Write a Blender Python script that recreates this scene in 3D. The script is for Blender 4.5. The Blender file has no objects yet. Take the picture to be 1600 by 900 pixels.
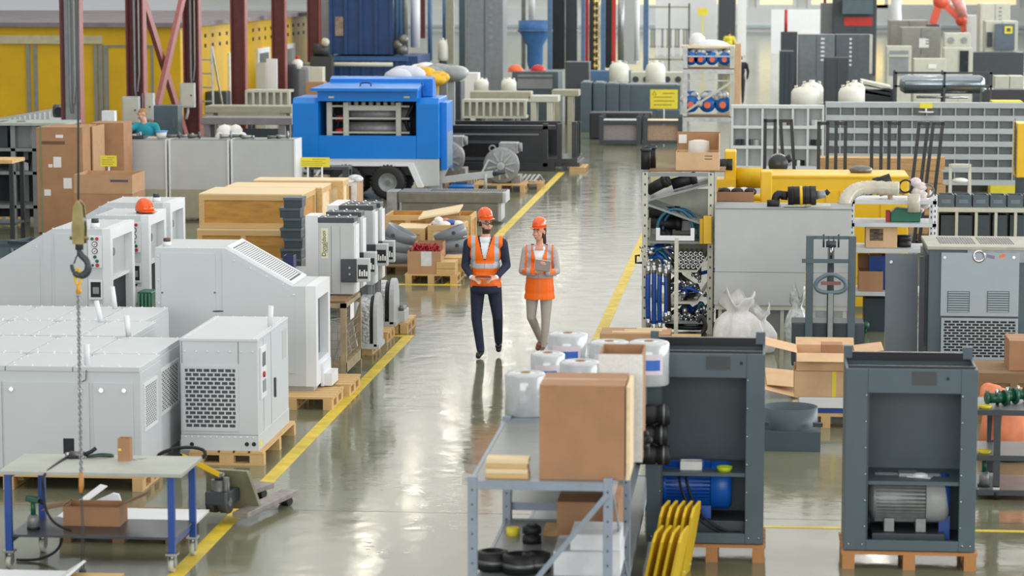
import bpy,bmesh,math,random
import numpy as np
from mathutils import Vector,Matrix,Euler
random.seed(7)
S=bpy.context.scene
COL=S.collection
PI=math.pi
# ------------------------------------------------------------------ camera
FPX=4200.0;CAMH=4.9
TH=math.atan(496/FPX);PS=math.atan(392*math.cos(TH)/FPX)
cd=bpy.data.cameras.new('camera');cam=bpy.data.objects.new('camera',cd);COL.objects.link(cam)
cam.location=(0,0,CAMH);cam.rotation_euler=(PI/2-TH,0,PS)
cd.sensor_width=36;cd.lens=36*FPX/1600;cd.clip_end=600;cd.clip_start=.5
cd.dof.use_dof=True;cd.dof.focus_distance=33.5;cd.dof.aperture_fstop=2.6
S.camera=cam
S.view_settings.view_transform='Standard';S.view_settings.look='None'
S.view_settings.gamma=1;S.view_settings.use_curve_mapping=False
S.view_settings.exposure=0.14
# ------------------------------------------------------------------ light
w=bpy.data.worlds.new('daylight');S.world=w;w.use_nodes=True
bg=w.node_tree.nodes['Background'];bg.inputs[0].default_value=(.95,.98,1,1);bg.inputs[1].default_value=.42
def area(name,loc,target,sx,sy,power,col=(1,1,1)):
 l=bpy.data.lights.new(name,'AREA');l.shape='RECTANGLE';l.size=sx;l.size_y=sy;l.energy=power;l.color=col
 o=bpy.data.objects.new(name,l);COL.objects.link(o);o.location=loc
 o.rotation_euler=(Vector(target)-Vector(loc)).to_track_quat('-Z','Y').to_euler()
 return o
area('window_band_light',(25,100,9),(-6,96,0),200,11,37000,(.96,.98,1))
area('roof_light',(-2,110,17),(-2,110,0),34,210,17000,(1,.96,.88))
area('camera_side_fill',(-2,-26,10),(-3,60,0),44,12,9500,(1,.99,.97))  # fill light added behind the camera to brighten front faces
# ------------------------------------------------------------------ pixel helpers (1600x900 photograph -> hall coordinates)
_c,_s=math.cos,math.sin
FW=Vector((-_s(PS)*_c(TH),_c(PS)*_c(TH),-_s(TH)));RT=Vector((_c(PS),_s(PS),0));UP=RT.cross(FW)
def ray(px,py):return FW+RT*((px-800)/FPX)+UP*((450-py)/FPX)
def G(px,py,z=0.0):
 d=ray(px,py);t=(z-CAMH)/d.z;return d.x*t,d.y*t
def W(px,py,Y):
 d=ray(px,py);t=Y/d.y;return d.x*t,CAMH+d.z*t
def RC(px0,px1,py0,py1,Y):
 "pixel rectangle on the upright plane at depth Y -> x0, x1, z0 (low), z1 (high)"
 xa,za=W(px0,(py0+py1)/2,Y);xb,zb=W(px1,(py0+py1)/2,Y);xm=(px0+px1)/2
 return xa,xb,W(xm,py1,Y)[1],W(xm,py0,Y)[1]
# ------------------------------------------------------------------ materials
def srgb(c):
 return tuple(((v/255)/12.92 if v/255<=.04045 else((v/255+.055)/1.055)**2.4)for v in c)
MATS={}
def mat(name,rgb,rough=.5,metal=0.,var=.06,scale=6.,bump=0.,stretch=None,spec=.5,trans=0.,coat=0.,emit=0.,alpha=1.,wave=None,col2=None,bscale=None):
 if name in MATS:return MATS[name]
 m=bpy.data.materials.new(name);m.use_nodes=True;nt=m.node_tree;N=nt.nodes;L=nt.links
 b=N['Principled BSDF'];b.inputs['Roughness'].default_value=rough;b.inputs['Metallic'].default_value=metal
 b.inputs['Specular IOR Level'].default_value=spec;b.inputs['Coat Weight'].default_value=coat
 b.inputs['Transmission Weight'].default_value=trans;b.inputs['Alpha'].default_value=alpha
 c=srgb(rgb)
 c2=srgb(col2)if col2 else tuple(max(0,v*(1-var*2.2))for v in c)
 c1=c if col2 else tuple(min(1,v*(1+var*.8))for v in c)
 tc=N.new('ShaderNodeTexCoord');mp=N.new('ShaderNodeMapping');L.new(tc.outputs['Object'],mp.inputs[0])
 if stretch:mp.inputs['Scale'].default_value=stretch
 nz=N.new('ShaderNodeTexNoise');nz.inputs['Scale'].default_value=scale;nz.inputs['Detail'].default_value=3
 L.new(mp.outputs[0],nz.inputs[0])
 rp=N.new('ShaderNodeValToRGB');rp.color_ramp.elements[0].position=.3;rp.color_ramp.elements[1].position=.7
 rp.color_ramp.elements[0].color=(*c2,1);rp.color_ramp.elements[1].color=(*c1,1)
 L.new(nz.outputs[0],rp.inputs[0]);L.new(rp.outputs[0],b.inputs['Base Color'])
 if bump:
  n2=nz
  if bscale:
   n2=N.new('ShaderNodeTexNoise');n2.inputs['Scale'].default_value=bscale;L.new(mp.outputs[0],n2.inputs[0])
  bp=N.new('ShaderNodeBump');bp.inputs['Strength'].default_value=bump;bp.inputs['Distance'].default_value=.02
  L.new(n2.outputs[0],bp.inputs['Height']);L.new(bp.outputs[0],b.inputs['Normal'])
 if emit:
  b.inputs['Emission Color'].default_value=(*c,1);b.inputs['Emission Strength'].default_value=emit
 MATS[name]=m;return m
WHITE=mat('white_enamel',(198,204,207),.42,var=.012,scale=2)
WHITE2=mat('bright_white_enamel',(226,229,231),.42,var=.012,scale=2)
LGREY=mat('light_grey_panel',(184,188,188),.45,var=.025,scale=3)
MGREY=mat('mid_grey_paint',(140,146,148),.5,var=.05)
DGREY=mat('slate_grey_paint',(76,93,101),.42,var=.05,scale=4)
DGREY2=mat('dark_slate_paint',(54,66,74),.45,var=.06,scale=4)
CHAR=mat('charcoal_paint',(58,64,70),.45,var=.05)
BLACK=mat('black_rubber',(24,25,27),.55,var=.1)
BLACKP=mat('black_paint',(28,32,38),.3,var=.08)
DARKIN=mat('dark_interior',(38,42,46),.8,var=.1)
BLUE=mat('bright_blue_paint',(0,120,210),.35,var=.03,scale=2,spec=.3)
BLUED=mat('royal_blue_paint',(26,70,150),.4,var=.05)
BLUEM=mat('navy_blue_machine',(28,66,118),.45,var=.12,scale=3)
BLUEG=mat('steel_blue_post',(78,112,150),.4,var=.08)
RACKB=mat('blue_grey_rack_steel',(140,152,166),.4,metal=.2,var=.05)
STEEL=mat('galvanised_steel',(168,172,172),.38,metal=.75,var=.1,scale=9)
STEELD=mat('dull_steel',(120,122,120),.45,metal=.7,var=.12,scale=7)
CHROME=mat('polished_steel',(200,202,205),.18,metal=1,var=.05)
CAST=mat('cast_aluminium',(150,153,153),.5,metal=.35,var=.08,scale=12)
BEIGE=mat('beige_enamel',(196,196,182),.5,var=.03)
BEIGED=mat('khaki_enamel',(160,158,138),.5,var=.05)
YEL=mat('machine_yellow',(236,190,24),.4,var=.03,scale=3)
YELD=mat('cabin_yellow',(214,172,0),.55,var=.06,scale=1.2)
YELS=mat('sign_yellow',(232,216,60),.6,var=.03)
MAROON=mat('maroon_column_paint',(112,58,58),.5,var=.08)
MAROONL=mat('maroon_brace_lit_flange',(150,84,80),.5,var=.08)
RED=mat('red_paint',(190,44,40),.45,var=.06)
GREEN=mat('green_paint',(20,92,66),.4,var=.06)
CARD=mat('corrugated_cardboard',(186,148,112),.85,var=.045,scale=5)
CARDD=mat('brown_cardboard',(172,130,96),.85,var=.05,scale=5)
CARDL=mat('pale_cardboard',(214,178,138),.85,var=.05,scale=5)
TAPE=mat('packing_tape',(168,128,84),.3,var=.04)
PAPER=mat('white_paper',(232,232,228),.7,var=.02)
WOOD=mat('pine_board',(214,178,122),.7,var=.09,scale=5,stretch=(1,1,7))
WOODX=mat('pine_board_x',(206,166,112),.7,var=.12,scale=6,stretch=(.5,8,8))
WOODO=mat('ochre_plywood',(198,146,70),.7,var=.12,scale=3,stretch=(1,4,5))
WOODP=mat('pale_plywood',(236,214,172),.7,var=.06,scale=3,stretch=(1,5,5))
WOODD=mat('weathered_wood',(142,112,80),.8,var=.15,scale=6,stretch=(.7,6,6))
FILM=mat('stretch_film',(222,226,228),.18,var=.05,scale=14,bump=.35,coat=.5)
FILMG=mat('crumpled_clear_film',(206,210,210),.22,var=.16,scale=16,bump=.8,coat=.3)
HOSE=mat('blue_hydraulic_hose',(16,74,160),.38,var=.06)
HOSET=mat('teal_hose',(20,96,126),.38,var=.06)
SCREEN=mat('dark_display',(36,42,46),.2,var=.04)
BROWN=mat('chipboard',(178,150,126),.8,var=.08,scale=24)
CREAM=mat('cream_plastic_tank',(224,224,212),.45,var=.02)
ORANGE=mat('hard_hat_orange',(244,92,20),.22,var=.02,coat=.6)
COPPER=mat('copper_pipe',(200,120,84),.25,metal=.9,var=.08)
GLASSY=mat('clear_plastic_duct',(222,216,196),.25,var=.08,scale=10,trans=.25)
DUST=mat('worn_bench_top',(176,180,170),.55,var=.06,scale=4)
# ------------------------------------------------------------------ mesh builder
class MB:
 def __init__(s):s.v=[];s.f=[];s.mi=[];s.M=None;s.m=0;s.sm=[]
 def add(s,vs,fs,smooth=False):
  o=len(s.v)
  for p in vs:
   p=Vector(p)
   if s.M is not None:p=s.M@p
   s.v.append(p)
  for f in fs:s.f.append([i+o for i in f]);s.mi.append(s.m);s.sm.append(smooth)
  return s
 def box(s,x0,x1,y0,y1,z0,z1):
  if x0>x1:x0,x1=x1,x0
  if y0>y1:y0,y1=y1,y0
  if z0>z1:z0,z1=z1,z0
  return s.add([(x0,y0,z0),(x1,y0,z0),(x1,y1,z0),(x0,y1,z0),(x0,y0,z1),(x1,y0,z1),(x1,y1,z1),(x0,y1,z1)],[(0,3,2,1),(4,5,6,7),(0,1,5,4),(1,2,6,5),(2,3,7,6),(3,0,4,7)])
 def cbox(s,c,d,rot=None):
  h=Vector(d)/2;R=Euler(rot).to_matrix()if rot else Matrix.Identity(3);c=Vector(c);vs=[]
  for sz in(-1,1):
   for sx,sy in((-1,-1),(1,-1),(1,1),(-1,1)):vs.append(c+R@Vector((sx*h.x,sy*h.y,sz*h.z)))
  return s.add(vs,[(0,3,2,1),(4,5,6,7),(0,1,5,4),(1,2,6,5),(2,3,7,6),(3,0,4,7)])
 def bar(s,p0,p1,w,h=None,up=(0,0,1)):
  "rectangular bar from p0 to p1"
  h=h or w;p0=Vector(p0);p1=Vector(p1);d=(p1-p0).normalized();u=Vector(up)
  if abs(d.dot(u))>.99:u=Vector((1,0,0))
  r=d.cross(u).normalized();u=r.cross(d)
  vs=[p+r*(a*w/2)+u*(b*h/2)for p in(p0,p1)for a,b in((-1,-1),(1,-1),(1,1),(-1,1))]
  return s.add(vs,[(0,1,2,3),(7,6,5,4),(0,4,5,1),(1,5,6,2),(2,6,7,3),(3,7,4,0)])
 def cyl(s,p0,p1,r,r2=None,n=16,cap=True,smooth=True):
  r2=r if r2 is None else r2;p0=Vector(p0);p1=Vector(p1);d=(p1-p0).normalized()
  u=Vector((0,0,1))if abs(d.z)<.9 else Vector((1,0,0));a=d.cross(u).normalized();b=d.cross(a)
  vs=[]
  for p,q in((p0,r),(p1,r2)):
   for i in range(n):t=2*PI*i/n;vs.append(p+a*(q*math.cos(t))+b*(q*math.sin(t)))
  s.add(vs,[(i,(i+1)%n,n+(i+1)%n,n+i)for i in range(n)],smooth)
  if cap:s.add(vs[:n],[tuple(reversed(range(n)))]);s.add(vs[n:],[tuple(range(n))])
  return s
 def tube(s,pts,r,n=8,closed=False,cap=True):
  P=[Vector(p)for p in pts];k=len(P);vs=[];a=None
  for i,p in enumerate(P):
   if closed:d=(P[(i+1)%k]-P[i-1]).normalized()
   else:d=(P[min(i+1,k-1)]-P[max(i-1,0)]).normalized()
   if a is None:
    u=Vector((0,0,1))if abs(d.z)<.9 else Vector((1,0,0));a=d.cross(u).normalized()
   a=(a-d*a.dot(d)).normalized();b=d.cross(a);q=r[i]if isinstance(r,(list,tuple))else r
   for j in range(n):t=2*PI*j/n;vs.append(p+a*(q*math.cos(t))+b*(q*math.sin(t)))
  fs=[]
  for i in range(k if closed else k-1):
   i2=(i+1)%k
   for j in range(n):j2=(j+1)%n;fs.append((i*n+j,i*n+j2,i2*n+j2,i2*n+j))
  s.add(vs,fs,True)
  if cap and not closed:s.add(vs[:n],[tuple(range(n))]);s.add(vs[-n:],[tuple(reversed(range(n)))])
  return s
 def lathe(s,prof,c=(0,0,0),n=24,axis='z',smooth=True,arc=2*PI):
  "prof: list of (r, h)"
  c=Vector(c);vs=[];k=len(prof);full=arc>6.28
  nn=n if full else n+1
  for r,h in prof:
   for i in range(nn):
    t=arc*i/n;x,y=r*math.cos(t),r*math.sin(t)
    vs.append(c+(Vector((x,y,h))if axis=='z' else Vector((h,x,y))if axis=='x' else Vector((x,h,-y))))
  fs=[]
  for i in range(k-1):
   for j in range(n):
    j2=(j+1)%n if full else j+1
    fs.append((i*nn+j,i*nn+j2,(i+1)*nn+j2,(i+1)*nn+j))
  return s.add(vs,fs,smooth)
 def prism(s,poly,a0,a1,axis='y'):
  "poly: 2d points; axis y: (x,z) ; axis x: (y,z) ; axis z: (x,y)"
  f={'y':lambda p,a:(p[0],a,p[1]),'x':lambda p,a:(a,p[0],p[1]),'z':lambda p,a:(p[0],p[1],a)}[axis]
  n=len(poly);vs=[f(p,a0)for p in poly]+[f(p,a1)for p in poly]
  return s.add(vs,[tuple(range(n)),tuple(reversed(range(n,2*n)))]+[(i,n+i,n+(i+1)%n,(i+1)%n)for i in range(n)])
 def quad(s,*p):return s.add(p,[tuple(range(len(p)))])
 def ball(s,c,r,n=12,m=8,z0=-1.,z1=1.):
  r=Vector((r,r,r))if not hasattr(r,'__len__')else Vector(r);c=Vector(c);vs=[];fs=[]
  for i in range(m+1):
   h=z0+(z1-z0)*i/m if(z0,z1)!=(-1.,1.)else-math.cos(PI*i/m)
   q=math.sqrt(max(0,1-h*h))
   for j in range(n):t=2*PI*j/n;vs.append(c+Vector((r.x*q*math.cos(t),r.y*q*math.sin(t),r.z*h)))
  for i in range(m):
   for j in range(n):j2=(j+1)%n;fs.append((i*n+j,i*n+j2,(i+1)*n+j2,(i+1)*n+j))
  return s.add(vs,fs,True)
 def shell(s,x0,x1,y0,y1,z0,z1,t,top=False,bottom=True):
  "open-topped box of wall thickness t"
  s.box(x0,x1,y0,y0+t,z0,z1).box(x0,x1,y1-t,y1,z0,z1).box(x0,x0+t,y0+t,y1-t,z0,z1).box(x1-t,x1,y0+t,y1-t,z0,z1)
  if bottom:s.box(x0+t,x1-t,y0+t,y1-t,z0,z0+t)
  if top:s.box(x0+t,x1-t,y0+t,y1-t,z1-t,z1)
  return s
 def frame(s,x0,x1,z0,z1,y0,y1,t,tz=None):
  "rectangular frame in the xz plane"
  tz=tz or t
  return s.box(x0,x0+t,y0,y1,z0,z1).box(x1-t,x1,y0,y1,z0,z1).box(x0+t,x1-t,y0,y1,z0,z0+tz).box(x0+t,x1-t,y0,y1,z1-tz,z1)
 def slots(s,x0,x1,z0,z1,y0,y1,rows,cols,bh=.4,bw=.3):
  "perforated sheet: staggered slots left open between thin bars (xz plane)"
  dz=(z1-z0)/rows;dx=(x1-x0)/cols
  for i in range(rows+1):s.box(x0,x1,y0,y1,z0+i*dz-dz*bh/2,z0+i*dz+dz*bh/2)
  for i in range(rows):
   off=dx/2 if i%2 else 0
   for j in range(cols+1):
    x=x0+j*dx+off
    if x>x1+1e-4:continue
    s.box(max(x0,x-dx*bw/2),min(x1,x+dx*bw/2),y0,y1,z0+i*dz+dz*bh/2,z0+(i+1)*dz-dz*bh/2)
  return s
 def mesh(s,name,mats,off=None,bev=0,seg=2):
  me=bpy.data.meshes.new(name)
  vs=[p-off for p in s.v]if off is not None else s.v
  me.from_pydata([tuple(p)for p in vs],[],s.f)
  for m in(mats if isinstance(mats,(list,tuple))else[mats]):me.materials.append(m)
  for p,k,sm in zip(me.polygons,s.mi,s.sm):p.material_index=k;p.use_smooth=sm
  bm=bmesh.new();bm.from_mesh(me)
  bmesh.ops.remove_doubles(bm,verts=bm.verts,dist=1e-5)
  bmesh.ops.recalc_face_normals(bm,faces=bm.faces)
  if bev:
   es=[e for e in bm.edges if len(e.link_faces)==2 and e.calc_face_angle(0)>.6]
   bmesh.ops.bevel(bm,geom=es,offset=bev,segments=seg,affect='EDGES',profile=.6,clamp_overlap=True)
  bm.to_mesh(me);bm.free();me.update()
  return me
ROOTLOC={}
def thing(name,label,cat,loc=(0,0,0),rz=0,group=None):
 o=bpy.data.objects.new(name,None);COL.objects.link(o);o.empty_display_size=.1
 o.location=loc;o.rotation_euler=(0,0,rz);o['label']=label;o['category']=cat
 if group:o['group']=group
 return o
def part(parent,name,mb,m,world=True,bev=0,label=None,stuff=False,seg=2):
 "a mesh part; mb in hall coordinates unless world=False (then local to the thing)"
 off=None
 if world and parent is not None:
  off=Vector((0,0,0));q=parent
  while q is not None:off=off+q.location;q=q.parent
 me=mb.mesh(name,m,off,bev,seg)
 o=bpy.data.objects.new(name,me);COL.objects.link(o)
 if parent is not None:o.parent=parent
 if label:o['label']=label
 if stuff:o['kind']='stuff'
 return o
def single(name,label,cat,mb,m,loc=(0,0,0),group=None,bev=0,rz=0,stuff=False,world=True):
 me=mb.mesh(name,m,Vector(loc)if world else None,bev)
 o=bpy.data.objects.new(name,me);COL.objects.link(o);o.location=loc;o.rotation_euler=(0,0,rz)
 o['label']=label;o['category']=cat
 if group:o['group']=group
 if stuff:o['kind']='stuff'
 return o
def struct(name,mb,m,parent=None,bev=0):
 o=bpy.data.objects.new(name,mb.mesh(name,m,None,bev));COL.objects.link(o)
 if parent is None:o['kind']='structure'
 else:o.parent=parent
 return o
def dup(root,loc=None,rz=None,label=None,group=None):
 def cp(o,par):
  c=o.copy();COL.objects.link(c);c.parent=par
  for ch in o.children:cp(ch,c)
  return c
 r=cp(root,None)
 if loc is not None:r.location=loc
 if rz is not None:r.rotation_euler=(0,0,rz)
 if label:r['label']=label
 if group:r['group']=group
 return r
def copypart(o,parent,loc,rot=(0,0,0),scale=(1,1,1)):
 c=o.copy();COL.objects.link(c);c.parent=parent;c.location=loc;c.rotation_euler=rot;c.scale=scale;return c
def unitmesh(name,m,bev=0):
 return MB().box(-.5,.5,-.5,.5,-.5,.5).mesh(name,m,None,bev)
def meshpart(name,me,parent,loc,rot=(0,0,0),scale=(1,1,1)):
 o=bpy.data.objects.new(name,me);COL.objects.link(o);o.parent=parent;o.location=loc;o.rotation_euler=rot;o.scale=scale
 return o
_UM={}
def plank(name,m,parent,x0,x1,y0,y1,z0,z1,world=True,rot=(0,0,0)):
 "a board sharing one unit mesh per material"
 if m.name not in _UM:_UM[m.name]=unitmesh('board_'+m.name,m)
 c=Vector(((x0+x1)/2,(y0+y1)/2,(z0+z1)/2))
 if world:c=c-parent.location
 return meshpart(name,_UM[m.name],parent,c,rot,(abs(x1-x0),abs(y1-y0),abs(z1-z0)))
def text(parent,name,s,loc,size,m,rot=(PI/2,0,0),align='CENTER',ext=.0005,sx=1.):
 cu=bpy.data.curves.new(name,'FONT');cu.body=s;cu.size=size;cu.align_x=align;cu.align_y='CENTER';cu.extrude=ext;cu.resolution_u=3
 tmp=bpy.data.objects.new('lettering_source',cu);COL.objects.link(tmp)
 dg=bpy.context.evaluated_depsgraph_get();me=bpy.data.meshes.new_from_object(tmp.evaluated_get(dg));me.name=name
 bpy.data.objects.remove(tmp);bpy.data.curves.remove(cu)
 me.materials.clear();me.materials.append(m);o=bpy.data.objects.new(name,me);COL.objects.link(o);o.location=loc;o.rotation_euler=rot;o.parent=parent
 o.scale.x=sx;o['kind']='stuff'
 return o
# ------------------------------------------------------------------ repeated builders
def pallet(label,x0,x1,y0,y1,z0=0,h=.144,m=None,along='x',nb=5,rz=0,group=None,name='wooden_pallet'):
 "deck boards run along `along`; every board and block a part"
 m=m or WOODX
 cx,cy=(x0+x1)/2,(y0+y1)/2
 t=thing(name,label,'pallet',(cx,cy,z0),rz,group)
 w,d=x1-x0,y1-y0
 if along=='x':U,V,f=w,d,lambda u0,u1,v0,v1,a,b,n:plank(n,m,t,u0,u1,v0,v1,a,b,False)
 else:U,V,f=d,w,lambda u0,u1,v0,v1,a,b,n:plank(n,m,t,v0,v1,u0,u1,a,b,False)
 bt=.022*h/.144;bl=h-3*bt
 gap=V/nb
 for i in range(nb):
  c=-V/2+gap*(i+.5);f(-U/2,U/2,c-gap*.42,c+gap*.42,h-bt,h,'deck_board')
 for u in(-U/2+.06,0,U/2-.06):
  f(u-.05,u+.05,-V/2+.002,V/2-.002,h-2*bt,h-bt,'stringer_board')
  f(u-.05,u+.05,-V/2+.002,V/2-.002,0,bt,'bottom_board')
  for v in(-V/2+.075,0,V/2-.075):f(u-.05,u+.05,v-.073,v+.073,bt,bt+bl,'block')
 return t
def carton(label,x0,x1,y0,y1,z0,z1,m=None,tape=True,open_=False,flaps=(),rz=0,group=None,labels=(),name='cardboard_box',tapem=None):
 m=m or CARD;cx,cy=(x0+x1)/2,(y0+y1)/2;w,d,h=x1-x0,y1-y0,z1-z0
 t=thing(name,label,'box',(cx,cy,z0),rz,group)
 a,b=w/2,d/2
 if open_:
  part(t,'body',MB().shell(-a,a,-b,b,0,h,.008),m,False)
  for side,L_,ang in flaps:
   q=MB();tt=.008;dx=math.sin(ang)*L_;dz=math.cos(ang)*L_
   if side=='f':q.add([(-a,-b,h),(a,-b,h),(a,-b-dx,h+dz),(-a,-b-dx,h+dz),(-a,-b+tt,h),(a,-b+tt,h),(a,-b-dx+tt,h+dz+tt/2),(-a,-b-dx+tt,h+dz+tt/2)],[(0,1,2,3),(7,6,5,4),(0,4,5,1),(1,5,6,2),(2,6,7,3),(3,7,4,0)])
   if side=='b':q.add([(-a,b,h),(a,b,h),(a,b+dx,h+dz),(-a,b+dx,h+dz),(-a,b-tt,h),(a,b-tt,h),(a,b+dx-tt,h+dz+tt/2),(-a,b+dx-tt,h+dz+tt/2)],[(0,1,2,3),(7,6,5,4),(0,4,5,1),(1,5,6,2),(2,6,7,3),(3,7,4,0)])
   if side=='l':q.add([(-a,-b,h),(-a,b,h),(-a-dx,b,h+dz),(-a-dx,-b,h+dz),(-a+tt,-b,h),(-a+tt,b,h),(-a-dx+tt,b,h+dz+tt/2),(-a-dx+tt,-b,h+dz+tt/2)],[(0,1,2,3),(7,6,5,4),(0,4,5,1),(1,5,6,2),(2,6,7,3),(3,7,4,0)])
   if side=='r':q.add([(a,-b,h),(a,b,h),(a+dx,b,h+dz),(a+dx,-b,h+dz),(a-tt,-b,h),(a-tt,b,h),(a+dx-tt,b,h+dz+tt/2),(a+dx-tt,-b,h+dz+tt/2)],[(0,1,2,3),(7,6,5,4),(0,4,5,1),(1,5,6,2),(2,6,7,3),(3,7,4,0)])
   part(t,'flap',q,m,False)
 else:
  part(t,'body',MB().box(-a,a,-b,b,0,h-.006),m,False,bev=.004)
  part(t,'lid_flap',MB().box(-a,a,-b,-.002,h-.006,h),m,False);part(t,'lid_flap',MB().box(-a,a,.002,b,h-.006,h),m,False)
  if tape:part(t,'tape',MB().box(-a-.001,a+.001,-.03,.03,h,h+.001).box(-a-.001,-a,-.03,.03,h-.08,h).box(a,a+.001,-.03,.03,h-.08,h),tapem or TAPE,False)
 for u0,u1,v0,v1,mm in labels:
  part(t,'paper_label',MB().box(-a+u0*w,-a+u1*w,-b-.002,-b,v0*h,v1*h),mm,False)
 return t
def crate(label,x0,x1,y0,y1,z0,z1,m=None,top=None,batten=None,lid=True,name='wooden_crate',nside=3,rz=0,group=None):
 m=m or WOODO;top=top or WOODP;batten=batten or WOOD;cx,cy=(x0+x1)/2,(y0+y1)/2;w,d,h=x1-x0,y1-y0,z1-z0
 t=thing(name,label,'crate',(cx,cy,z0),rz,group);a,b=w/2,d/2;e=.02
 q=MB().shell(-a+e,a-e,-b+e,b-e,.0,h-e,.015);part(t,'plywood_shell',q,m,False)
 P=lambda n,mm,*c:plank(n,mm,t,*c,False)
 for sy in(-b,b-e):
  P('rail',batten,-a,a,sy,sy+e,0,.09);P('rail',batten,-a,a,sy,sy+e,h-.09-e,h-e)
  for i in range(nside):
   u=-a+.045+(w-.09)*i/(nside-1);P('batten',batten,u-.045,u+.045,sy,sy+e,.09,h-.09-e)
 for sx in(-a,a-e):
  P('rail',batten,sx,sx+e,-b+e,b-e,0,.09);P('rail',batten,sx,sx+e,-b+e,b-e,h-.09-e,h-e)
  for v in(-b+.065,b-.065):P('batten',batten,sx,sx+e,v-.045,v+.045,.09,h-.09-e)
 if lid:
  n=max(2,round(d/.28))
  for i in range(n):P('lid_board',top,-a,a,-b+d*i/n+.002,-b+d*(i+1)/n-.002,h-e,h)
 return t
# ================================================================== SETTING
def floor_mat():
 m=bpy.data.materials.new('polished_concrete');m.use_nodes=True;nt=m.node_tree;N=nt.nodes;L=nt.links
 b=N['Principled BSDF'];tc=N.new('ShaderNodeTexCoord');geo=N.new('ShaderNodeNewGeometry')
 def noise(sc,det,scale_xyz):
  mp=N.new('ShaderNodeMapping');mp.inputs['Scale'].default_value=scale_xyz;L.new(geo.outputs['Position'],mp.inputs[0])
  n=N.new('ShaderNodeTexNoise');n.inputs['Scale'].default_value=sc;n.inputs['Detail'].default_value=det;L.new(mp.outputs[0],n.inputs[0]);return n
 n1=noise(.55,4,(1,.5,1));r1=N.new('ShaderNodeValToRGB')
 r1.color_ramp.elements[0].position=.32;r1.color_ramp.elements[0].color=(*srgb((108,110,88)),1)
 r1.color_ramp.elements[1].position=.7;r1.color_ramp.elements[1].color=(*srgb((130,131,108)),1)
 L.new(n1.outputs[0],r1.inputs[0]);L.new(r1.outputs[0],b.inputs['Base Color'])
 n2=noise(3.2,3,(1,.9,1));bp=N.new('ShaderNodeBump');bp.inputs['Strength'].default_value=.3;bp.inputs['Distance'].default_value=.012
 L.new(n2.outputs[0],bp.inputs['Height']);L.new(bp.outputs[0],b.inputs['Normal'])
 n3=noise(2.5,4,(1,1,1));mr=N.new('ShaderNodeMapRange');mr.inputs[1].default_value=.3;mr.inputs[2].default_value=.7
 mr.inputs[3].default_value=.07;mr.inputs[4].default_value=.15;L.new(n3.outputs[0],mr.inputs[0]);L.new(mr.outputs[0],b.inputs['Roughness'])
 b.inputs['Specular IOR Level'].default_value=.42
 return m
FLOOR=floor_mat()
floor=struct('floor',MB().box(-46,30,8,222,-.3,-.02),mat('joint_filler',(88,88,80),.8))
def slab(x0,x1,y0,y1,me={}):
 k=(round(x1-x0,3),round(y1-y0,3))
 if k not in me:me[k]=MB().box(-k[0]/2,k[0]/2,-k[1]/2,k[1]/2,-.12,0).mesh('floor_slab',FLOOR)
 o=meshpart('floor_slab',me[k],floor,((x0+x1)/2,(y0+y1)/2,0));return o
JY=[29.83+5.94*k for k in range(-3,33)]
JX=[-46,-10.4,12,30]
for a,b in zip(JY[:-1],JY[1:]):
 for c,d in zip(JX[:-1],JX[1:]):slab(c+.005,d-.005,a+.006,b-.006)
LINE=mat('floor_line_paint',(222,194,44),.5,var=.12,scale=5)
def fline(x0,x1,y0,y1):struct('floor_marking',MB().box(x0,x1,y0,y1,.0,.003),LINE,floor)
fline(-4.78,-4.64,14,35.6);fline(-5.4,-4.64,35.6,35.74);fline(-6.1,-4.66,41.55,41.7);fline(-4.93,-4.77,41.7,65.4)
fline(-2.22,-2.07,33.0,54);fline(-.6,6,23.5,23.58)
wallb=struct('wall_back',MB().box(-46,30,218,219,0,1.9),mat('white_wall',(224,228,228),.6,var=.02))
struct('wall_ledge',MB().box(-46,30,217.8,218,.3,.55),mat('pale_blue_ledge',(188,204,206),.5),wallb)
for k,x in enumerate((-14.5,-7.5,-.5,3.6,8.5,14)):
 fr=MB().frame(x,x+(6.4 if k!=2 else 3.2),1.9,5,218,218.2,.3);wn=struct('window_%d'%(k+1),fr,mat('white_window_frame',(232,236,236),.5))
 struct('pane',MB().box(x+.3,x+(6.1 if k!=2 else 2.9),218.08,218.12,2.2,4.7),mat('bright_window_pane',(226,214,170),.2,emit=.8,var=.1,scale=.3),wn)
struct('wall_upper',MB().box(-46,30,218.3,219,1.9,16),mat('pale_wall',(214,216,210),.7,var=.02))
def column(Y,label,web=None,name='column',conduit=True,box=None):
 X=-14.5
 t=thing('steel_column',label,'column',(X,Y,0))
 part(t,'flange',MB().box(-.21,-.18,-.17,.17,0,7),MAROON,False);part(t,'flange',MB().box(.18,.21,-.17,.17,0,7),MAROONL,False)  # right flange in lighter maroon: the side light is put into its colour
 part(t,'web',MB().box(-.18,.18,.1,.13,0,7),web or MAROON,False)
 part(t,'base_plate',MB().box(-.32,.32,-.3,.3,0,.03),MAROON,False)
 if conduit:
  part(t,'conduit',MB().tube([(-.04,-.02,7),(-.04,-.02,2.2),(.0,-.05,1.9)],.03),MGREY,False)
  part(t,'conduit',MB().tube([(.07,-.02,7),(.07,-.02,2.5),(.03,-.05,2.1)],.022),LGREY,False)
 return t
column(55.8,'maroon steel column with a pale grey face and black cables',web=mat('pale_grey_web',(176,190,194),.5))
column(61.7,'maroon column with conduits running down into two grey switch boxes')
column(67.9,'maroon column right of the diagonal braces with one switch box')
column(74.1,'maroon column standing in front of the yellow cabin side',conduit=False)
column(80.4,'maroon column behind the white bench end panels',conduit=False)
column(86.8,'maroon column nearest the white corrugated sheet',conduit=False)
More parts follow.
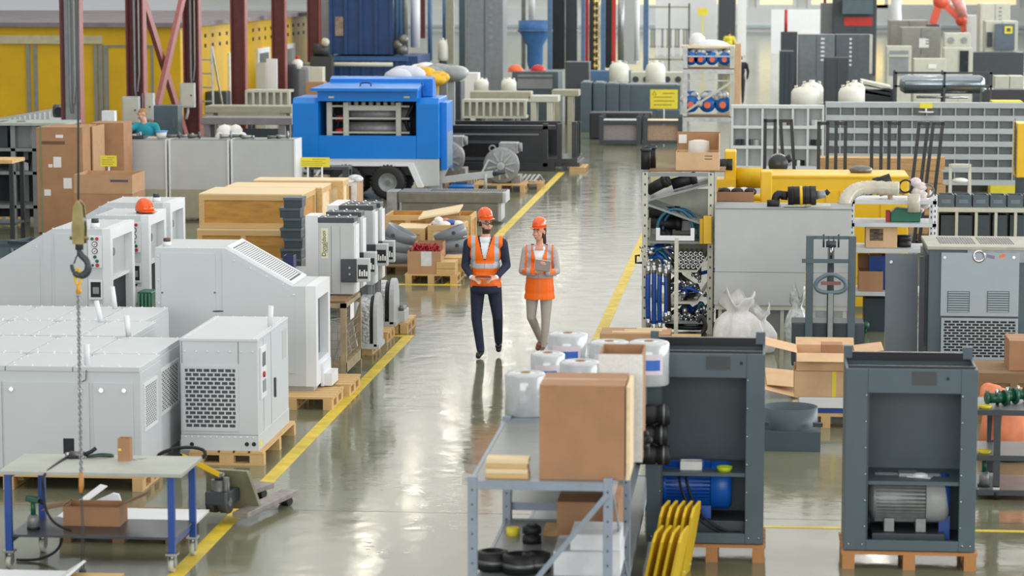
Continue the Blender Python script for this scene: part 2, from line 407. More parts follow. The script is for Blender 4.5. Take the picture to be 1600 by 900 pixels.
def brace(label,p,q,m,r=.13):
 single('steel_brace',label,'brace',MB().bar(p,q,.1,2*r,up=(0,1,0)),m,p)
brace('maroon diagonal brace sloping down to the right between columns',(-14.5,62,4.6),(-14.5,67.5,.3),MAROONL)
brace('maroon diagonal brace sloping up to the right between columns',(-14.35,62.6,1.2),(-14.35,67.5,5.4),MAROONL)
def switchbox(label,px0,px1,py0,py1,Y):
 x0,x1,z0,z1=RC(px0,px1,py0,py1,Y)
 t=thing('switch_box',label,'electrical box',((x0+x1)/2,Y,z0))
 part(t,'housing',MB().box(x0,x1,Y,Y+.22,z0,z1),LGREY);part(t,'door',MB().box(x0+.03,x1-.03,Y-.015,Y,z0+.03,z1-.03),BEIGE,bev=.005)
 part(t,'lock',MB().cyl((x1-.07,Y-.03,(z0+z1)/2),(x1-.07,Y-.015,(z0+z1)/2),.02),BLACK)
 part(t,'cable_gland',MB().tube([((x0+x1)/2,Y+.1,z0),((x0+x1)/2,Y+.1,z0-.12),((x0+x1)/2-.05,Y+.1,z0-.3)],.035),LGREY)
switchbox('grey switch box on the column, above the worker in teal',191,216,151,193,61.2)
switchbox('narrow grey switch box right beside the head of the worker',222,239,146,188,61.6)
switchbox('grey switch box on the column right of the braces',281,303,130,168,67.4)
CX,CY,CZ=-15.25,69.9,3.42
cab=thing('modular_cabin','long yellow modular cabin behind the maroon columns','cabin',(-27,CY,0))
part(cab,'front_wall',MB().box(-46,CX,CY,CY+.2,0,CZ),YELD)
part(cab,'side_wall',MB().box(CX-.2,CX,CY+.2,91,0,CZ),YELD)
part(cab,'roof',MB().box(-46,CX+.25,CY-.2,91,CZ,CZ+.12),mat('grey_roof_sheet',(132,124,128),.7,var=.15,scale=1.5))
GF=mat('cabin_grey_trim',(132,136,130),.5)
for px in(45,56,150,158,166):
 x=W(px,100,CY)[0];part(cab,'vertical_trim',MB().box(x-.05,x+.05,CY-.05,CY,0,2.95),GF)
x=W(165,100,CY)[0];part(cab,'header_trim',MB().box(-46,W(160,35,CY)[0],CY-.08,CY,2.98,3.2),mat('cabin_pale_trim',(190,184,150),.6))
part(cab,'panel_frame',MB().frame(W(166,100,CY)[0],W(240,100,CY)[0],.4,2.95,CY-.03,CY,.06),GF)
for k,y in enumerate((76.2,80.6,85.2)):
 f=part(cab,'window_frame',MB().box(CX,CX+.06,y,y+2.0,1.0,2.55),mat('white_window_frame',(232,236,236),.5))
 part(f,'pane',MB().box(CX+.06,CX+.07,y+.25,y+1.75,1.15,2.4),mat('grey_blind',(118,126,126),.3))
v=MB()
for y in np.arange(71,90,1.0):
 for z in(2.85,3.12):v.box(CX-.01,CX+.012,y,y+.22,z-.05,z+.05)
part(cab,'vent_hole',v,DARKIN,stuff=True)
# ================================================================== LEFT FOREGROUND
def bolts(parent,pts,r=.009,m=None,name='bolt_heads'):
 q=MB()
 for p in pts:q.ball(p,r,6,4)
 part(parent,name,q,m or WHITE2,stuff=True)
def lin(p,q,n):return[tuple(p[k]+(q[k]-p[k])*i/(n-1)for k in range(3))for i in range(n)]
# --- blue workbench
zt=.83
TFL=G(-2,735,zt);TFR=G(282,741,zt);TBR=G(303,713,zt)
bx0,bx1,by0,by1=TFL[0],TFR[0]+.01,TFR[1],TBR[1]
t=thing('workbench','workbench with worn grey top, blue legs and casters beside the pallet jack','workbench',((bx0+bx1)/2,by0,0))
part(t,'table_top',MB().box(bx0,bx1,by0,by1,zt-.03,zt),DUST,bev=.003)
lx=(W(30/3,780,by0)[0]-.0,W(262,800,by0)[0])
sh=.27
part(t,'shelf',MB().box(lx[0],lx[1]+.05,by0+.06,by1-.04,sh,sh+.02),mat('shelf_black_sheet',(66,72,78),.3,var=.05))
for x,y in((lx[0]-.03,by0+.04),(lx[1]-.01,by0+.04),(lx[0]+.07,by1-.1),(lx[1]+.02,by1-.1)):
 part(t,'leg',MB().box(x,x+.055,y,y+.055,.16,zt-.03),BLUED,bev=.003)
 c=part(t,'caster',MB().box(x-.02,x+.075,y-.02,y+.075,.145,.16).cyl((x+.028,y+.028,.1),(x+.028,y+.028,.145),.03),STEEL)
 part(c,'fork',MB().box(x-.002,x+.003,y-.01,y+.06,.05,.145).box(x+.053,x+.058,y-.01,y+.06,.05,.145).box(x-.002,x+.058,y-.01,y+.06,.14,.147),STEEL)
 part(c,'wheel',MB().cyl((x+.008,y+.02,.056),(x+.048,y+.02,.056),.056,n=20),BEIGE)
 part(c,'hub',MB().cyl((x+.0,y+.02,.056),(x+.056,y+.02,.056),.018,n=12),STEELD)
part(t,'cross_bar',MB().box(lx[0],lx[1]+.04,by1-.09,by1-.05,zt-.1,zt-.03),BLUED)
for x in(lx[0]-.02,lx[1]):part(t,'side_rail',MB().box(x,x+.04,by0+.09,by1-.09,sh-.05,sh),BLUED);part(t,'side_rail',MB().box(x,x+.04,by0+.09,by1-.09,zt-.07,zt-.03),BLUED)
x,y=G(196,719,zt)
carton('small brown carton standing upright on the workbench top',x-.055,x+.05,y-.04,y+.05,zt,zt+.19,CARDD,tape=False,open_=True,labels=((.05,.3,.45,.55,YELS),))
x,y=G(214,718,zt)
single('wire_clip','small steel wire clip lying beside the little carton on the bench','clip',MB().tube([(x+.03*math.cos(a),y+.03*math.sin(a),zt+.004)for a in np.arange(0,5.5,.5)],.003).tube([(x+.05+.02*math.cos(a),y+.03+.02*math.sin(a),zt+.004)for a in np.arange(0,5.5,.5)],.003),CHROME,(x,y,zt))
x,y=G(128,716,zt)
t=thing('air_tool','steel air tool with black grip lying on the bench top','tool',(x,y,zt))
part(t,'barrel',MB().cyl((x-.1,y,zt+.03),(x+.02,y,zt+.03),.03,n=12),STEELD);part(t,'chuck',MB().cyl((x-.14,y,zt+.03),(x-.1,y,zt+.03),.018,n=10),CHROME)
part(t,'grip',MB().tube([(x+.02,y,zt+.03),(x+.07,y+.03,zt+.05),(x+.11,y+.05,zt+.08)],.018),BLACK)
hp=[(x+.0,y-.02,zt+.012),(x-.08,y-.05,zt+.015),(x-.13,y-.1,zt+.01),(x-.145,by0-.015,zt-.02),(x-.15,by0-.04,zt-.15),(x-.13,by0-.05,zt-.3),(x-.06,by0-.03,zt-.42),(x+.06,by0+.02,zt-.49)]
def smooth(P,k=6):
 P=[Vector(p)for p in P];out=[]
 for i in range(len(P)-1):
  a,b,c,d=P[max(i-1,0)],P[i],P[i+1],P[min(i+2,len(P)-1)]
  for j in range(k):
   u=j/k;out.append(.5*((2*b)+(c-a)*u+(2*a-5*b+4*c-d)*u*u+(3*b-a-3*c+d)*u**3))
 return out+[P[-1]]
t=thing('air_hose','black air hose hanging over the bench edge into the open box','hose',(x,y,zt))
part(t,'tube',MB().tube(smooth(hp),.011,8),BLACK)
part(t,'coupling',MB().cyl(hp[0],(x+.03,y-.02,zt+.012),.014,n=8),STEEL)
x2,y2=G(155,715,zt)
single('coiled_hose','dark green hose coiled in a loop on the bench top','hose',MB().tube(smooth([(x2-.08,y2,zt+.012),(x2,y2+.05,zt+.02),(x2+.09,y2+.07,zt+.012),(x2+.1,y2+.02,zt+.012),(x2,y2-.04,zt+.02),(x2-.1,y2-.03,zt+.012)]),.011),mat('dark_green_rubber',(34,58,54),.35),(x2,y2,zt))
z0=sh+.02
x,_=W(52,800,by0+.3);y=by0+.3
t=thing('impact_wrench','green and black impact wrench standing on the lower bench shelf','tool',(x,y,z0))
part(t,'battery_foot',MB().cyl((x,y,z0),(x,y,z0+.02),.055,n=14),BLACK);part(t,'motor_body',MB().lathe([(0,.02),(.05,.02),(.05,.09),(.035,.12),(0,.12)],(x,y,z0)),CAST)
part(t,'handle',MB().cyl((x,y,z0+.12),(x,y,z0+.24),.022,n=12),GREEN);part(t,'head',MB().bar((x-.06,y,z0+.26),(x+.05,y,z0+.24),.05),GREEN,bev=.01)
part(t,'nozzle',MB().cyl((x+.05,y,z0+.24),(x+.1,y-.01,z0+.22),.018,n=10),BLACK)
xa,ya=G(98,822,z0);xb,_=G(186,824,z0)
carton('open brown cardboard box with spread flaps on the lower bench shelf',xa,xb,ya+.02,ya+.3,z0,z0+.165,CARDD,open_=True,flaps=(('l',.2,1.8),('r',.24,1.15),('f',.02,1.5)),labels=())
x,y=W(60,850,by0-.05)[0],by0+.5
single('floor_hose','thin black hose curving from the bench leg to the floor','hose',MB().tube(smooth([(x+.05,y,.27),(x+.06,y-.05,.16),(x+.02,y-.1,.08),(x-.08,y-.14,.03),(x-.18,y-.15,.014),(x-.3,y-.15,.014)]),.012),BLACK,(x,y,0))
PY=by1+.3
pallet('weathered pallet on the floor behind the workbench',-6.0,-4.95,PY,PY+.9,m=WOODD)
t=thing('metal_sheet','white folded sheet metal panel lying flat behind the bench','panel',(-5.4,PY+.4,.144))
part(t,'sheet',MB().box(-5.75,-4.82,PY-.0,PY+.7,.15,.17).box(-5.75,-4.82,PY,PY+.02,.17,.19),WHITE2)
t=thing('bent_sheet','white bent sheet metal channel leaning behind the open box','panel',(-5.9,PY+.3,.17))
part(t,'sheet',MB().prism([(-6.0,.19),(-5.5,.2),(-5.55,.36),(-5.6,.37)],PY+.35,PY+.39).bar((-6.0,PY+.1,.2),(-5.7,PY+.45,.42),.1,.01),WHITE2)
HY=20.6
def hk(px,py):a,b=W(px,py,HY);return Vector((a,HY,b))
t=thing('crane_hook','black crane hook on a brass pulley block hanging from a wire rope','crane hook',hk(123,385))
part(t,'wire_rope',MB().tube([hk(122,-120),hk(122.5,312)],.009,6),mat('greased_wire_rope',(74,76,78),.5))
BR=mat('brass_zinc_plate',(150,138,92),.35,metal=.6,var=.15,scale=9)
for dy in(-.045,.045):
 c=hk(124,355)+Vector((0,dy,0));part(t,'cheek_plate',MB().prism([(c.x-.045,c.z-.13),(c.x+.045,c.z-.13),(c.x+.05,c.z+.0),(c.x+.035,c.z+.17),(c.x,c.z+.215),(c.x-.035,c.z+.17),(c.x-.05,c.z)],c.y-.006,c.y+.006),BR)
c=hk(124,345);part(t,'sheave',MB().lathe([(.02,-.025),(.045,-.03),(.04,0),(.045,.03),(.02,.025)],c,20,'y'),STEELD)
c=hk(124,372);part(t,'cross_pin',MB().cyl(c+Vector((-.075,0,0)),c+Vector((.075,0,0)),.014,n=10),BR)
part(t,'swivel',MB().cyl(hk(124,390),hk(124,372),.032,n=14),CHAR)
hp=[hk(*p)for p in((123.5,385),(124,393),(128,400),(135,407),(138,416),(136,425),(129,430),(120,429),(114,422),(112,413))]
part(t,'hook',MB().tube(smooth(hp,5),[.02]*6+[.026]*14+[.03]*12+[.024]*6+[.016]*7+[.007],12),CHAR)
part(t,'safety_latch',MB().tube([hk(123,396),hk(119,402),hk(115.5,412)],.006),CHAR)
t=thing('lifting_chain','grey steel lifting chain with yellow master link hung on the hook','chain',hk(123,425))
q=MB();
def link(q,c,rx,rz,r,flat):
 P=[]
 for k in range(12):
  a=2*PI*k/12;dx,dz=rx*math.cos(a),rz*math.sin(a)
  P.append(c+(Vector((dx,0,dz))if flat else Vector((0,dx,dz))))
 q.tube(P,r,6,closed=True)
part_y=MB();link(part_y,hk(122,433),.024,.068,.011,True);part(t,'master_link',part_y,YEL)
q2=MB();link(q2,hk(123,451),.02,.032,.013,False);part(t,'shackle',q2.ball(hk(123,455),.025),mat('yellow_chain_fitting',(226,160,40),.4))
n=58;a,b=hk(122.5,461),hk(127,738)
LK=MB();link(LK,Vector((0,0,0)),.014,.0215,.0045,True);LM=LK.mesh('chain_link',STEEL)
for i in range(n):o=meshpart('chain_link',LM,t,a.lerp(b,i/(n-1))-t.location,(0,0,PI/2*(i%2)+.6))
part(t,'end_fitting',MB().tube([hk(127,738),hk(127,758),hk(126.5,770)],[.018,.022,.014]),mat('orange_chain_end',(198,138,72),.5))
part(t,'tail_cord',MB().tube([hk(126,768),hk(128,830),hk(127,892)],.004).tube([hk(128,768),hk(131,830),hk(131,892)],.004).ball(hk(129,893),.03),CHAR)
y0=20.7
pallet('slatted pallet on the floor at the lower left, under white trays',-6.0,-5.0,y0-1.0,y0-.12,m=WOOD,along='x')
t=thing('white_tray','white plastic tray lying over the slatted pallet','tray',(-5.6,y0-.4,.144))
part(t,'tray',MB().prism([(-6.05,.144),(-5.45,.144),(-5.3,.24),(-5.32,.25),(-5.46,.16),(-6.05,.16)],y0-.8,y0-.15),WHITE2)
t=thing('white_carton_tray','shallow white open tray with ribbed front beside the bench','tray',(-6.45,y0-.3,0))
part(t,'tray',MB().shell(-6.9,-6.12,y0-.7,y0-.2,.0,.26,.03),WHITE2)
rr=random.Random(3);q=MB()
for i in range(10):q.ball((-6.15+rr.uniform(-.1,.1),y0-.75+rr.uniform(-.06,.06),.2+rr.uniform(-.03,.06)),rr.uniform(.04,.07),7,5)
single('plastic_bag','crumpled clear plastic bag between the two white trays','bag',q,FILM,(-6.15,y0-.75,0))
# --- pallet jack
t=thing('pallet_jack','worn pallet jack with yellow handle parked on the yellow line','pallet jack',(-4.95,23.3,0))
JR=mat('worn_jack_steel',(150,142,136),.5,metal=.3,var=.16,scale=8)
fw=Vector((.62,1.0,0)).normalized()
def jk(px,py,z=0):a,b=G(px,py,z);return Vector((a,b,z))
A=jk(375,805,.1);Bt=jk(455,768,.1);A2=jk(362,775,.1);B2=jk(418,757,.1)
part(t,'fork',MB().bar(A,Bt,.15,.05),JR,bev=.006);part(t,'fork',MB().bar(A2,B2,.15,.05),JR,bev=.006)
for P,Q in((A,Bt),(A2,B2)):
 c=Q-(Q-P).normalized()*.14;part(t,'load_roller',MB().cyl(c+Vector((-.05,.03,-.06)),c+Vector((.05,-.03,-.06)),.04,n=12),BLACK)
C0=jk(352,800,.1)
d=(Bt-A).normalized();nrm=Vector((-d.y,d.x,0))
m0=(A+A2)/2
part(t,'battery_plate',MB().add([m0-nrm*.27+Vector((0,0,-.02)),m0+nrm*.27+Vector((0,0,-.02)),m0+nrm*.2-d*.14+Vector((0,0,.36)),m0-nrm*.2-d*.14+Vector((0,0,.36)),m0-nrm*.27-d*.05+Vector((0,0,-.02)),m0+nrm*.27-d*.05+Vector((0,0,-.02)),m0+nrm*.2-d*.2+Vector((0,0,.36)),m0-nrm*.2-d*.2+Vector((0,0,.36))],[(0,1,2,3),(7,6,5,4),(0,4,5,1),(1,5,6,2),(2,6,7,3),(3,7,4,0)]),mat('olive_worn_plate',(132,132,104),.5,var=.15),bev=.008)
hb=m0-d*.34
part(t,'axle_block',MB().bar(hb+Vector((0,0,.14))-d*.1,hb+Vector((0,0,.14))+d*.22,.2,.12),CHAR,bev=.01)
part(t,'pump',MB().cyl(hb+Vector((0,0,.1)),hb+Vector((0,0,.3)),.075,n=16).cyl(hb+Vector((.07,-.05,.12)),hb+Vector((.07,-.05,.33)),.03,n=12).cyl(hb+Vector((0,0,.3)),hb+Vector((0,0,.36)),.045,n=12),STEELD)
for s_ in(-.06,.06):
 c=hb+nrm*s_+Vector((0,0,.1));wv=nrm*.038
 w_=part(t,'wheel',MB().cyl(c-wv,c+wv,.1,n=24),mat('worn_tyre',(66,64,58),.7));part(w_,'hub',MB().cyl(c-wv*1.15,c+wv*1.15,.04,n=14),STEELD)
h0=hb+Vector((0,0,.34));h1=Vector((W(283,712,23.0)[0],23.0,W(283,712,23.0)[1]))
part(t,'tiller',MB().bar(h0,h1,.075,.045),YEL,bev=.005)
hd=(h1-h0).normalized();sd=nrm
loop=[h1+nrm*(.21*math.cos(a))+Vector((.1,.0,.075))*math.sin(a)for a in np.linspace(0,2*PI,20,endpoint=False)]
part(t,'handle_loop',MB().tube(loop,.016,8,closed=True),BLACK)
part(t,'lever',MB().bar(h1,h1+hd*.1,.03),BLACK)
# ================================================================== WHITE COMPRESSOR ENCLOSURES
def panel_seams(parent,segs,w=.006,m=None):
 q=MB()
 for c in segs:q.box(*c)
 part(parent,'panel_seam',q,m or mat('seam_grey',(112,116,118),.7),stuff=True)  # thin grey strips along the panel joints
def pgrille(parent,face,u0,u1,z0,z1,pos,rows,cols,label=None,fm=None,bk_m=None):
 "framed perforated grille; face 'f' in xz plane at y=pos, 'r' in yz plane at x=pos"
 fr,sl,bk=MB(),MB(),MB()
 if face=='r':
  M=Matrix(((0,-1,0,pos),(1,0,0,0),(0,0,1,0),(0,0,0,1)))
  for q in(fr,sl,bk):q.M=M
  y=0
 else:y=pos
 t_=min(.03,(u1-u0)*.09)
 fr.frame(u0,u1,z0,z1,y-.012,y+.004,t_);sl.slots(u0+t_,u1-t_,z0+t_,z1-t_,y-.006,y+.0,rows,cols,.28,.2);bk.box(u0+t_*.8,u1-t_*.8,y-.0005,y+.003,z0+t_*.8,z1-t_*.8)
 g=part(parent,'grille_frame',fr,fm or WHITE);part(g,'perforated_sheet',sl,fm or WHITE,stuff=True);part(parent,'filter_mat',bk,bk_m or mat('dark_filter_mat',(78,84,88),.8,var=.15,scale=40))
ztA=None
yA=24.63;xA=G(222,768)[0]
zA=W(219,574,yA)[1]
def tube_roll(label,px,pyb,pyt,z,lean=0):
 x,y=G(px,pyb,z);h=W(px,pyt,y)[1]-z
 single('paper_tube',label,'tube',MB().cyl((x,y,z),(x+lean,y,z+h),.028,n=14).cyl((x+lean,y,z+h+.0005),(x+lean,y,z+h+.001),.02,n=12),WHITE2,(x,y,z))
def lowunit(label,x0,x1,y0,y1,z1,grilles=True,doors=(),lid_over=0):
 t=thing('compressor_enclosure',label,'machine',((x0+x1)/2,y0,0))
 part(t,'body',MB().box(x0,x1,y0+.004,y1,.16,z1-.05),WHITE,bev=.006)
 part(t,'plinth',MB().box(x0+.02,x1-.03,y0+.03,y1-.03,.146 if grilles==2 else 0,.16),MGREY)
 lw=(x1-x0)/4
 for k in range(4):part(t,'top_panel',MB().box(x0+k*lw+.004,x0+(k+1)*lw-.004,y0-.004,y1-.004,z1-.05,z1),WHITE,bev=.006)
 pts=[]
 for y in(y0+.03,y1-.04):pts+=lin((x0+.04,y,z1),(x1-.04,y,z1),16)
 for k in(1,2,3):pts+=lin((x0+k*lw+.03,y0+.2,z1),(x0+k*lw+.03,y1-.2,z1),3)
 bolts(t,pts,.011)
 for k in(1,2,3):part(t,'lifting_slot',MB().box(x0+k*lw-.05,x0+k*lw+.05,y1-.11,y1-.03,z1,z1+.004).box(x0+k*lw-.03,x0+k*lw+.03,y1-.1,y1-.06,z1+.004,z1+.006),LGREY)
 if grilles:pgrille(t,'r',y0+.12,y1-.2,.55,z1-.18,x1,18,7,fm=WHITE2)
 return t
D1y=G(250,553,zA)[1]
un=lowunit('white low enclosure with two front doors, nearest the workbench',-8.4,xA,yA,D1y-.02,zA,2)
pallet('pine pallet under the low enclosure nearest the workbench',-8.4,xA+.02,yA-.02,D1y-.06,m=WOOD,along='x')
dx=[W(p,650,yA)[0]for p in(-140,5,143,145,210)]
for a,b in((dx[1],dx[2]-.01),(dx[3],dx[4])):
 d_=part(un,'door',MB().box(a+.008,b-.008,yA-.012,yA+.003,.2,zA-.15),WHITE,bev=.004)
 for u in(a+.09,b-.09):part(d_,'lock',MB().cyl((u,yA-.03,zA-.22),(u,yA-.012,zA-.22),.022,n=12),CHROME)
part(un,'door',MB().box(dx[0],dx[1]-.01,yA-.012,yA+.003,.2,zA-.15),WHITE,bev=.004)
x0,x1,z0,z1=RC(99,116,685,709,yA-.013);part(un,'cable_opening',MB().box(x0,x1,yA-.015,yA-.012,z0,z1),DARKIN,bev=.001)
part(un,'hook_handle',MB().tube([(dx[3]-.05,yA-.02,zA-.03),(dx[3]-.05,yA-.04,zA-.12),(dx[3]-.09,yA-.04,zA-.14)],.006),STEELD)
y2=G(282,527,zA)[1]
lowunit('white low enclosure, second from the workbench in the row',-8.4,G(252,548,zA)[0],D1y+.02,y2-.02,zA)
x3,y3=G(206,525,zA);y3b=G(237,502,zA)[1]
lowunit('white low enclosure, third from the workbench, with recessed end',-8.5,x3,max(y3,y2+.02),y3b-.02,zA,False)
x4,y4=G(222,502,zA);y4b=G(254,480,zA)[1]
lowunit('white low enclosure at the back of the row below the control panels',-8.5,x4+.02,y3b+.02,y4b,zA,False)
tube_roll('white tube standing on the nearest low enclosure',136,571,538,zA)
tube_roll('white tube standing on the second low enclosure',201,525,493,zA,-.02)
tube_roll('white leaning tube on the third low enclosure',158,503,470,zA,-.05)
tube_roll('white leaning tube on the low enclosure at the back',180,482,448,zA,-.03)
# --- unit B with perforated front grille, on a pallet
bx1=G(404,705,.144)[0];yB=G(404,705,.144)[1];bx0=W(283,690,yB)[0];yBb=G(463,660,.144)[1]
zB=W(404,530,yB)[1]
pallet('pine pallet under the white unit with the perforated front',bx0+.08,bx1+.06,yB-.03,yBb+.1,along='y',m=WOOD)
t=thing('compressor_enclosure','white box-shaped compressor with perforated front grille on a pine pallet','machine',((bx0+bx1)/2,yB,.144))
part(t,'body',MB().box(bx0,bx1,yB+.003,yBb,.2,zB-.01),WHITE,bev=.008)
part(t,'base_rail',MB().box(bx0+.0,bx1+.004,yB-.006,yBb+.004,.144,.3),WHITE,bev=.004)
part(t,'top_panel',MB().box(bx0-.004,bx1+.004,yB-.006,yBb+.004,zB-.03,zB),WHITE,bev=.006)
for px in(300,386,397):
 x,z=W(px,694,yB);part(t,'base_hole',MB().cyl((x,yB-.009,z),(x,yB-.006,z),.022,n=14),DARKIN)
x0,x1,z0,z1=RC(285,373,571,673,yB);pgrille(t,'f',x0,x1,z0,z1,yB,14,7)
panel_seams(t,[(x0-.003,x0+.003,yB-.001,yB+.004,z1+.02,zB-.03),(x1-.003,x1+.003,yB-.001,yB+.004,z1+.02,zB-.03),(bx0,bx1,yB-.002,yB+.004,.3,.305)])
ym=yB+(yBb-yB)*.42
panel_seams(t,[(bx1-.002,bx1+.002,ym-.004,ym+.004,.3,zB-.03),(bx1-.002,bx1+.002,yB+.3,yB+.306,.3,zB-.03)])
bolts(t,lin((bx0+.05,yB-.004,z1+.14),(bx1-.05,yB-.004,z1+.14),7)+lin((bx0+.04,yB+.02,zB),(bx0+.04,yBb-.04,zB),22)+lin((bx1-.04,yB+.02,zB),(bx1-.04,yBb-.04,zB),18)+lin((bx0+.2,yBb-.05,zB),(bx1-.1,yBb-.05,zB),5)+lin((bx0+.05,yB-.008,.28),(bx1-.05,yB-.008,.28),12),.01)
x,y=G(345,484,zB);part(t,'top_port',MB().cyl((x,y-.15,zB),(x,y-.15,zB+.005),.06,n=20),DARKIN)
cp=part(t,'control_panel',MB().box(bx1,bx1+.02,yB+.1,yB+.38,zB-.62,zB-.1),WHITE2,bev=.004)
part(cp,'display',MB().box(bx1+.02,bx1+.024,yB+.16,yB+.32,zB-.3,zB-.16),SCREEN);part(cp,'stop_button',MB().cyl((bx1+.02,yB+.2,zB-.38),(bx1+.04,yB+.2,zB-.38),.03,n=12),RED)
part(cp,'switch',MB().box(bx1+.02,bx1+.026,yB+.16,yB+.32,zB-.56,zB-.44),MGREY);part(t,'rating_plate',MB().box(bx1,bx1+.004,yBb-.35,yBb-.12,zB-.4,zB-.1),LGREY)
part(t,'side_handle',MB().box(bx1,bx1+.02,ym+.15,ym+.19,.55,.75),CHAR);part(t,'warning_sticker',MB().box(bx1+.004,bx1+.006,yB+.05,yB+.15,.18,.24),YELS)
tube_roll('white tube standing on the unit with the perforated front',422,510,478,zB,.01)
# ================================================================== SLOPED WHITE ENCLOSURES
def profile_body(parent,poly,y0,y1,m=WHITE,name='body',bev=.006):part(parent,name,MB().prism(poly,y0,y1),m,bev=bev)
# --- unit C : sloped to the right
yC=G(495,612,.144)[1];yCb=yC+1.0
pc=lambda px,py:W(px,py,yC)
xl=pc(243,480)[0];xr=pc(494,520)[0];zt=pc(352,388)[1];xs=pc(352,388)[0];xs2,zs2=pc(456,447)
zb=.2
pallet('pine pallet under the sloped white unit, nearest the yellow line',xs2-.4,xr+.25,yC-.42,yC+.42,along='x',m=WOOD)
pallet('pine pallet half hidden behind the first one under the sloped unit',xs2-.4,xr+.3,yC+.55,yC+1.4,along='x',m=WOOD)
t=thing('compressor_enclosure','large white enclosure sloping down to the right with a slotted vent','machine',((xl+xr)/2,yC,.144))
poly=[(xl,zb),(xr,zb),(xr,zs2),(xs2,zs2),(xs,zt),(xl,zt)]
opening=(yC+.14,yCb-.14,.48,zs2-.16)
profile_body(t,[(xl,zb),(xr-.12,zb),(xr-.12,zs2-.001),(xs2,zs2),(xs,zt),(xl,zt)],yC,yCb)
part(t,'end_frame',MB().box(xr-.12,xr,yC,yC+.14,zb,zs2).box(xr-.12,xr,yCb-.14,yCb,zb,zs2).box(xr-.12,xr,yC+.14,yCb-.14,zb,.48).box(xr-.12,xr,yC+.14,yCb-.14,zs2-.16,zs2),WHITE2)
part(t,'end_screen',MB().box(xr-.11,xr-.1,yC+.14,yCb-.14,.48,zs2-.16),mat('grey_opening_sheet',(108,116,120),.5))
part(t,'base_channel',MB().box(xs2-.3,xr-.04,yC+.05,yCb-.05,.144,zb),LGREY)
part(t,'duct_bracket',MB().box(xr,xr+.12,yC+.35,yC+.8,.16,.3).box(xr,xr+.03,yC+.3,yC+.85,.16,.42),WHITE2)
d=Vector((xs2-xs,0,zs2-zt));L_=d.length;d.normalize();nz_=Vector((-d.z,0,d.x))
if nz_.z<0:nz_=-nz_
q,qs,qb=MB(),MB(),MB()
o0=Vector((xs,0,zt))
def onslope(u0,u1,v0,v1,h0,h1,q):
 P=[]
 for h in(h0,h1):
  for u,v in((u0,v0),(u1,v0),(u1,v1),(u0,v1)):p=o0+d*u+nz_*h;P.append((p.x,yC+v,p.z))
 q.add(P,[(0,3,2,1),(4,5,6,7),(0,1,5,4),(1,2,6,5),(2,3,7,6),(3,0,4,7)])
V0,V1=.06,.94
for c in((0,L_,V0,V0+.05),(0,L_,V1-.05,V1),(.0,.05,V0+.05,V1-.05),(L_-.05,L_,V0+.05,V1-.05)):onslope(*c,0,.025,q)
ns=26
for i in range(ns):u=.07+(L_-.14)*i/ns;onslope(u,u+(L_-.14)/ns*.5,V0+.1,V1-.1,.0,.016,qs)
onslope(.05,L_-.05,V0+.05,V1-.05,.0,.004,qb)
g=part(t,'vent_frame',q,WHITE2);part(g,'vent_slats',qs,WHITE2,stuff=True);part(t,'vent_shadow_box',qb,mat('vent_interior',(104,108,110),.8))
xa,xb=pc(252,450)[0],pc(337,450)[0];xc=pc(348,450)[0];xd=pc(465,500)[0]
part(t,'front_door',MB().box(xa,xb,yC-.012,yC,.35,zt-.06),WHITE,bev=.003)
part(t,'front_panel',MB().prism([(xc,.35),(xd-.03,.35),(xd-.03,zs2-.06),(xs2-.04,zs2-.04),(xs+.02,zt-.05),(xc,zt-.05)],yC-.008,yC),WHITE)
bolts(t,lin((xa+.05,yC+.02,zt),(xs-.03,yC+.02,zt),6)+lin((xs+.1,yC-.01,zt-.14),(xs2-.1,yC-.01,zs2+.02),4)+lin((xl+.04,yC-.004,zt-.1),(xl+.04,yC-.004,.6),5)+lin((xs2+.03,yC-.01,zs2-.1),(xd-.05,yC-.01,zs2-.1),3),.01)
for p_ in((254,457),(336,457)):x,z=pc(*p_);part(t,'latch',MB().cyl((x,yC-.02,z),(x,yC-.012,z),.012,n=8),STEELD)
x,y=G(261,384,zt);part(t,'filler_port',MB().cyl((x,y,zt),(x,y,zt+.05),.05,n=16),WHITE2);part(t,'port_cap',MB().cyl((x,y,zt+.05),(x,y,zt+.09),.042,n=16),mat('brown_cap',(96,70,50),.5))
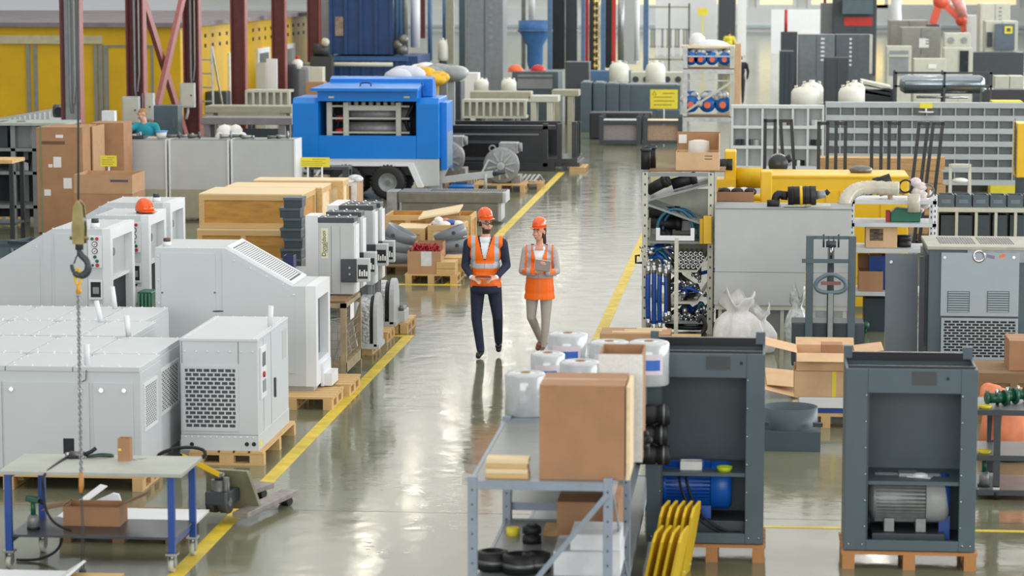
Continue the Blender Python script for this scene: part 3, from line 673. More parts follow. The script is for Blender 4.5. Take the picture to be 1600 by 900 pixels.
# --- units D : sloped to the left, with control panels
def dunit(label,px_fr,pyt,yD,zt,pxl,px_sl,deep,helmet=False,cap=None,left_slot=False):
 P=lambda px,py:W(px,py,yD)
 xr=P(px_fr,pyt)[0];xs=P(px_sl,pyt)[0]
 xl=xs-1.25;zl=zt-.72
 t=thing('compressor_enclosure',label,'machine',((xl+xr)/2,yD,0));yb=yD+deep
 profile_body(t,[(xl,.2),(xr-.1,.2),(xr-.1,zt),(xs,zt),(xl,zl)],yD,yb)
 part(t,'base_rail',MB().box(xl,xr,yD+.03,yb-.03,0,.2),MGREY)
 part(t,'end_frame',MB().box(xr-.1,xr,yD,yD+.12,.2,zt).box(xr-.1,xr,yb-.12,yb,.2,zt).box(xr-.1,xr,yD+.12,yb-.12,.2,.4).box(xr-.1,xr,yD+.12,yb-.12,zt-.13,zt),WHITE2)
 part(t,'inner_side',MB().box(xr-.095,xr-.09,yD+.12,yb-.12,zt-.62,zt-.13),LGREY)
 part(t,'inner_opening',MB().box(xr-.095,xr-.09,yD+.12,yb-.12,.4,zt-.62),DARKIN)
 part(t,'inner_rail',MB().box(xr-.09,xr-.04,yD+.12,yb-.12,zt-.64,zt-.6),WHITE2)
 part(t,'inner_fitting',MB().cyl((xr-.09,yD+.3,zt-.3),(xr-.03,yD+.3,zt-.3),.05,n=10),STEELD)
 a=xs+.02
 part(t,'front_panel',MB().box(a,xr-.28,yD-.01,yD,.32,zt-.06),WHITE,bev=.003)
 part(t,'end_panel',MB().prism([(xl+.03,.32),(xs-.16,.32),(xs-.16,zt-.16),(xl+.03,zl-.02)],yD-.01,yD),WHITE)
 part(t,'corner_strip',MB().box(xs-.12,xs-.02,yD-.006,yD,.3,zt-.05),WHITE)
 c0,c1=xr-.265,xr-.1
 cp=part(t,'control_strip',MB().box(c0,c1,yD-.022,yD-.01,zt-.46,zt-.075),WHITE2,bev=.003)
 cm=(c0+c1)/2
 def btn(n,x,z,r,m,rim=None):part(cp,n,MB().cyl((x,yD-.042,z),(x,yD-.022,z),r,n=14),m)
 btn('green_lamp',cm-.03,zt-.115,.018,GREEN);btn('red_lamp',cm+.028,zt-.115,.02,RED)
 for z in(zt-.18,zt-.26):
  part(cp,'gauge',MB().cyl((cm,yD-.036,z),(cm,yD-.022,z),.034,n=20),CHAR);part(cp,'gauge_dial',MB().cyl((cm,yD-.039,z),(cm,yD-.036,z),.026,n=20),PAPER)
  part(cp,'gauge_needle',MB().bar((cm-.01,yD-.041,z-.01),(cm+.014,yD-.041,z+.008),.006),BLACK)
 btn('green_button',cm,zt-.33,.019,GREEN);btn('green_button',cm+.026,zt-.38,.019,GREEN)
 btn('black_switch',cm-.03,zt-.43,.015,BLACK);btn('red_button',cm+.028,zt-.43,.022,RED)
 dp=part(t,'display_bezel',MB().box(c0,c1,yD-.025,yD-.01,zt-.84,zt-.6),WHITE2,bev=.003)
 part(dp,'display',MB().box(c0+.025,c1-.02,yD-.03,yD-.025,zt-.81,zt-.63),SCREEN);part(dp,'screen_glass',MB().box(c0+.05,c1-.04,yD-.032,yD-.03,zt-.77,zt-.69),MGREY)
 part(t,'slot',MB().box(cm-.03,cm+.03,yD-.018,yD-.01,zt-.88,zt-.86),BLACK)
 part(t,'document_pocket',MB().box(c0,c1,yD-.02,yD-.01,zt-1.1,zt-.9),WHITE2,bev=.003)
 bolts(t,lin((xs,yD+.02,zt),(xr-.05,yD+.02,zt),6)+lin((xs,yb-.05,zt),(xr-.05,yb-.05,zt),5)+lin((xl+.1,yD-.012,zl+.1),(xs-.2,yD-.012,zt-.22),3)+[(xr-.16,yD-.004,z)for z in np.linspace(.5,zt-.2,6)],.01)
 if cap:
  x,y=xr-.22,yD+.16
  part(t,'filler_port',MB().cyl((x,y,zt),(x,y,zt+.06),.055,n=16),WHITE2);part(t,'port_cap',MB().cyl((x,y,zt+.06),(x,y,zt+.11),.045,n=16),CHAR)
  if cap>1:part(t,'port_knob',MB().box(x-.2,x-.1,y-.1,y-.04,zt,zt+.03),BLACK)
 if left_slot:part(t,'fork_slot',MB().box(xl+.1,xs-.3,yD-.014,yD-.008,.22,.34),DARKIN)
 return t,xr,yb
zD=1.86
ys=[G(172,358,zD)[1],G(232,337,zD)[1],G(268,317,zD)[1]]
yDb=[G(194,343,zD)[1],G(254,326,zD)[1],G(291,308,zD)[1]]
dunit('white enclosure sloping to the left, nearest of three with control panels',172,358,ys[0],zD,0,82,yDb[0]-ys[0],cap=1,left_slot=True)
_,xr2,yb2=dunit('white enclosure with control panel, the orange helmet on its top',232,337,ys[1],zD,0,150,yDb[1]-ys[1])
dunit('white enclosure behind the one with the helmet, black knob on top',266,317,ys[2],zD,0,168,yDb[2]-ys[2],cap=2)
def helmet_parts(t,c,s=1.,rz=0.,m=None,strap=True,brim=True):
 "hard hat: shell, brim, ridges; c = centre of the rim in local coords, facing -y rotated by rz"
 R=Matrix.Rotation(rz,4,'Z');M=Matrix.Translation(Vector(c))@R@Matrix.Scale(s,4)
 q=MB();q.M=M
 prof=[(0,.155),(.04,.15),(.08,.128),(.105,.09),(.118,.04),(.124,.0),(.118,0),(.1,.06),(.06,.12),(0,.14)]
 n=28;vs=[];fs=[]
 for r,h in prof:
  for j in range(n):
   a=2*PI*j/n;vs.append((r*.88*math.cos(a),r*1.1*math.sin(a),h))
 for i in range(len(prof)-1):
  for j in range(n):j2=(j+1)%n;fs.append((i*n+j,i*n+j2,(i+1)*n+j2,(i+1)*n+j))
 q.add(vs,fs,True);part(t,'shell',q,m or ORANGE,False)
 b=MB();b.M=M
 vs=[];n=15
 for k in range(n):
  a=PI+PI*k/(n-1)*1.0
  for r,h in((.122,.006),(.122+.052*math.sin(PI*k/(n-1)),-.012),(.12,-.006)):
   vs.append((r*.9*math.cos(a),r*1.08*math.sin(a),h))
 b.add(vs,[(i*3+j,i*3+(j+1)%3,(i+1)*3+(j+1)%3,(i+1)*3+j)for i in range(n-1)for j in range(3)],True);part(t,'peak',b,m or ORANGE,False)
 g=MB();g.M=M
 for x in(-.03,0,.03):g.tube([(x,.13*math.cos(a)*1.0,.012+.142*math.sin(a)*(1-abs(x)*1.2))for a in np.linspace(.25,PI-.25,12)],.007,6)
 part(t,'ridge',g,m or ORANGE,False)
 if strap:
  h_=MB();h_.M=M;h_.lathe([(.1,-.03),(.106,-.03),(.106,.01),(.1,.01)],n=20);part(t,'inner_band',h_,CHAR,False)
x,y=G(226,333,zD)
hz=thing('hard_hat','orange hard hat resting on top of a white enclosure','helmet',(x,y,zD))
helmet_parts(hz,(0,0,.032),1.0,1.0)
x,y=xr2-.5,ys[1]-.25
x,z=W(236,463,ys[1]-.1)
t=thing('wire_basket','small green ribbed casing wedged between two white enclosures','casing',(x,ys[1]-.5,0))
part(t,'casing',MB().box(x-.08,x+.1,ys[1]-.5,ys[1]-.15,.6,z+.1),GREEN,bev=.01)
for k in range(4):part(t,'rib',MB().box(x-.07+k*.045,x-.05+k*.045,ys[1]-.52,ys[1]-.5,.62,z+.08),mat('pale_green_rib',(90,140,116),.5))
part(t,'stand',MB().box(x-.08,x+.1,ys[1]-.45,ys[1]-.2,0,.6),CHAR)
# ================================================================== UPRIGHT DRYER CABINETS
EW=.43
def dryer(label,px0,px1,pyt,yE,zlow=.86,stand=True,logo=False):
 x0,zt_=W(px0,pyt,yE);x1=W(px1,pyt,yE)[0];dp=.3
 t=thing('dryer_cabinet',label,'cabinet',((x0+x1)/2,yE,0))
 b=part(t,'housing',MB().box(x0,x1,yE,yE+dp,zlow,zt_-.06),LGREY,bev=.008)
 w=x1-x0
 panel_seams(t,[(x0+w*.36,x0+w*.36+.006,yE-.001,yE+.004,zlow+.02,zt_-.1),(x0+w*.62,x0+w*.62+.004,yE-.001,yE+.004,zlow+.02,zt_-.1)])
 part(t,'side_cover',MB().box(x1,x1+.03,yE+.02,yE+dp-.02,zlow+.02,zt_-.09),WHITE2,bev=.004)
 tp=part(t,'top_cap',MB().box(x0-.005,x1+.01,yE-.008,yE+dp,zt_-.06,zt_),CHAR,bev=.006)
 q=MB()
 for k in range(3):
  for y in(yE+.04,yE+dp-.05):q.ball((x0+w*(.18+.32*k),y,zt_+.005),.016,8,5)
 part(tp,'cap_screws',q,CHROME,stuff=True)
 if stand:part(t,'stand',MB().box(x0+.02,x1-.02,yE+.03,yE+dp-.02,0,.1).box(x0+.02,x0+.07,yE+.03,yE+.08,.1,zlow).box(x1-.07,x1-.02,yE+.03,yE+.08,.1,zlow).box(x0+.02,x1-.02,yE+dp-.07,yE+dp-.02,.1,zlow),MGREY)
 bx=part(t,'valve_block',MB().box(x1-.15,x1+.06,yE-.05,yE+.02,zt_-.78,zt_-.5),CHAR,bev=.006)
 part(bx,'control_box',MB().box(x1+.05,x1+.2,yE-.09,yE+.06,zt_-.77,zt_-.49),LGREY,bev=.006);part(bx,'fitting',MB().cyl((x1-.04,yE-.07,zt_-.6),(x1-.04,yE-.05,zt_-.6),.014,n=8).cyl((x1-.04,yE-.07,zt_-.68),(x1-.04,yE-.05,zt_-.68),.014,n=8),CHROME)
 q=MB()
 for k in range(4):q.box(x1+.08+k*.028,x1+.098+k*.028,yE-.095,yE-.09,zt_-.7,zt_-.62-.02*(k%2))
 part(bx,'display',MB().box(x1+.065,x1+.185,yE-.094,yE-.09,zt_-.73,zt_-.56),SCREEN);part(bx,'display_scale',q,PAPER,stuff=True)
 if logo:
  lb=part(t,'name_label',MB().box(x0+.035,x0+.12,yE-.003,yE,zt_-.5,zt_-.13),mat('pale_yellow_label',(222,220,186),.6))
  text(t,'lettering','Donaldson',(x0+.07-t.location.x,-.005,zt_-.315),.072,BLACK,(PI/2,-PI/2,0),sx=1.0)
  text(t,'lettering','Ultrafilter',(x0+.105-t.location.x,-.005,zt_-.36),.034,BLACK,(PI/2,-PI/2,0))
 return t
yE1=32.1
dryer('grey dryer cabinet with a pale name label above the wire cage',497,552,340,yE1,.99,False,logo=True)
dryer('grey dryer cabinet directly behind the labelled one',510,563,331,yE1+.65,.99,False)
dryer('third grey dryer cabinet in the row behind the labelled one',530,582,321,yE1+2.1)
dryer('last grey dryer cabinet in the row, nearest the wooden crates',540,593,317,yE1+2.7)
def board(label,px0,px1,pyt,Y,d):
 x0,z1=W(px0,pyt,Y);x1=W(px1,pyt,Y)[0]
 t=thing('insulation_board',label,'panel',((x0+x1)/2,Y,0))
 part(t,'board',MB().box(x0,x1,Y,Y+d,0,z1),WHITE2);part(t,'film_edge',MB().box(x1,x1+.03,Y,Y+d*.9,.05,z1-.03),mat('bluish_film',(170,190,206),.3,var=.2,scale=10))
board('tall white board leaning left of the labelled dryer cabinet',477,497,337,yE1+1.4,.4)
board('shorter white board behind the first pair of dryer cabinets',511,531,321,yE1+2.4,.9)
# ================================================================== WIRE CAGE
yG=G(525,598)[1]
gx0,gx1=W(510,560,yG)[0],W(541,560,yG)[0];gd=1.25;gz=.95
t=thing('wire_cage','rusty beige wire mesh pallet cage full of bare metal parts','cage',((gx0+gx1)/2,yG,0))
gx0-=.45
RB=mat('worn_beige_steel',(164,148,118),.6,var=.14,scale=8)
for x in(gx0,gx1-.07):
 for y in(yG,yG+gd-.06):part(t,'corner_post',MB().box(x,x+.07,y,y+.06,0,gz),RB)
part(t,'base',MB().box(gx0,gx1,yG+.005,yG+gd,.12,.24),RB)
part(t,'top_rail',MB().box(gx0,gx1,yG,yG+.05,gz-.05,gz),RB);part(t,'top_rail',MB().box(gx1-.05,gx1,yG,yG+gd,gz-.05,gz),RB);part(t,'top_rail',MB().box(gx0,gx1,yG+gd-.05,yG+gd,gz-.05,gz),RB)
q=MB()
for x in np.arange(gx0+.08,gx1-.05,.1):q.box(x,x+.006,yG+.02,yG+.027,.24,gz-.04)
for z in np.arange(.3,gz-.05,.1):q.box(gx0,gx1-.05,yG+.02,yG+.027,z,z+.007)
part(t,'front_mesh',q,RB,stuff=True)
q=MB()
for y in np.arange(yG+.1,yG+gd-.08,.1):q.box(gx1-.035,gx1-.029,y,y+.006,.24,gz-.04)
for z in np.arange(.29,gz-.05,.09):q.box(gx1-.035,gx1-.029,yG+.05,yG+gd-.05,z,z+.006)
part(t,'side_mesh',q,RB,stuff=True)
for k in range(5):part(t,'top_board',MB().box(gx0+.02,gx1-.02,yG+.06+k*.24,yG+.28+k*.24,gz,gz+.03),WOODD)
part(t,'paper_label',MB().box(gx1-.02,gx1-.015,yG+.45,yG+.75,gz-.25,gz-.05),PAPER)
rr=random.Random(5)
for i in range(9):
 y=yG+.15+i*.12;x=gx1-.26+rr.uniform(-.04,.04);h=.45+.25*(i/9)+rr.uniform(-.08,.08)
 q=MB();q.cbox((x,y,.25+h/2),(.3,.03,h),(rr.uniform(-.25,.1),rr.uniform(-.35,.35),rr.uniform(-.2,.2)))
 single('sheet_bracket','bent bare steel bracket lying inside the wire cage','bracket',q,LGREY if i%3 else STEEL,(x,y,.25),group='steel brackets in the wire cage',bev=.006)
# ================================================================== FOIL WRAPPED MOTORS ON PALLETS BEHIND THE CAGE
FOIL=mat('crinkled_silver_foil',(198,200,202),.3,metal=.6,var=.2,scale=26,bump=.9)
def wrapped(label,px0,px1,pyt,pyb,Y):
 x0,x1,z0,z1=RC(px0,px1,pyt,pyb,Y);w=x1-x0;h=z1
 t=thing('wrapped_unit',label,'machine',((x0+x1)/2,Y,z0));zb=z0
 xm=x0+w*.55;yb=Y+.5
 arch=lambda a,b:[(a,zb),(b,zb)]+[(b-(b-a)*.0,z1-.25)]+[(a+(b-a)*(.5+.5*math.cos(u)),z1-.25+.25*math.sin(u))for u in np.linspace(0,PI,10)]
 q=MB();prof=[(Y,zb),(yb,zb)]+[(Y+.25+.25*math.cos(u),z1-.25+.25*math.sin(u))for u in np.linspace(0,PI,12)]
 q.prism(prof,x0,xm,'x');part(t,'foil_jacket',q,FOIL,bev=.01)
 q=MB();q.prism([(Y+.02,zb+.05),(yb-.02,zb+.05)]+[(Y+.25+.24*math.cos(u),z1-.25+.235*math.sin(u))for u in np.linspace(0,PI,12)],xm,xm+w*.14,'x');part(t,'rubber_gasket',q,BLACK)
 q=MB();q.prism([(Y-.03,zb-.02),(yb+.02,zb-.02)]+[(Y+.25+.28*math.cos(u),z1-.25+.28*math.sin(u))for u in np.linspace(0,PI,12)],xm+w*.2,x1,'x');part(t,'end_cover',q,LGREY,bev=.01)
 part(t,'mount_foot',MB().box(x0,x1+.02,Y-.03,Y+.5,zb-.04,zb+.02),LGREY)
 return t
Yf1=33.4;Yf2=35.6
wrapped('foil wrapped unit with grey end cover, just behind the wire cage',562,590,464,540,Yf1)
wrapped('foil wrapped unit with grey end cover, second behind the wire cage',583,616,441,505,Yf2)
def fpal(label,px0,px1,pyb,zt_=.144):
 x0,Y=G(px0,pyb);x1=G(px1,pyb)[0];pallet(label,x0,x1,Y,Y+.8,along='x',m=WOOD,nb=4)
 return Y
z_=RC(562,590,464,540,Yf1)[2]
fpal('pine pallet under the first foil wrapped unit behind the cage',548,583,555);fpal('pine pallet under the second foil wrapped unit',572,606,545-9)
x0,Y=G(608,521);x1=G(632,521)[0]
pallet('light pine pallet carrying a small grey machine base by the line',x0-.1,x1+.05,Y,Y+.9,along='x',m=WOOD)
t=thing('machine_bed','small grey machine base on the pallet at the corner of the yellow line','machine base',((x0+x1)/2,Y+.3,.144))
part(t,'channel',MB().box(x0,x1,Y+.05,Y+.5,.144,.3),LGREY,bev=.008);part(t,'upright_plate',MB().box(x0,x0+.05,Y+.05,Y+.5,.3,.42),LGREY);part(t,'cross_plate',MB().box(x0+.1,x1-.02,Y+.12,Y+.42,.3,.34),MGREY);part(t,'bolt',MB().cyl((x1-.05,Y+.1,.3),(x1-.05,Y+.1,.38),.03,n=8),STEELD)
# ================================================================== PEOPLE
def body_mesh(prims,voxel,name,smooth_it=6):
 """prims: (kind, data..., tag). 'c' tapered capsule p,q,r1,r2 ; 'e' ellipsoid centre, radii, (rot) -> one voxel-remeshed surface"""
 mb=MB()
 for p in prims:
  if p[0]=='c':
   _,a,b,r1,r2,tag=p[:6];a,b=Vector(a),Vector(b);n=6
   pts=[a.lerp(b,i/n)for i in range(n+1)];mb.tube(pts,[r1+(r2-r1)*i/n for i in range(n+1)],14);mb.ball(a,r1,14,8);mb.ball(b,r2,14,8)
  else:
   _,c,r,tag=p[:4];rot=p[4]if len(p)>4 else(0,0,0)
   mb.M=Matrix.Translation(Vector(c))@Euler(rot).to_matrix().to_4x4();mb.ball((0,0,0),r,20,14);mb.M=None
 me=mb.mesh(name+'_src',[BLACK]);o=bpy.data.objects.new(name+'_src',me);COL.objects.link(o)
 rm=o.modifiers.new('r','REMESH');rm.mode='VOXEL';rm.voxel_size=voxel;rm.use_smooth_shade=True
 sm=o.modifiers.new('s','SMOOTH');sm.iterations=smooth_it;sm.factor=.5
 dg=bpy.context.evaluated_depsgraph_get();out=bpy.data.meshes.new_from_object(o.evaluated_get(dg));out.name=name
 bpy.data.objects.remove(o);bpy.data.meshes.remove(me);out.materials.clear()
 return out
def prim_dist(prims,P):
 D=np.full((len(prims),len(P)),9.)
 for k,p in enumerate(prims):
  if p[0]=='c':
   a,b=np.array(p[1],float),np.array(p[2],float);ab=b-a;t=np.clip(((P-a)@ab)/(ab@ab),0,1)
   D[k]=np.linalg.norm(P-(a+t[:,None]*ab),axis=1)-(p[3]+(p[4]-p[3])*t)
  else:
   R=np.array(Euler(p[4]if len(p)>4 else(0,0,0)).to_matrix());q=(P-np.array(p[1],float))@R;r=np.array(p[2],float)
   l=np.linalg.norm(q/r,axis=1);D[k]=(l-1)*r.min()
 return D
def centers(me):
 n=len(me.polygons);a=np.empty(n*3,np.float64);me.polygons.foreach_get('center',a);return a.reshape(n,3)
def normals(me):
 n=len(me.polygons);a=np.empty(n*3,np.float64);me.polygons.foreach_get('normal',a);return a.reshape(n,3)
def paint(me,mats,idx):
 for m in mats:me.materials.append(m)
 me.polygons.foreach_set('material_index',np.asarray(idx,np.int32));me.polygons.foreach_set('use_smooth',np.ones(len(me.polygons),bool));me.update()
def keep(me,mask):
 bm=bmesh.new();bm.from_mesh(me);bm.faces.ensure_lookup_table()
 bmesh.ops.delete(bm,geom=[f for f,k in zip(bm.faces,mask)if not k],context='FACES');bm.to_mesh(me);bm.free();me.update()
def attach(t,name,me):
 o=bpy.data.objects.new(name,me);COL.objects.link(o);o.parent=t;return o
SKIN=mat('light_skin',(222,172,146),.5,var=.04);SKIN2=mat('warm_skin',(218,162,134),.5,var=.04)
NAVY=mat('navy_suit_cloth',(30,38,62),.8,var=.1,scale=30);SHIRT=mat('white_shirt',(234,236,240),.7,var=.02);SHOE=mat('black_leather',(22,20,22),.35)
GJKT=mat('grey_marl_jacket',(188,182,180),.85,var=.12,scale=60);GTRS=mat('warm_grey_trousers',(176,168,160),.85,var=.05);BOOT=mat('tan_leather',(130,84,60),.5)
VEST=mat('orange_hi_vis',(255,112,2),.6,var=.03,scale=12,emit=.0);REFL=mat('silver_reflective_tape',(176,184,190),.35,var=.05)
BEARD=mat('dark_brown_hair',(74,50,38),.8,var=.15,scale=60);LIP=mat('lip_red',(190,92,88),.5);EYEW=mat('eye_white',(240,240,236),.3);PUP=mat('dark_eye',(40,28,24),.2)
def hand(prims,wrist,d,up,side,s=1.,curl=.6,tag='skin'):
 "palm + five fingers; d = pointing direction, up = back of the hand, side = thumb side"
 d,up,side=Vector(d).normalized(),Vector(up).normalized(),Vector(side).normalized();w=Vector(wrist)
 k=w+d*.05*s;prims.append(('c',w,w+d*.03*s,.026*s,.03*s,tag))
 for i in range(4):
  o=side*((1.5-i)*.0205*s);L_=(.075,.084,.078,.06)[i]*s
  b=w+d*.09*s+o;prims.append(('c',w+d*.02*s+o*.7,b,.0165*s,.0125*s,tag))
  d1=(d*math.cos(curl*.6)-up*math.sin(curl*.6));m1=b+d1*L_*.5;d2=(d*math.cos(curl*1.4)-up*math.sin(curl*1.4));e=m1+d2*L_*.5
  prims.append(('c',b,m1,.0105*s,.0095*s,tag));prims.append(('c',m1,e,.0095*s,.008*s,tag))
 b=w+d*.03*s+side*.03*s;m1=b+(side*.7+d*.7-up*.15).normalized()*.045*s;prims.append(('c',b,m1,.0135*s,.0115*s,tag));prims.append(('c',m1,m1+(d*.9+side*.2-up*.3).normalized()*.035*s,.0115*s,.009*s,tag))
def head_prims(c,yaw,s=1.,tilt=0.):
 "head centre c; face towards -y turned by yaw"
 R=Euler((tilt,0,yaw)).to_matrix();c=Vector(c);f=lambda x,y,z:c+R@Vector((x,y,z))*s
 rot=(tilt,0,yaw)
 P=[('e',f(0,.012,.03),(.076*s,.096*s,.09*s),'skin',rot),('e',f(0,-.03,-.045),(.058*s,.062*s,.075*s),'skin',rot),('e',f(0,-.055,-.088),(.03*s,.03*s,.026*s),'skin',rot),('c',f(0,-.092,.012),f(0,-.112,-.028),.01*s,.0155*s,'skin'),('e',f(.0,-.085,-.062),(.026*s,.015*s,.012*s),'skin',rot)]
 for sx in(-1,1):P+=[('e',f(sx*.078,.012,-.005),(.012*s,.022*s,.034*s),'skin',rot),('e',f(sx*.042,-.07,-.028),(.024*s,.02*s,.024*s),'skin',rot),('e',f(sx*.032,-.084,.034),(.03*s,.014*s,.01*s),'skin',rot)]
 return P,f,R,rot
def face_parts(t,f,R,rot,s,lip=True,smile=False):
 for sx in(-1,1):
  q=MB();q.M=Matrix.Translation(f(sx*.032,-.083,.01))@Euler(rot).to_matrix().to_4x4();q.ball((0,0,0),(.015*s,.01*s,.009*s),12,8);e=part(t,'eye',q,EYEW,False)
  q=MB();q.M=Matrix.Translation(f(sx*.032,-.091,.01))@Euler(rot).to_matrix().to_4x4();q.ball((0,0,0),(.0075*s,.004*s,.008*s),10,6);part(e,'pupil',q,PUP,False)
  q=MB().tube([f(sx*.014,-.097,.034),f(sx*.033,-.097,.04),f(sx*.054,-.083,.033)],.0048*s,6);part(t,'eyebrow',q,BEARD,False)
 pts=[f(x,-.1+abs(x)*.35,-.064+(abs(x)*.35 if smile else 0))for x in(-.027,-.014,0,.014,.027)]
 part(t,'mouth',MB().tube(pts,[.004*s,.007*s,.008*s,.007*s,.004*s],8),LIP,False)
 if smile:part(t,'teeth',MB().tube([f(x,-.104+abs(x)*.35,-.0625+abs(x)*.35)for x in(-.018,0,.018)],.0045*s,6),EYEW,False)
# ---- man: x towards +X is photo right, faces -y (towards the camera)
def legs(prims,hip,knee,ankle,toe,r,tag,shoe):
 prims.append(('c',hip,knee,r[0],r[1],tag));prims.append(('c',knee,ankle,r[1]*1.0,r[2],tag))
 a,b=Vector(ankle),Vector(toe);prims.append(('c',a+Vector((0,.02,-.035)),b,.043,.036,shoe));prims.append(('e',a.lerp(b,.5)+Vector((0,0,-.008)),(.046,.1,.035),shoe))
mx,my=G(759,558)
man=thing('person','bearded man in orange vest, navy suit and orange hard hat walking with a red folder','person',(mx,my,0))
P=[]
legs(P,(-.1,.0,.93),(-.115,-.03,.5),(-.06,-.05,.1),(-.075,-.2,.04),(.102,.068,.052),'trouser','shoe')
legs(P,(.1,.02,.93),(.15,.02,.52),(.135,.3,.17),(.145,.2,.07),(.102,.068,.052),'trouser','shoe')
P+=[('e',(0,0,.99),(.175,.125,.14),'trouser'),('e',(0,.0,1.16),(.17,.12,.18),'jacket'),('e',(0,.0,1.34),(.195,.125,.17),'jacket'),('e',(0,.01,1.05),(.188,.13,.13),'jacket'),('c',(-.17,.0,1.47),(.17,.0,1.47),.075,.075,'jacket'),('c',(0,.01,1.47),(0,-.01,1.62),.062,.056,'skin'),('e',(0,-.01,1.5),(.085,.08,.055),'shirt')]
sh={-1:(-.215,.0,1.455),1:(.215,.0,1.455)}
elb={-1:(-.262,-.0,1.17),1:(.268,.01,1.18)}
wr={-1:(-.165,-.215,1.06),1:(.17,-.215,1.065)}
for k in(-1,1):
 P.append(('c',sh[k],elb[k],.07,.054,'jacket'));P.append(('c',elb[k],wr[k],.054,.04,'jacket'))
 a,b=Vector(elb[k]),Vector(wr[k]);dd=(b-a).normalized();P.append(('c',b-dd*.005,b+dd*.025,.034,.033,'cuff'))
 hand(P,b+dd*.03,(-k*.75,-.6,-.12),(0,-.2,1),(-k*.3,.5,.35),1.0,.7)
HP,f,R,rot=head_prims((.0,-.035,1.715),.62,1.0)
P+=HP
me=body_mesh(P,.0085,'body');C=centers(me);D=prim_dist(P,C);near=D.argmin(0)
tags=[p[5]if p[0]=='c' else p[3]for p in P];names=['skin','jacket','trouser','shirt','cuff','shoe','beard']
idx=np.array([names.index(tags[i])for i in near])
v=(C[:,2]>1.27)&(C[:,2]<1.56)&(np.abs(C[:,0])<.015+(C[:,2]-1.27)*.21)&(C[:,1]<-.02)&(idx!=0);idx[v]=3
loc=(C-np.array(f(0,0,0)))@np.array(R)
bd=(idx==0)&(C[:,2]>1.5)&(loc[:,2]<-.045)&(loc[:,2]>-.13)&(loc[:,1]<.012)&~((loc[:,2]>-.062)&(np.abs(loc[:,0])<.05)&(loc[:,1]<-.05));idx[bd]=6
bd=(idx==0)&(C[:,2]>1.5)&(np.abs(loc[:,0])>.055)&(loc[:,1]>-.02)&(loc[:,1]<.02)&(loc[:,2]<.03)&(loc[:,2]>-.05);idx[bd]=6
idx[(loc[:,1]>.035)&(loc[:,2]>-.06)&(C[:,2]>1.62)]=6
paint(me,[SKIN,NAVY,NAVY,SHIRT,SHIRT,SHOE,BEARD],idx);attach(man,'body',me)
face_parts(man,f,R,rot,1.0)
g=MB()
for sx in(-1,1):
 pts=[f(sx*.034+.026*math.cos(a),-.108,.008+.017*math.sin(a))for a in np.linspace(0,2*PI,14,endpoint=False)];g.tube(pts,.0036,6,closed=True);g.tube([f(sx*.06,-.106,.014),f(sx*.08,-.05,.016),f(sx*.082,.01,.01)],.0035,6)
g.tube([f(-.009,-.11,.012),f(.009,-.11,.012)],.0035,6);part(man,'glasses',g,BLACK,False)
def vest_mesh(prims,infl,z0,z1,neck,armx,name,stripes,jk=('jacket','shirt','trouser')):
 Q=[]
 for p in prims:
  tg=p[5]if p[0]=='c' else p[3]
  if tg not in jk:continue
  if p[0]=='c':
   if abs(p[1][0])>.2 and p[2][2]<p[1][2]:continue
   if p[1][2]<.95:continue
   Q.append(('c',p[1],p[2],p[3]+infl,p[4]+infl,tg))
  else:Q.append(('e',p[1],tuple(r+infl for r in p[2]),tg))
 return Q
VP=vest_mesh(P,.017,0,0,0,0,'vest',0)
VP+=[('c',(-.02,.0,.95),(.02,.0,.95),.165,.165,'jacket'),('e',(0,0,.92),(.205,.155,.14),'jacket')]
vm=body_mesh(VP,.0085,'vest');C=centers(vm)
m=(C[:,2]>.905)&(C[:,2]<1.6)&(np.abs(C[:,0])<.235)
m&=~((C[:,1]<.03)&(C[:,2]>1.26)&(np.abs(C[:,0])<.012+(C[:,2]-1.26)*.29));m&=~((C[:,2]>1.51)&(np.abs(C[:,0])<.08))
m&=~((C[:,2]>1.22)&(np.abs(C[:,0])>.222))
keep(vm,m);C=centers(vm)
ix=np.zeros(len(C),int);ix[(C[:,2]>1.155)&(C[:,2]<1.215)]=1;ix[(C[:,2]>1.155)&(np.abs(np.abs(C[:,0])-.148)<.027)]=1
ix[(np.abs(C[:,0])<.008)&(C[:,1]<0)&(C[:,2]<1.26)]=2
ix[(C[:,2]<.92)]=2
paint(vm,[VEST,REFL,mat('orange_vest_trim',(232,120,70),.6)],ix);attach(man,'vest',vm)
part(man,'jacket_hem',MB().lathe([(.185,.93),(.192,.88),(.19,.83),(.18,.83),(.178,.93)],n=28),NAVY,False)
HH=thing('hard_hat','orange hard hat worn by the bearded man in the aisle','helmet',(mx,my,0))
helmet_parts(HH,f(0,.008,.072),.88,.62,strap=False)
fo=thing('folder','thin dark red folder held in both hands by the man','folder',(mx,my-.305,1.07))
part(fo,'cover',MB().cbox((0,.0,-.005),(.2,.13,.007),(.05,0,.02)),mat('dark_red_cover',(120,30,34),.5),False);part(fo,'pages',MB().cbox((0,.0,-.011),(.19,.12,.005),(.05,0,.02)),PAPER,False)
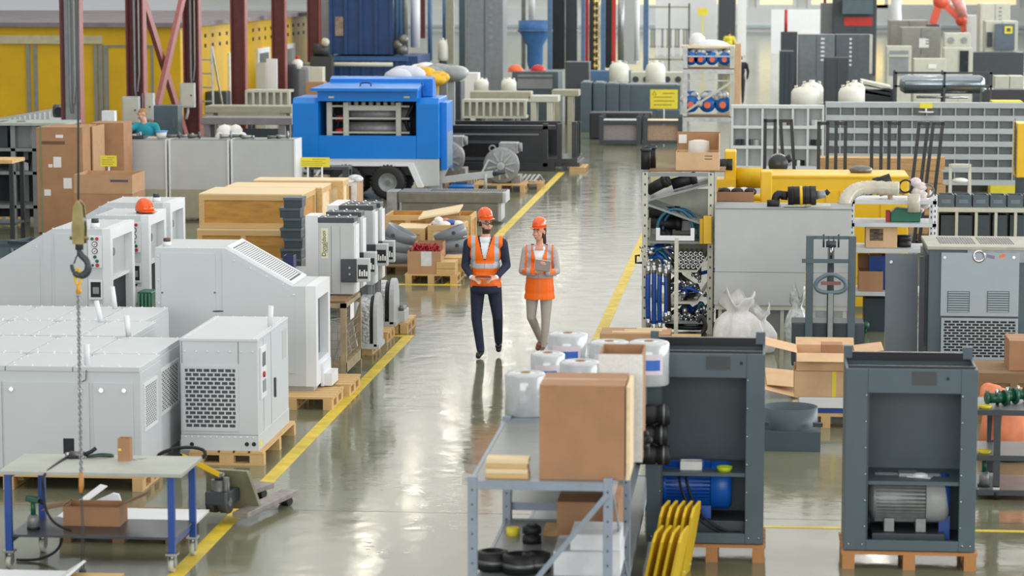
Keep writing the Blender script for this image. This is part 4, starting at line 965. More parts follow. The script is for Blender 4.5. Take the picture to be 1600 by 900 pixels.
# ---- woman
wx_,wy_=G(843,552)
wom=thing('person','smiling woman in orange vest and light trousers holding a tablet','person',(wx_,wy_,0))
P=[];K=.93
legs(P,(-.09,.0,.87),(-.105,-.02,.47),(-.0,.24,.14),(-.03,.12,.05),(.096,.06,.045),'trouser','shoe')
legs(P,(.09,.0,.87),(.085,-.05,.47),(.07,-.08,.1),(.06,-.22,.04),(.096,.06,.045),'trouser','shoe')
P+=[('e',(0,0,.93),(.165,.12,.13),'trouser'),('e',(0,.0,1.08),(.14,.1,.17),'jacket'),('e',(0,.0,1.24),(.155,.11,.14),'jacket'),('e',(0,.01,.98),(.165,.12,.12),'jacket'),('c',(-.13,.0,1.345),(.13,.0,1.345),.06,.06,'jacket'),('c',(0,.01,1.35),(0,-.005,1.48),.05,.045,'skin'),('e',(0,-.02,1.355),(.095,.07,.05),'shirt'),('e',(0,-.035,1.25),(.14,.095,.07),'jacket')]
sh={-1:(-.172,.0,1.335),1:(.172,.0,1.335)}
elb={-1:(-.225,-.03,1.07),1:(.225,-.02,1.07)}
wr={-1:(-.07,-.22,1.075),1:(.125,-.225,1.07)}
for k in(-1,1):
 P.append(('c',sh[k],elb[k],.058,.046,'jacket'));P.append(('c',elb[k],wr[k],.046,.036,'jacket'))
hand(P,Vector(wr[-1])+Vector((.02,-.01,.0)),(.8,-.35,.25),(-.1,-.6,.6),(0,-.2,1),.88,.5)
hand(P,Vector(wr[1])+Vector((-.01,-.02,.02)),(-.42,-.28,.82),(.0,-1,-.25),(-.9,0,-.3),.9,.12)
HP,f,R,rot=head_prims((-.005,-.03,1.575),-.42,.93)
P+=HP
me=body_mesh(P,.008,'body');C=centers(me);near=prim_dist(P,C).argmin(0)
tags=[p[5]if p[0]=='c' else p[3]for p in P];names=['skin','jacket','trouser','shirt','shoe','hair']
idx=np.array([names.index(tags[i])for i in near])
v=(C[:,2]>1.2)&(C[:,2]<1.37)&(np.abs(C[:,0])<.035+(C[:,2]-1.2)*.25)&(C[:,1]<-.02)&(idx==1);idx[v]=3
v=(C[:,2]>1.34)&(np.abs(C[:,0])<.05)&(C[:,1]<-.03)&(idx==3);idx[v]=0
paint(me,[SKIN2,GJKT,GTRS,SHIRT,BOOT,BEARD],idx);attach(wom,'body',me)
face_parts(wom,f,R,rot,.93,smile=True)
HQ=[('e',f(0,.035,.02),(.08,.085,.085),'h',rot),('e',f(.06,.03,-.03),(.025,.045,.06),'h',rot),('e',f(-.06,.035,-.03),(.025,.04,.06),'h',rot),('c',f(.0,.115,-.03),f(.02,.13,-.16),.04,.022,'h'),('c',f(.0,.09,-.0),f(.0,.12,-.04),.035,.04,'h')]
hm=body_mesh(HQ,.008,'hair',4);C=centers(hm);paint(hm,[BEARD],np.zeros(len(C),int));attach(wom,'hair',hm)
VP=vest_mesh(P,.014,0,0,0,0,'vest',0);VP+=[('e',(0,0,.84),(.19,.15,.24),'jacket'),('e',(0,0,.72),(.2,.155,.2),'jacket'),('e',(0,0,1.05),(.178,.135,.24),'jacket')]
vm=body_mesh(VP,.0085,'vest');C=centers(vm)
m=(C[:,2]>.71)&(C[:,2]<1.48)&(np.abs(C[:,0])<.215)
m&=~((C[:,1]<.02)&(C[:,2]>1.13)&(np.abs(C[:,0])<.012+(C[:,2]-1.13)*.34));m&=~((C[:,2]>1.39)&(np.abs(C[:,0])<.07));m&=~((C[:,2]>1.1)&(np.abs(C[:,0])>.178))
keep(vm,m);C=centers(vm)
ix=np.zeros(len(C),int);ix[(C[:,2]>.99)&(C[:,2]<1.05)]=1;ix[(C[:,2]>.99)&(np.abs(np.abs(C[:,0])-.128)<.025)]=1;ix[(np.abs(C[:,0])<.008)&(C[:,1]<0)&(C[:,2]<1.13)]=2
paint(vm,[VEST,REFL,mat('orange_vest_trim',(232,120,70),.6)],ix);attach(wom,'vest',vm)
HH=thing('hard_hat','orange hard hat worn by the smiling woman in the aisle','helmet',(wx_,wy_,0))
helmet_parts(HH,f(0,.01,.07),.84,-.42,strap=False)
tb=thing('tablet','grey tablet computer held up by the woman in the vest','tablet',(wx_+.06,wy_-.285,1.17))
part(tb,'back_cover',MB().cbox((0,0,0),(.2,.008,.145),(-.5,.14,.12)),mat('grey_tablet_cover',(130,120,114),.4),False,bev=.002);part(tb,'screen_rim',MB().cbox((0,.006,.003),(.204,.004,.149),(-.5,.14,.12)),WHITE2,False)
# ---- worker in teal at the far bench
tx,ty=W(229,300,57.8)[0],57.8
wk=thing('person','fair haired worker in a teal t-shirt working behind the grey panels','person',(tx,ty,0))
P=[]
legs(P,(-.1,.0,.96),(-.11,-.02,.5),(-.11,.02,.09),(-.11,-.14,.04),(.1,.065,.05),'trouser','shoe')
legs(P,(.1,.0,.96),(.11,-.02,.5),(.11,.02,.09),(.11,-.14,.04),(.1,.065,.05),'trouser','shoe')
P+=[('e',(0,0,1.02),(.18,.14,.16),'trouser'),('e',(0,-.0,1.2),(.2,.15,.2),'shirt'),('e',(0,-.0,1.42),(.21,.14,.17),'shirt'),('c',(-.18,0,1.52),(.2,0,1.52),.085,.085,'shirt'),('c',(-.02,0,1.55),(-.04,-.02,1.68),.065,.06,'skin')]
P+=[('c',(-.2,-.02,1.52),(-.32,-.15,1.46),.075,.06,'shirt'),('c',(-.32,-.15,1.46),(-.4,-.25,1.45),.045,.042,'skin'),('c',(-.4,-.25,1.45),(-.62,-.3,1.44),.042,.032,'skin'),('c',(.22,0,1.52),(.3,-.04,1.36),.078,.064,'shirt'),('c',(.3,-.04,1.36),(.32,-.08,1.26),.05,.046,'skin'),('c',(.32,-.08,1.26),(.12,-.3,1.28),.046,.034,'skin')]
hand(P,(-.63,-.3,1.44),(-1,-.15,-.1),(0,0,1),(0,-1,0));hand(P,(.11,-.31,1.28),(-.9,-.4,0),(0,0,1),(0,-1,0))
HP,f,R,rot=head_prims((-.06,-.03,1.78),-.95,1.1,.25);P+=HP
me=body_mesh(P,.011,'body');C=centers(me);near=prim_dist(P,C).argmin(0)
tags=[p[5]if p[0]=='c' else p[3]for p in P];names=['skin','shirt','trouser','shoe','hair'];idx=np.array([names.index(tags[i])for i in near])
loc=(C-np.array(f(0,0,0)))@np.array(R);idx[(C[:,2]>1.66)&(((loc[:,2]>.055))|((loc[:,1]>.03)&(loc[:,2]>-.04)))]=4
paint(me,[SKIN,mat('teal_tshirt',(30,150,170),.8,var=.06),NAVY,SHOE,mat('fair_hair',(176,124,88),.8,var=.1,scale=50)],idx);attach(wk,'body',me);face_parts(wk,f,R,rot,1.1)
# ================================================================== LEFT MIDDLE DISTANCE
YP=52.0
for lab,a,b in(('grey steel cabinet side at the end of the row next to the tall cartons',150,261),('grey steel cabinet side in the middle of the row below the worker',264,358),('grey steel cabinet side at the end of the row beside the blue trailer',361,462)):
 x0,x1,z0,z1=RC(a,b,218,300,YP)
 t=thing('steel_cabinet',lab,'cabinet',((x0+x1)/2,YP,0))
 part(t,'side_panel',MB().box(x0+.02,x1-.02,YP,YP+.7,.05,z1-.02),LGREY,bev=.008);part(t,'corner_profile',MB().box(x0,x0+.03,YP-.02,YP+.72,0,z1),WHITE2);part(t,'corner_profile',MB().box(x1-.03,x1,YP-.02,YP+.72,0,z1),WHITE2)
 part(t,'lower_panel',MB().box(x0+.03,x1-.03,YP-.012,YP,.06,.62),BEIGED);part(t,'top_plate',MB().box(x0+.03,x1-.03,YP+.02,YP+.68,z1-.02,z1),MGREY)
 zP=z1
rr=random.Random(11)
for i,px in enumerate((188,205,268,285,300,350,363,385,424,437)):
 x=W(px,215,YP)[0];y=YP+rr.uniform(.15,.5);q=MB();r=rr.uniform(.03,.05)
 q.cyl((x-.12,y,zP+r),(x+.1,y+.08,zP+r),r,r*.6,n=8).cyl((x+.1,y+.05,zP),(x+.1,y+.05,zP+rr.uniform(.06,.16)),.025,n=8)
 single('pipe_fitting','small steel pipe fitting lying on top of the grey cabinet row','fitting',q,STEEL if i%2 else STEELD,(x,y,zP),group='steel fittings on the grey cabinets')
x=W(246,210,YP)[0]
t=thing('plastic_bucket','small white tub with blue lid beside the worker in teal','tub',(x,YP+.35,zP));part(t,'tub',MB().lathe([(0,0),(.09,0),(.11,.12),(0,.12)]),PAPER,False);part(t,'lid',MB().lathe([(0,.12),(.13,.12),(.13,.14),(0,.14)]),mat('sky_blue_lid',(70,150,210),.5),False)
x=W(198,215,YP)[0];t=thing('tool_tray','dark tray of loose parts in front of the worker in teal','tray',(x,YP+.35,zP));part(t,'tray',MB().shell(-.3,.3,-.2,.2,0,.05,.015),CHAR,False);part(t,'loose_parts',MB().cbox((-.1,0,.05),(.2,.1,.05),(0,.1,.4)).cbox((.13,.05,.05),(.1,.12,.06),(0,0,.9)),MGREY,False)
single('work_table','grey work table behind the cabinet row where the worker stands','table',MB().box(x-1.2,x+.6,YP+1.2,YP+2.2,1.28,1.33).box(x-1.15,x-1.1,YP+1.25,YP+1.3,0,1.28).box(x+.5,x+.55,YP+1.25,YP+1.3,0,1.28).box(x-1.15,x-1.1,YP+2.1,YP+2.15,0,1.28).box(x+.5,x+.55,YP+2.1,YP+2.15,0,1.28),MGREY,(x,YP+1.5,0))
x,z=W(171,200,YP+1.5);single('white_upright_box','slim white upright box standing left of the worker in teal','box',MB().box(x-.13,x+.13,YP+1.4,YP+1.6,1.33,z+.35).box(x-.03,x+.03,YP+1.39,YP+1.4,z+.1,z+.2),WHITE2,(x,YP+1.5,1.33))
def sign(label,px0,px1,py0,py1,Y,pyb,zb=0,legs=1,lines=True,tri=False,tilt=.0):
 x0,x1,z0,z1=RC(px0,px1,py0,py1,Y);cx=(x0+x1)/2
 t=thing('notice_sign',label,'sign',(cx,Y,zb))
 part(t,'plate',MB().box(x0,x1,Y-.008,Y+.008,z0,z1),YELS)
 if lines:
  q=MB();w=x1-x0;h=z1-z0
  for k in range(4):q.box(x0+w*(.12 if k else .45),x1-w*(.12+.1*(k%2)),Y-.011,Y-.0085,z1-h*(.18+.2*k)-h*.035,z1-h*(.18+.2*k)+h*.01)
  part(t,'printed_lines',q,mat('olive_print',(150,132,40),.6),stuff=True)
  if tri:part(t,'warning_triangle',MB().tube([(x0+w*.08,Y-.01,z1-h*.28),(x0+w*.22,Y-.01,z1-h*.28),(x0+w*.15,Y-.01,z1-h*.08)],.008,6,closed=True),BLACK)
 xs=[cx]if legs==1 else[x0+(x1-x0)*.3,x1-(x1-x0)*.25]
 for x in xs:part(t,'post',MB().cyl((x,Y+.02,zb),(x,Y+.02,z1-.03),.018,n=8),WHITE2)
 part(t,'foot',MB().box(cx-.2,cx+.2,Y-.05,Y+.12,zb,zb+.02)if legs==2 else MB().cyl((cx,Y+.02,zb),(cx,Y+.02,zb+.02),.16,n=16),WHITE2)
 return t
sign('small yellow notice sign in front of the grey cabinet row',157,182,243,260,48.6,300)
sign('yellow notice sign in front of the blue trailer',466,515,246,261,52.6,275,legs=2)
Y=49.2
x0,x1,z0,z1=RC(58,130,199,350,Y)
t=carton('tall brown carton with pallet straps left of the grey cabinets',x0,x1,Y,Y+1.05,0.02,z1,CARDD,tape=False,labels=((.36,.53,.62,.72,PAPER),(.57,.75,.42,.52,PAPER),(.15,.29,.35,.41,PAPER),(.42,.58,.9,.93,PAPER),(.25,.34,.62,.65,PAPER)))
part(t,'strap',MB().box(-(x1-x0)/2+.06,-(x1-x0)/2+.1,-.53,.53,0,z1-.01),mat('green_strap',(122,134,96),.5),False)
part(t,'print_band',MB().box(-(x1-x0)/2+.1,.1,-.528,-.525,(z1)*.83,z1*.86),mat('brown_print',(112,82,60),.8),False)
for k,(a,b)in enumerate(((131,152),)):
 carton('second tall carton tucked behind the one with pallet straps',x1+.02,W(b,250,Y+.9)[0],Y+.6,Y+1.5,.0,z1-.02,CARD,tape=False)
carton('upper brown carton peeping out behind the tall cartons',x1-.3,x1+.35,Y+1.8,Y+2.5,0,W(145,192,Y+1.8)[1],CARDD,tape=False)
Y=45.6
x0,x1,z0,z1=RC(116,207,273,345,Y);zm=W(160,303,Y)[1]
carton('lower brown carton under the open one beside the tall cartons',x0,x1,Y,Y+.95,0.0,zm,CARDD,tape=False,labels=((.72,.95,.87,.92,mat('blue_black_print',(84,78,100),.7)),))
carton('large open brown carton on top of another beside the tall cartons',x0,x1,Y,Y+.95,zm+.003,z1,CARD,open_=True,labels=((.62,.93,.62,.74,mat('blue_black_print',(84,78,100),.7)),))
Y=50.5
t=thing('storage_rack','dark steel storage rack full of metal parts at the left edge','rack',(-15.2,Y,0))
xa=W(-60,200,Y)[0];xb=W(56,200,Y)[0]
for x in(xa,W(16,200,Y)[0],xb-.08):
 for y in(Y,Y+.9):part(t,'upright',MB().box(x,x+.09,y,y+.08,0,1.95),MGREY)
for z in(.35,1.0,1.45):part(t,'shelf',MB().box(xa,xb,Y,Y+.98,z,z+.06),MGREY)
part(t,'top_sheet',MB().box(xa,xb+.6,Y-.1,Y+1.1,1.95,2.0),mat('pale_green_grey',(168,178,168),.5))
part(t,'back_sheet',MB().box(xa,xb,Y+.94,Y+.97,.1,1.9),DARKIN)
for lab,p,m_ in(('grey perforated metal sheet on the dark rack, upper shelf',(22,48,208,250),MGREY),('bright folded metal box on the dark rack, middle shelf',(22,45,275,290),STEEL),('dark metal hood on the dark rack beside the bright box',(47,58,270,300),CHAR),('dark sheet metal block on the rack at the far left',(-10,12,208,248),DGREY2)):
 x0,x1,z0,z1=RC(*p,Y+.2);zz=1.51 if z1>1.55 else 1.06
 h=z1-z0;single('metal_part',lab,'metal part',MB().prism([(x0,zz),(x1,zz),(x1,zz+h*.8),(x1-.1,zz+h),(x0+.06,zz+h)],Y+.2,Y+.7),m_,((x0+x1)/2,Y+.45,zz),bev=.01)
Y=45.5;x0,x1,z0,z1=RC(-30,20,252,330,Y)
t=thing('work_table','black steel table with pale wooden top at the left edge','table',((x0+x1)/2,Y,0))
part(t,'table_top',MB().box(x0,x1,Y,Y+.8,z1-.04,z1+.02),WOOD);part(t,'shelf',MB().box(x0,x1,Y+.05,Y+.75,.5,.54),DGREY2)
for x in(x0,x1-.07):
 for y in(Y+.02,Y+.7):part(t,'leg',MB().box(x,x+.07,y,y+.07,0,z1-.04),BLACKP)
for k,(p,rz,h)in enumerate((((8,392),.5,.42),((25,380),-.5,.5),((45,378),.3,.55),((52,372),-.3,.62),((-6,388),.2,.5))):
 Y=39.4+.85*k;x,z=W(p[0],p[1],Y)
 t=thing('parts_bin',('dark grey bin tipped over in the heap behind the sloped enclosure','dark grey bin leaning in the heap by the black table','dark grey bin at the right of the bin heap','dark grey bin at the back of the bin heap','dark grey bin at the left end of the bin heap')[k],'bin',(x,Y,0),rz)
 part(t,'tub',MB().shell(-.26,.26,-.3,.3,0,h,.02),DGREY,False);part(t,'rim',MB().shell(-.28,.28,-.32,.32,h-.05,h,.02,bottom=False),DGREY2,False)
Y=58.5;x0,z0=W(-10,186,Y);x1,z1=W(83,170,Y)
t=thing('ribbed_metal_sheet','long pale ribbed panel sloping up at the left edge','panel',(x0,Y,1.4))
part(t,'panel',MB().add([(x0,Y,z0-.35),(x1,Y,z1-.35),(x1,Y+.5,z1-.35),(x0,Y+.5,z0-.35),(x0,Y,z0),(x1,Y,z1),(x1,Y+.5,z1),(x0,Y+.5,z0)],[(0,3,2,1),(4,5,6,7),(0,1,5,4),(1,2,6,5),(2,3,7,6),(3,0,4,7)]),LGREY)
for i in range(12):
 x=x0+(x1-x0)*i/12;z=z0+(z1-z0)*i/12;part(t,'rib',MB().box(x+.02,x+.05,Y-.02,Y,z-.33,z-.04),WHITE2)
part(t,'leg',MB().box(x0+.1,x0+.2,Y+.1,Y+.2,0,z0-.36),MGREY);part(t,'leg',MB().box(x1-.2,x1-.1,Y+.1,Y+.2,0,z1-.38),MGREY)
Y=57;x,z=W(95,177,Y)
t=thing('blower','small grey blower with round black inlet on white boxes','blower',(x,Y+.1,0))
x0,x1,z0,z1=RC(77,108,184,230,Y);part(t,'white_stand',MB().box(x0,x1,Y,Y+.5,0,z1),WHITE2);part(t,'housing',MB().cyl((x-.2,Y+.2,z1+.14),(x+.15,Y+.2,z1+.14),.14,n=16),STEELD);part(t,'inlet',MB().cyl((x-.06,Y+.02,z1+.14),(x-.06,Y+.1,z1+.14),.09,n=14),BLACK)
# --- crates
Y=44.6
x0,x1,z0,z1=RC(311,472,303,352,Y)
crate('flat lower ochre crate under the long crate with two lids',x0-.02,x1-.2,Y-.1,Y+1.38,0,z0-.06,lid=True,nside=3)
t=crate('long ochre plywood crate with pale lid behind the dark bins',x0,x1,Y,Y+1.4,z0-.055,z1,lid=True,nside=2)
crate('second long pale crate close behind the first one',x0+.15,x1+.1,Y+1.45,Y+2.5,0,z1+.0,m=WOODP)
crate('third long crate at the back, with an open pale lid',x0+.45,x1+.3,Y+2.55,Y+3.2,0,z1+.04,m=WOODP)
xb0,xb1,_,zt_=RC(444,474,307,385,43.9)
n=7
BL=('topmost','second from the top','third from the top','fourth from the top','fifth from the top','sixth from the top','lowest')
for k in range(n):
 off=(.02,-.03,.01,-.02,.02,-.02,0)[k];h=zt_/n;z=zt_-h*(k+1)
 wd=(xb1-xb0)/2*(1.0 if k%2==0 else 1.12)
 t=thing('storage_bin','small slate storage bin, %s of the stack beside the long crate'%BL[k],'bin',((xb0+xb1)/2+off,43.9,z),0,'stacked slate storage bins')
 part(t,'tub',MB().box(-wd+.01,wd-.01,-.18,.18,.0,h*.72),DGREY2,False);part(t,'rim',MB().box(-wd,wd,-.2,.2,h*.72,h-.004),DGREY,False)
Y=48.0;x0,x1,z0,z1=RC(497,556,287,340,Y)
t=carton('brown box wrapped in clear film beside the crates',x0,x1,Y,Y+.9,.02,z1,CARD,tape=False)
w=x1-x0;part(t,'film_wrap',MB().frame(-w/2-.02,w/2+.02,.0,z1,-.475,-.455,.1,.06).box(-w/2-.02,w/2+.02,-.474,-.456,.05,z1*.6),FILM,False);part(t,'film_top',MB().ball((.0,0,z1),(.3,.4,.05),9,5).ball((.25,.1,z1+.02),(.16,.2,.09),7,5),FILMG,False)
Y=52.8;x0,x1,z0,z1=RC(515,540,263,300,Y)
t=thing('steel_stand','black steel stand beside the yellow notice near the trailer','stand',((x0+x1)/2,Y,0))
part(t,'top',MB().box(x0-.5,x1+.06,Y,Y+.5,z1-.03,z1+.03),CHAR)
for x in(x0-.45,x1-.06,x1):part(t,'leg',MB().box(x,x+.06,Y+.02,Y+.08,0,z1),CHAR);part(t,'leg',MB().box(x,x+.06,Y+.4,Y+.46,0,z1),CHAR)
zt_=.82;Y=35.6;x0=W(380,415,Y)[0];x1=W(477,415,Y)[0]
t=thing('work_table','grey work table of small parts between sloped enclosure and dryer cabinets','table',((x0+x1)/2,Y,0))
part(t,'table_top',MB().box(x0,x1,Y,Y+1.1,zt_-.04,zt_),MGREY)
for x in(x0+.05,x1-.1):
 for y in(Y+.05,Y+1.0):part(t,'leg',MB().box(x,x+.05,y,y+.05,0,zt_-.04),CHAR)
def on(px,py,z):return G(px,py,z)
for name,lab,cat,p,d,m_ in(('parts_bin','green plastic bin on the table behind the sloped enclosure','bin',(447,408),(.32,.2,.09),GREEN),('parts_bin','dark blue plastic bin on the table next to the dryer cabinet','bin',(470,407),(.14,.22,.17),mat('dark_blue_bin',(24,40,92),.4)),('yellow_dish','bright yellow flat lid on the table by the dryer cabinet','lid',(466,392),(.14,.08,.04),mat('lemon_plastic',(214,220,40),.4)),('metal_tray','long pale metal tray on the table behind the sloped enclosure','tray',(432,388),(.4,.16,.05),LGREY),('small_carton','small brown box on the table behind the vent slope','box',(416,395),(.12,.12,.08),CARDD)):
 x,y=on(*p,zt_);y=min(max(y,Y+.15),Y+.95);q=MB()
 q.shell(x-d[0]/2,x+d[0]/2,y-d[1]/2,y+d[1]/2,zt_,zt_+d[2],.012);single(name,lab,cat,q,m_,(x,y,zt_))
# --- wooden crates, pipes and pallet with red straps
Y0=G(640,443)[1];x0=G(632,443)[0];x1=G(713,445)[0]
pallet('pine pallet with the box of red straps beside the walking man',x0,x1,Y0,Y0+1.15,along='x',m=WOOD)
zp=.146
xa,xb,z0,z1=RC(637,689,396,431,Y0+.1)
t=carton('open brown carton heaped with red straps on the pallet',xa,xb,Y0+.08,Y0+.55,zp,zp+(z1-z0),CARD,open_=True)
part(t,'tape',MB().box(-.05,.12,-.24,-.236,(z1-z0)*.35,(z1-z0)),FILM,False)
rr=random.Random(2);q=MB()
for i in range(34):
 a=rr.uniform(0,6.3);c=Vector(((xa+xb)/2+rr.uniform(-.17,.17),Y0+.31+rr.uniform(-.13,.13),zp+(z1-z0)+rr.uniform(-.05,.06)))
 q.tube([c+Vector((.09*math.cos(a+u),.08*math.sin(a+u),.05*math.sin(3*u+i)))for u in np.linspace(0,3,6)],.014,5)
q.ball(((xa+xb)/2,Y0+.31,zp+(z1-z0)-.1),(.22,.18,.12))
single('red_straps','heap of red lashing straps in the open carton','straps',q,mat('crimson_strap',(172,36,44),.6,var=.15,scale=20),((xa+xb)/2,Y0+.31,zp+(z1-z0)-.1),stuff=True)
carton('brown carton standing right behind the red straps',W(648,380,Y0+.6)[0],W(692,380,Y0+.6)[0],Y0+.58,Y0+.95,zp,W(670,379,Y0+.6)[1],CARDD,open_=True)
xa,xb,z0,z1=RC(683,712,415,431,Y0+.15)
crate('small flat pine case on the pallet by the red straps',xa,xb,Y0+.06,Y0+.5,zp,zp+.19,m=WOOD,top=WOOD)
crate('second flat pine case on the pallet, behind the first',xa+.05,xb+.12,Y0+.55,Y0+1.05,zp,zp+.21,m=WOOD,top=WOOD)
PIPE=mat('grey_pipe_plastic',(124,132,140),.35,var=.05)
def elbow(label,c,R_,r,a0,a1,rz,tilt,nseg=3):
 t=thing('pipe_elbow',label,'pipe',c,rz)
 for k in range(nseg):
  b0=a0+(a1-a0)*k/nseg;b1=a0+(a1-a0)*(k+1)/nseg;q=MB()
  def ring(a,rr_):ce=Vector((R_*math.cos(a),0,R_*math.sin(a)));d1=Vector((math.cos(a),0,math.sin(a)));return[ce+d1*(rr_*math.cos(u))+Vector((0,rr_*math.sin(u),0))for u in np.linspace(0,2*PI,24,endpoint=False)]
  A,B,Ai,Bi=ring(b0,r),ring(b1-.02,r),ring(b0,r-.02),ring(b1-.02,r-.02);n=24
  q.add(A+B,[(i,(i+1)%n,n+(i+1)%n,n+i)for i in range(n)],True);q.add(Ai+Bi,[(n+i,n+(i+1)%n,(i+1)%n,i)for i in range(n)],True)
  q.add(A+Ai,[(i,(i+1)%n,n+(i+1)%n,n+i)for i in range(n)]);q.add(B+Bi,[(i,(i+1)%n,n+(i+1)%n,n+i)for i in range(n)])
  part(t,'pipe_segment',q,PIPE,False)
  am=(b0+b1)/2;p=Vector((R_*math.cos(am)+r*.35*math.cos(am),-r*.93,R_*math.sin(am)+r*.35*math.sin(am)));part(t,'plug',MB().cyl(p+Vector((0,-.03,0)),p+Vector((0,.05,0)),.03,n=10),CHAR,False)
 return t
Yp=Y0+1.75
x,z=W(648,400,Yp)
pallet('weathered dark pallet under the grey pipe elbows',x-.5,x+1.3,Yp-.55,Yp+.5,m=WOODD)
elbow('segmented grey pipe elbow leaning over at the left behind the straps',(x+.88,Yp,.15),1.2,.26,PI,PI-.44,0,0)
x,z=W(705,400,Yp-.3)
elbow('segmented grey pipe elbow curving up right behind the small pine cases',(x-1.46,Yp-.1,.15),1.5,.27,0,.4,0,0)
Yc=Y0+2.7
xa,xb,z0,z1=RC(594,640,345,405,Yc);crate('long open pine crate at the back of the crate group',xa,W(730,345,Yc)[0],Yc+.6,Yc+1.5,0,z1+.06,m=WOODO,lid=False,nside=5)
xa,xb,z0,z1=RC(620,667,352,405,Yc-.1);t=crate('small pine crate with a board top left of the grey pipes',xa,xb,Yc-.35,Yc+.5,0,z1-.02,m=WOOD)
xa,xb,z0,z1=RC(671,726,348,405,Yc-.1);t=crate('open pine crate filled with plastic bags behind the grey pipes',xa,xb,Yc-.35,Yc+.5,0,z1,m=WOODP,lid=False)
rr=random.Random(8)
for i in range(10):
 c=(xa+.12+rr.uniform(0,xb-xa-.24),Yc+rr.uniform(-.2,.35),z1-.02+rr.uniform(-.03,.06))
 single('plastic_bag','small crumpled plastic bag in the open pine crate','bag',MB().ball(c,(rr.uniform(.07,.11),.09,.06),8,6),(FILM,PAPER,mat('blue_bag',(60,96,170),.4),mat('pink_bag',(206,130,120),.5))[i%4],c,group='plastic bags in the open crate')
xa,za=W(658,338,Yc+.8);xb,zb=W(716,324,Yc+.8)
t=thing('crate_cover','loose pale plywood lid lying askew on the open crate','lid',((xa+xb)/2,Yc+.5,za))
part(t,'board',MB().add([(xa,Yc+.4,za-.02),(xb+.05,Yc+.4,zb-.06),(xb+.05,Yc+1.1,zb),(xa,Yc+1.1,za+.03),(xa,Yc+.4,za+.01),(xb+.05,Yc+.4,zb-.03),(xb+.05,Yc+1.1,zb+.03),(xa,Yc+1.1,za+.06)],[(0,3,2,1),(4,5,6,7),(0,1,5,4),(1,2,6,5),(2,3,7,6),(3,0,4,7)]),WOODP)
part(t,'support_batten',MB().bar((xb,Yc+.8,z1+.0),(xb+.0,Yc+.8,zb-.02),.06).bar((xa+.1,Yc+.8,z1),(xa+.1,Yc+.8,za-.0),.05),WOOD)
# --- dull steel channels on the floor
Y=52.0
for lab,a,b,c,d,dep in(('long dull steel channel lying on top of the other by the trailer',622,785,301,317,1.0),('lower dull steel channel on the floor in front of the trailer',628,778,317,335,.9)):
 x0,x1,z0,z1=RC(a,b,c,d,Y);z0=0.05 if c>310 else W(700,317,Y)[1]
 if c>310:z1=W(700,317,Y)[1]-.003
 t=thing('steel_profile',lab,'steel profile',((x0+x1)/2,Y,z0));part(t,'web',MB().box(x0,x1,Y,Y+dep,z0,z1-.02),mat('olive_steel',(122,118,104),.5,metal=.2,var=.08),bev=.01)
 part(t,'flange',MB().box(x0,x1,Y+.05,Y+dep-.05,z1-.02,z1),STEELD);part(t,'end_plate',MB().box(x1,x1+.06,Y+.05,Y+dep-.1,z0,z1),LGREY)
 q=MB()
 for i in range(30):q.box(x0+.6+i*.05,x0+.62+i*.05,Y+.35,Y+dep-.2,z1,z1+.004)
 part(t,'slot_row',q,DARKIN,stuff=True)
x0,x1,z0,z1=RC(604,621,299,330,Y+.2);single('steel_block','short steel block at the left end of the long channels','steel profile',MB().box(x0,x1,Y+.2,Y+.8,0,z1),STEEL,((x0+x1)/2,Y+.5,0),bev=.01)
x0,Yb=G(700,297);x1=G(742,296)[0];single('blue_sheet','bright blue metal sheet on the floor below the drawbar','sheet',MB().box(x0,x1,Yb,Yb+1.1,.0,.08),BLUE,(x0,Yb,0))
# ================================================================== BLUE TRAILER
YT=57.4
def tr(px,py,dy=0):return W(px,py,YT+dy)
tx0,tx1=tr(457,200)[0],tr(684,200)[0]
zb=tr(580,248)[1];zt_=tr(475,153)[1];D=1.55
t=thing('trailer_compressor','bright blue trailer mounted compressor with raised lid and light grey chassis','trailer',((tx0+tx1)/2,YT,0))
wx0,wx1=tr(497,190)[0],tr(650,190)[0];wz0,wz1=tr(575,212)[1],tr(575,157)[1]
cb=.12
part(t,'left_housing',MB().prism([(YT,zb),(YT,zt_-.12),(YT+.12,zt_),(YT+D,zt_),(YT+D,zb)],tx0,wx0,'x'),BLUE,bev=.02)
part(t,'right_housing',MB().prism([(YT,zb),(YT,zt_-.12),(YT+.12,zt_),(YT+D,zt_),(YT+D,zb)],wx1,tx1+.02,'x'),BLUE,bev=.02)
part(t,'lower_panel',MB().box(wx0,wx1,YT+.005,YT+.05,zb,wz0),BLUE,bev=.004)
part(t,'rear_panel',MB().box(wx0,wx1,YT+D-.05,YT+D,zb,zt_),BLUED)
part(t,'end_box',MB().box(tx1+.02,tx1+.16,YT+.3,YT+D-.1,zb-.25,zt_-.1),BLUE,bev=.01)
part(t,'end_panel',MB().box(tx1+.16,tx1+.165,YT+.38,YT+D-.2,zb-.2,zb+.55),mat('pale_reflective_panel',(150,176,200),.3,metal=.3))
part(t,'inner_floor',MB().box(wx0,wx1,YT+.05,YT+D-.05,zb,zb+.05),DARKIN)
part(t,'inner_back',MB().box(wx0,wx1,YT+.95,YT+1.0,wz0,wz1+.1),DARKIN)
lx0,lx1=tr(492,150)[0],tr(656,150)[0];lz=tr(575,138)[1];lh=tr(575,123,.9)[1]
part(t,'hood_rim',MB().box(wx0-.02,wx1+.02,YT+.05,YT+.12,wz1-.02,lz-.04).box(wx0-.02,wx0+.03,YT+.12,YT+1.2,wz1-.02,lz).box(wx1-.03,wx1+.02,YT+.12,YT+1.2,wz1-.02,lz),BLUE)
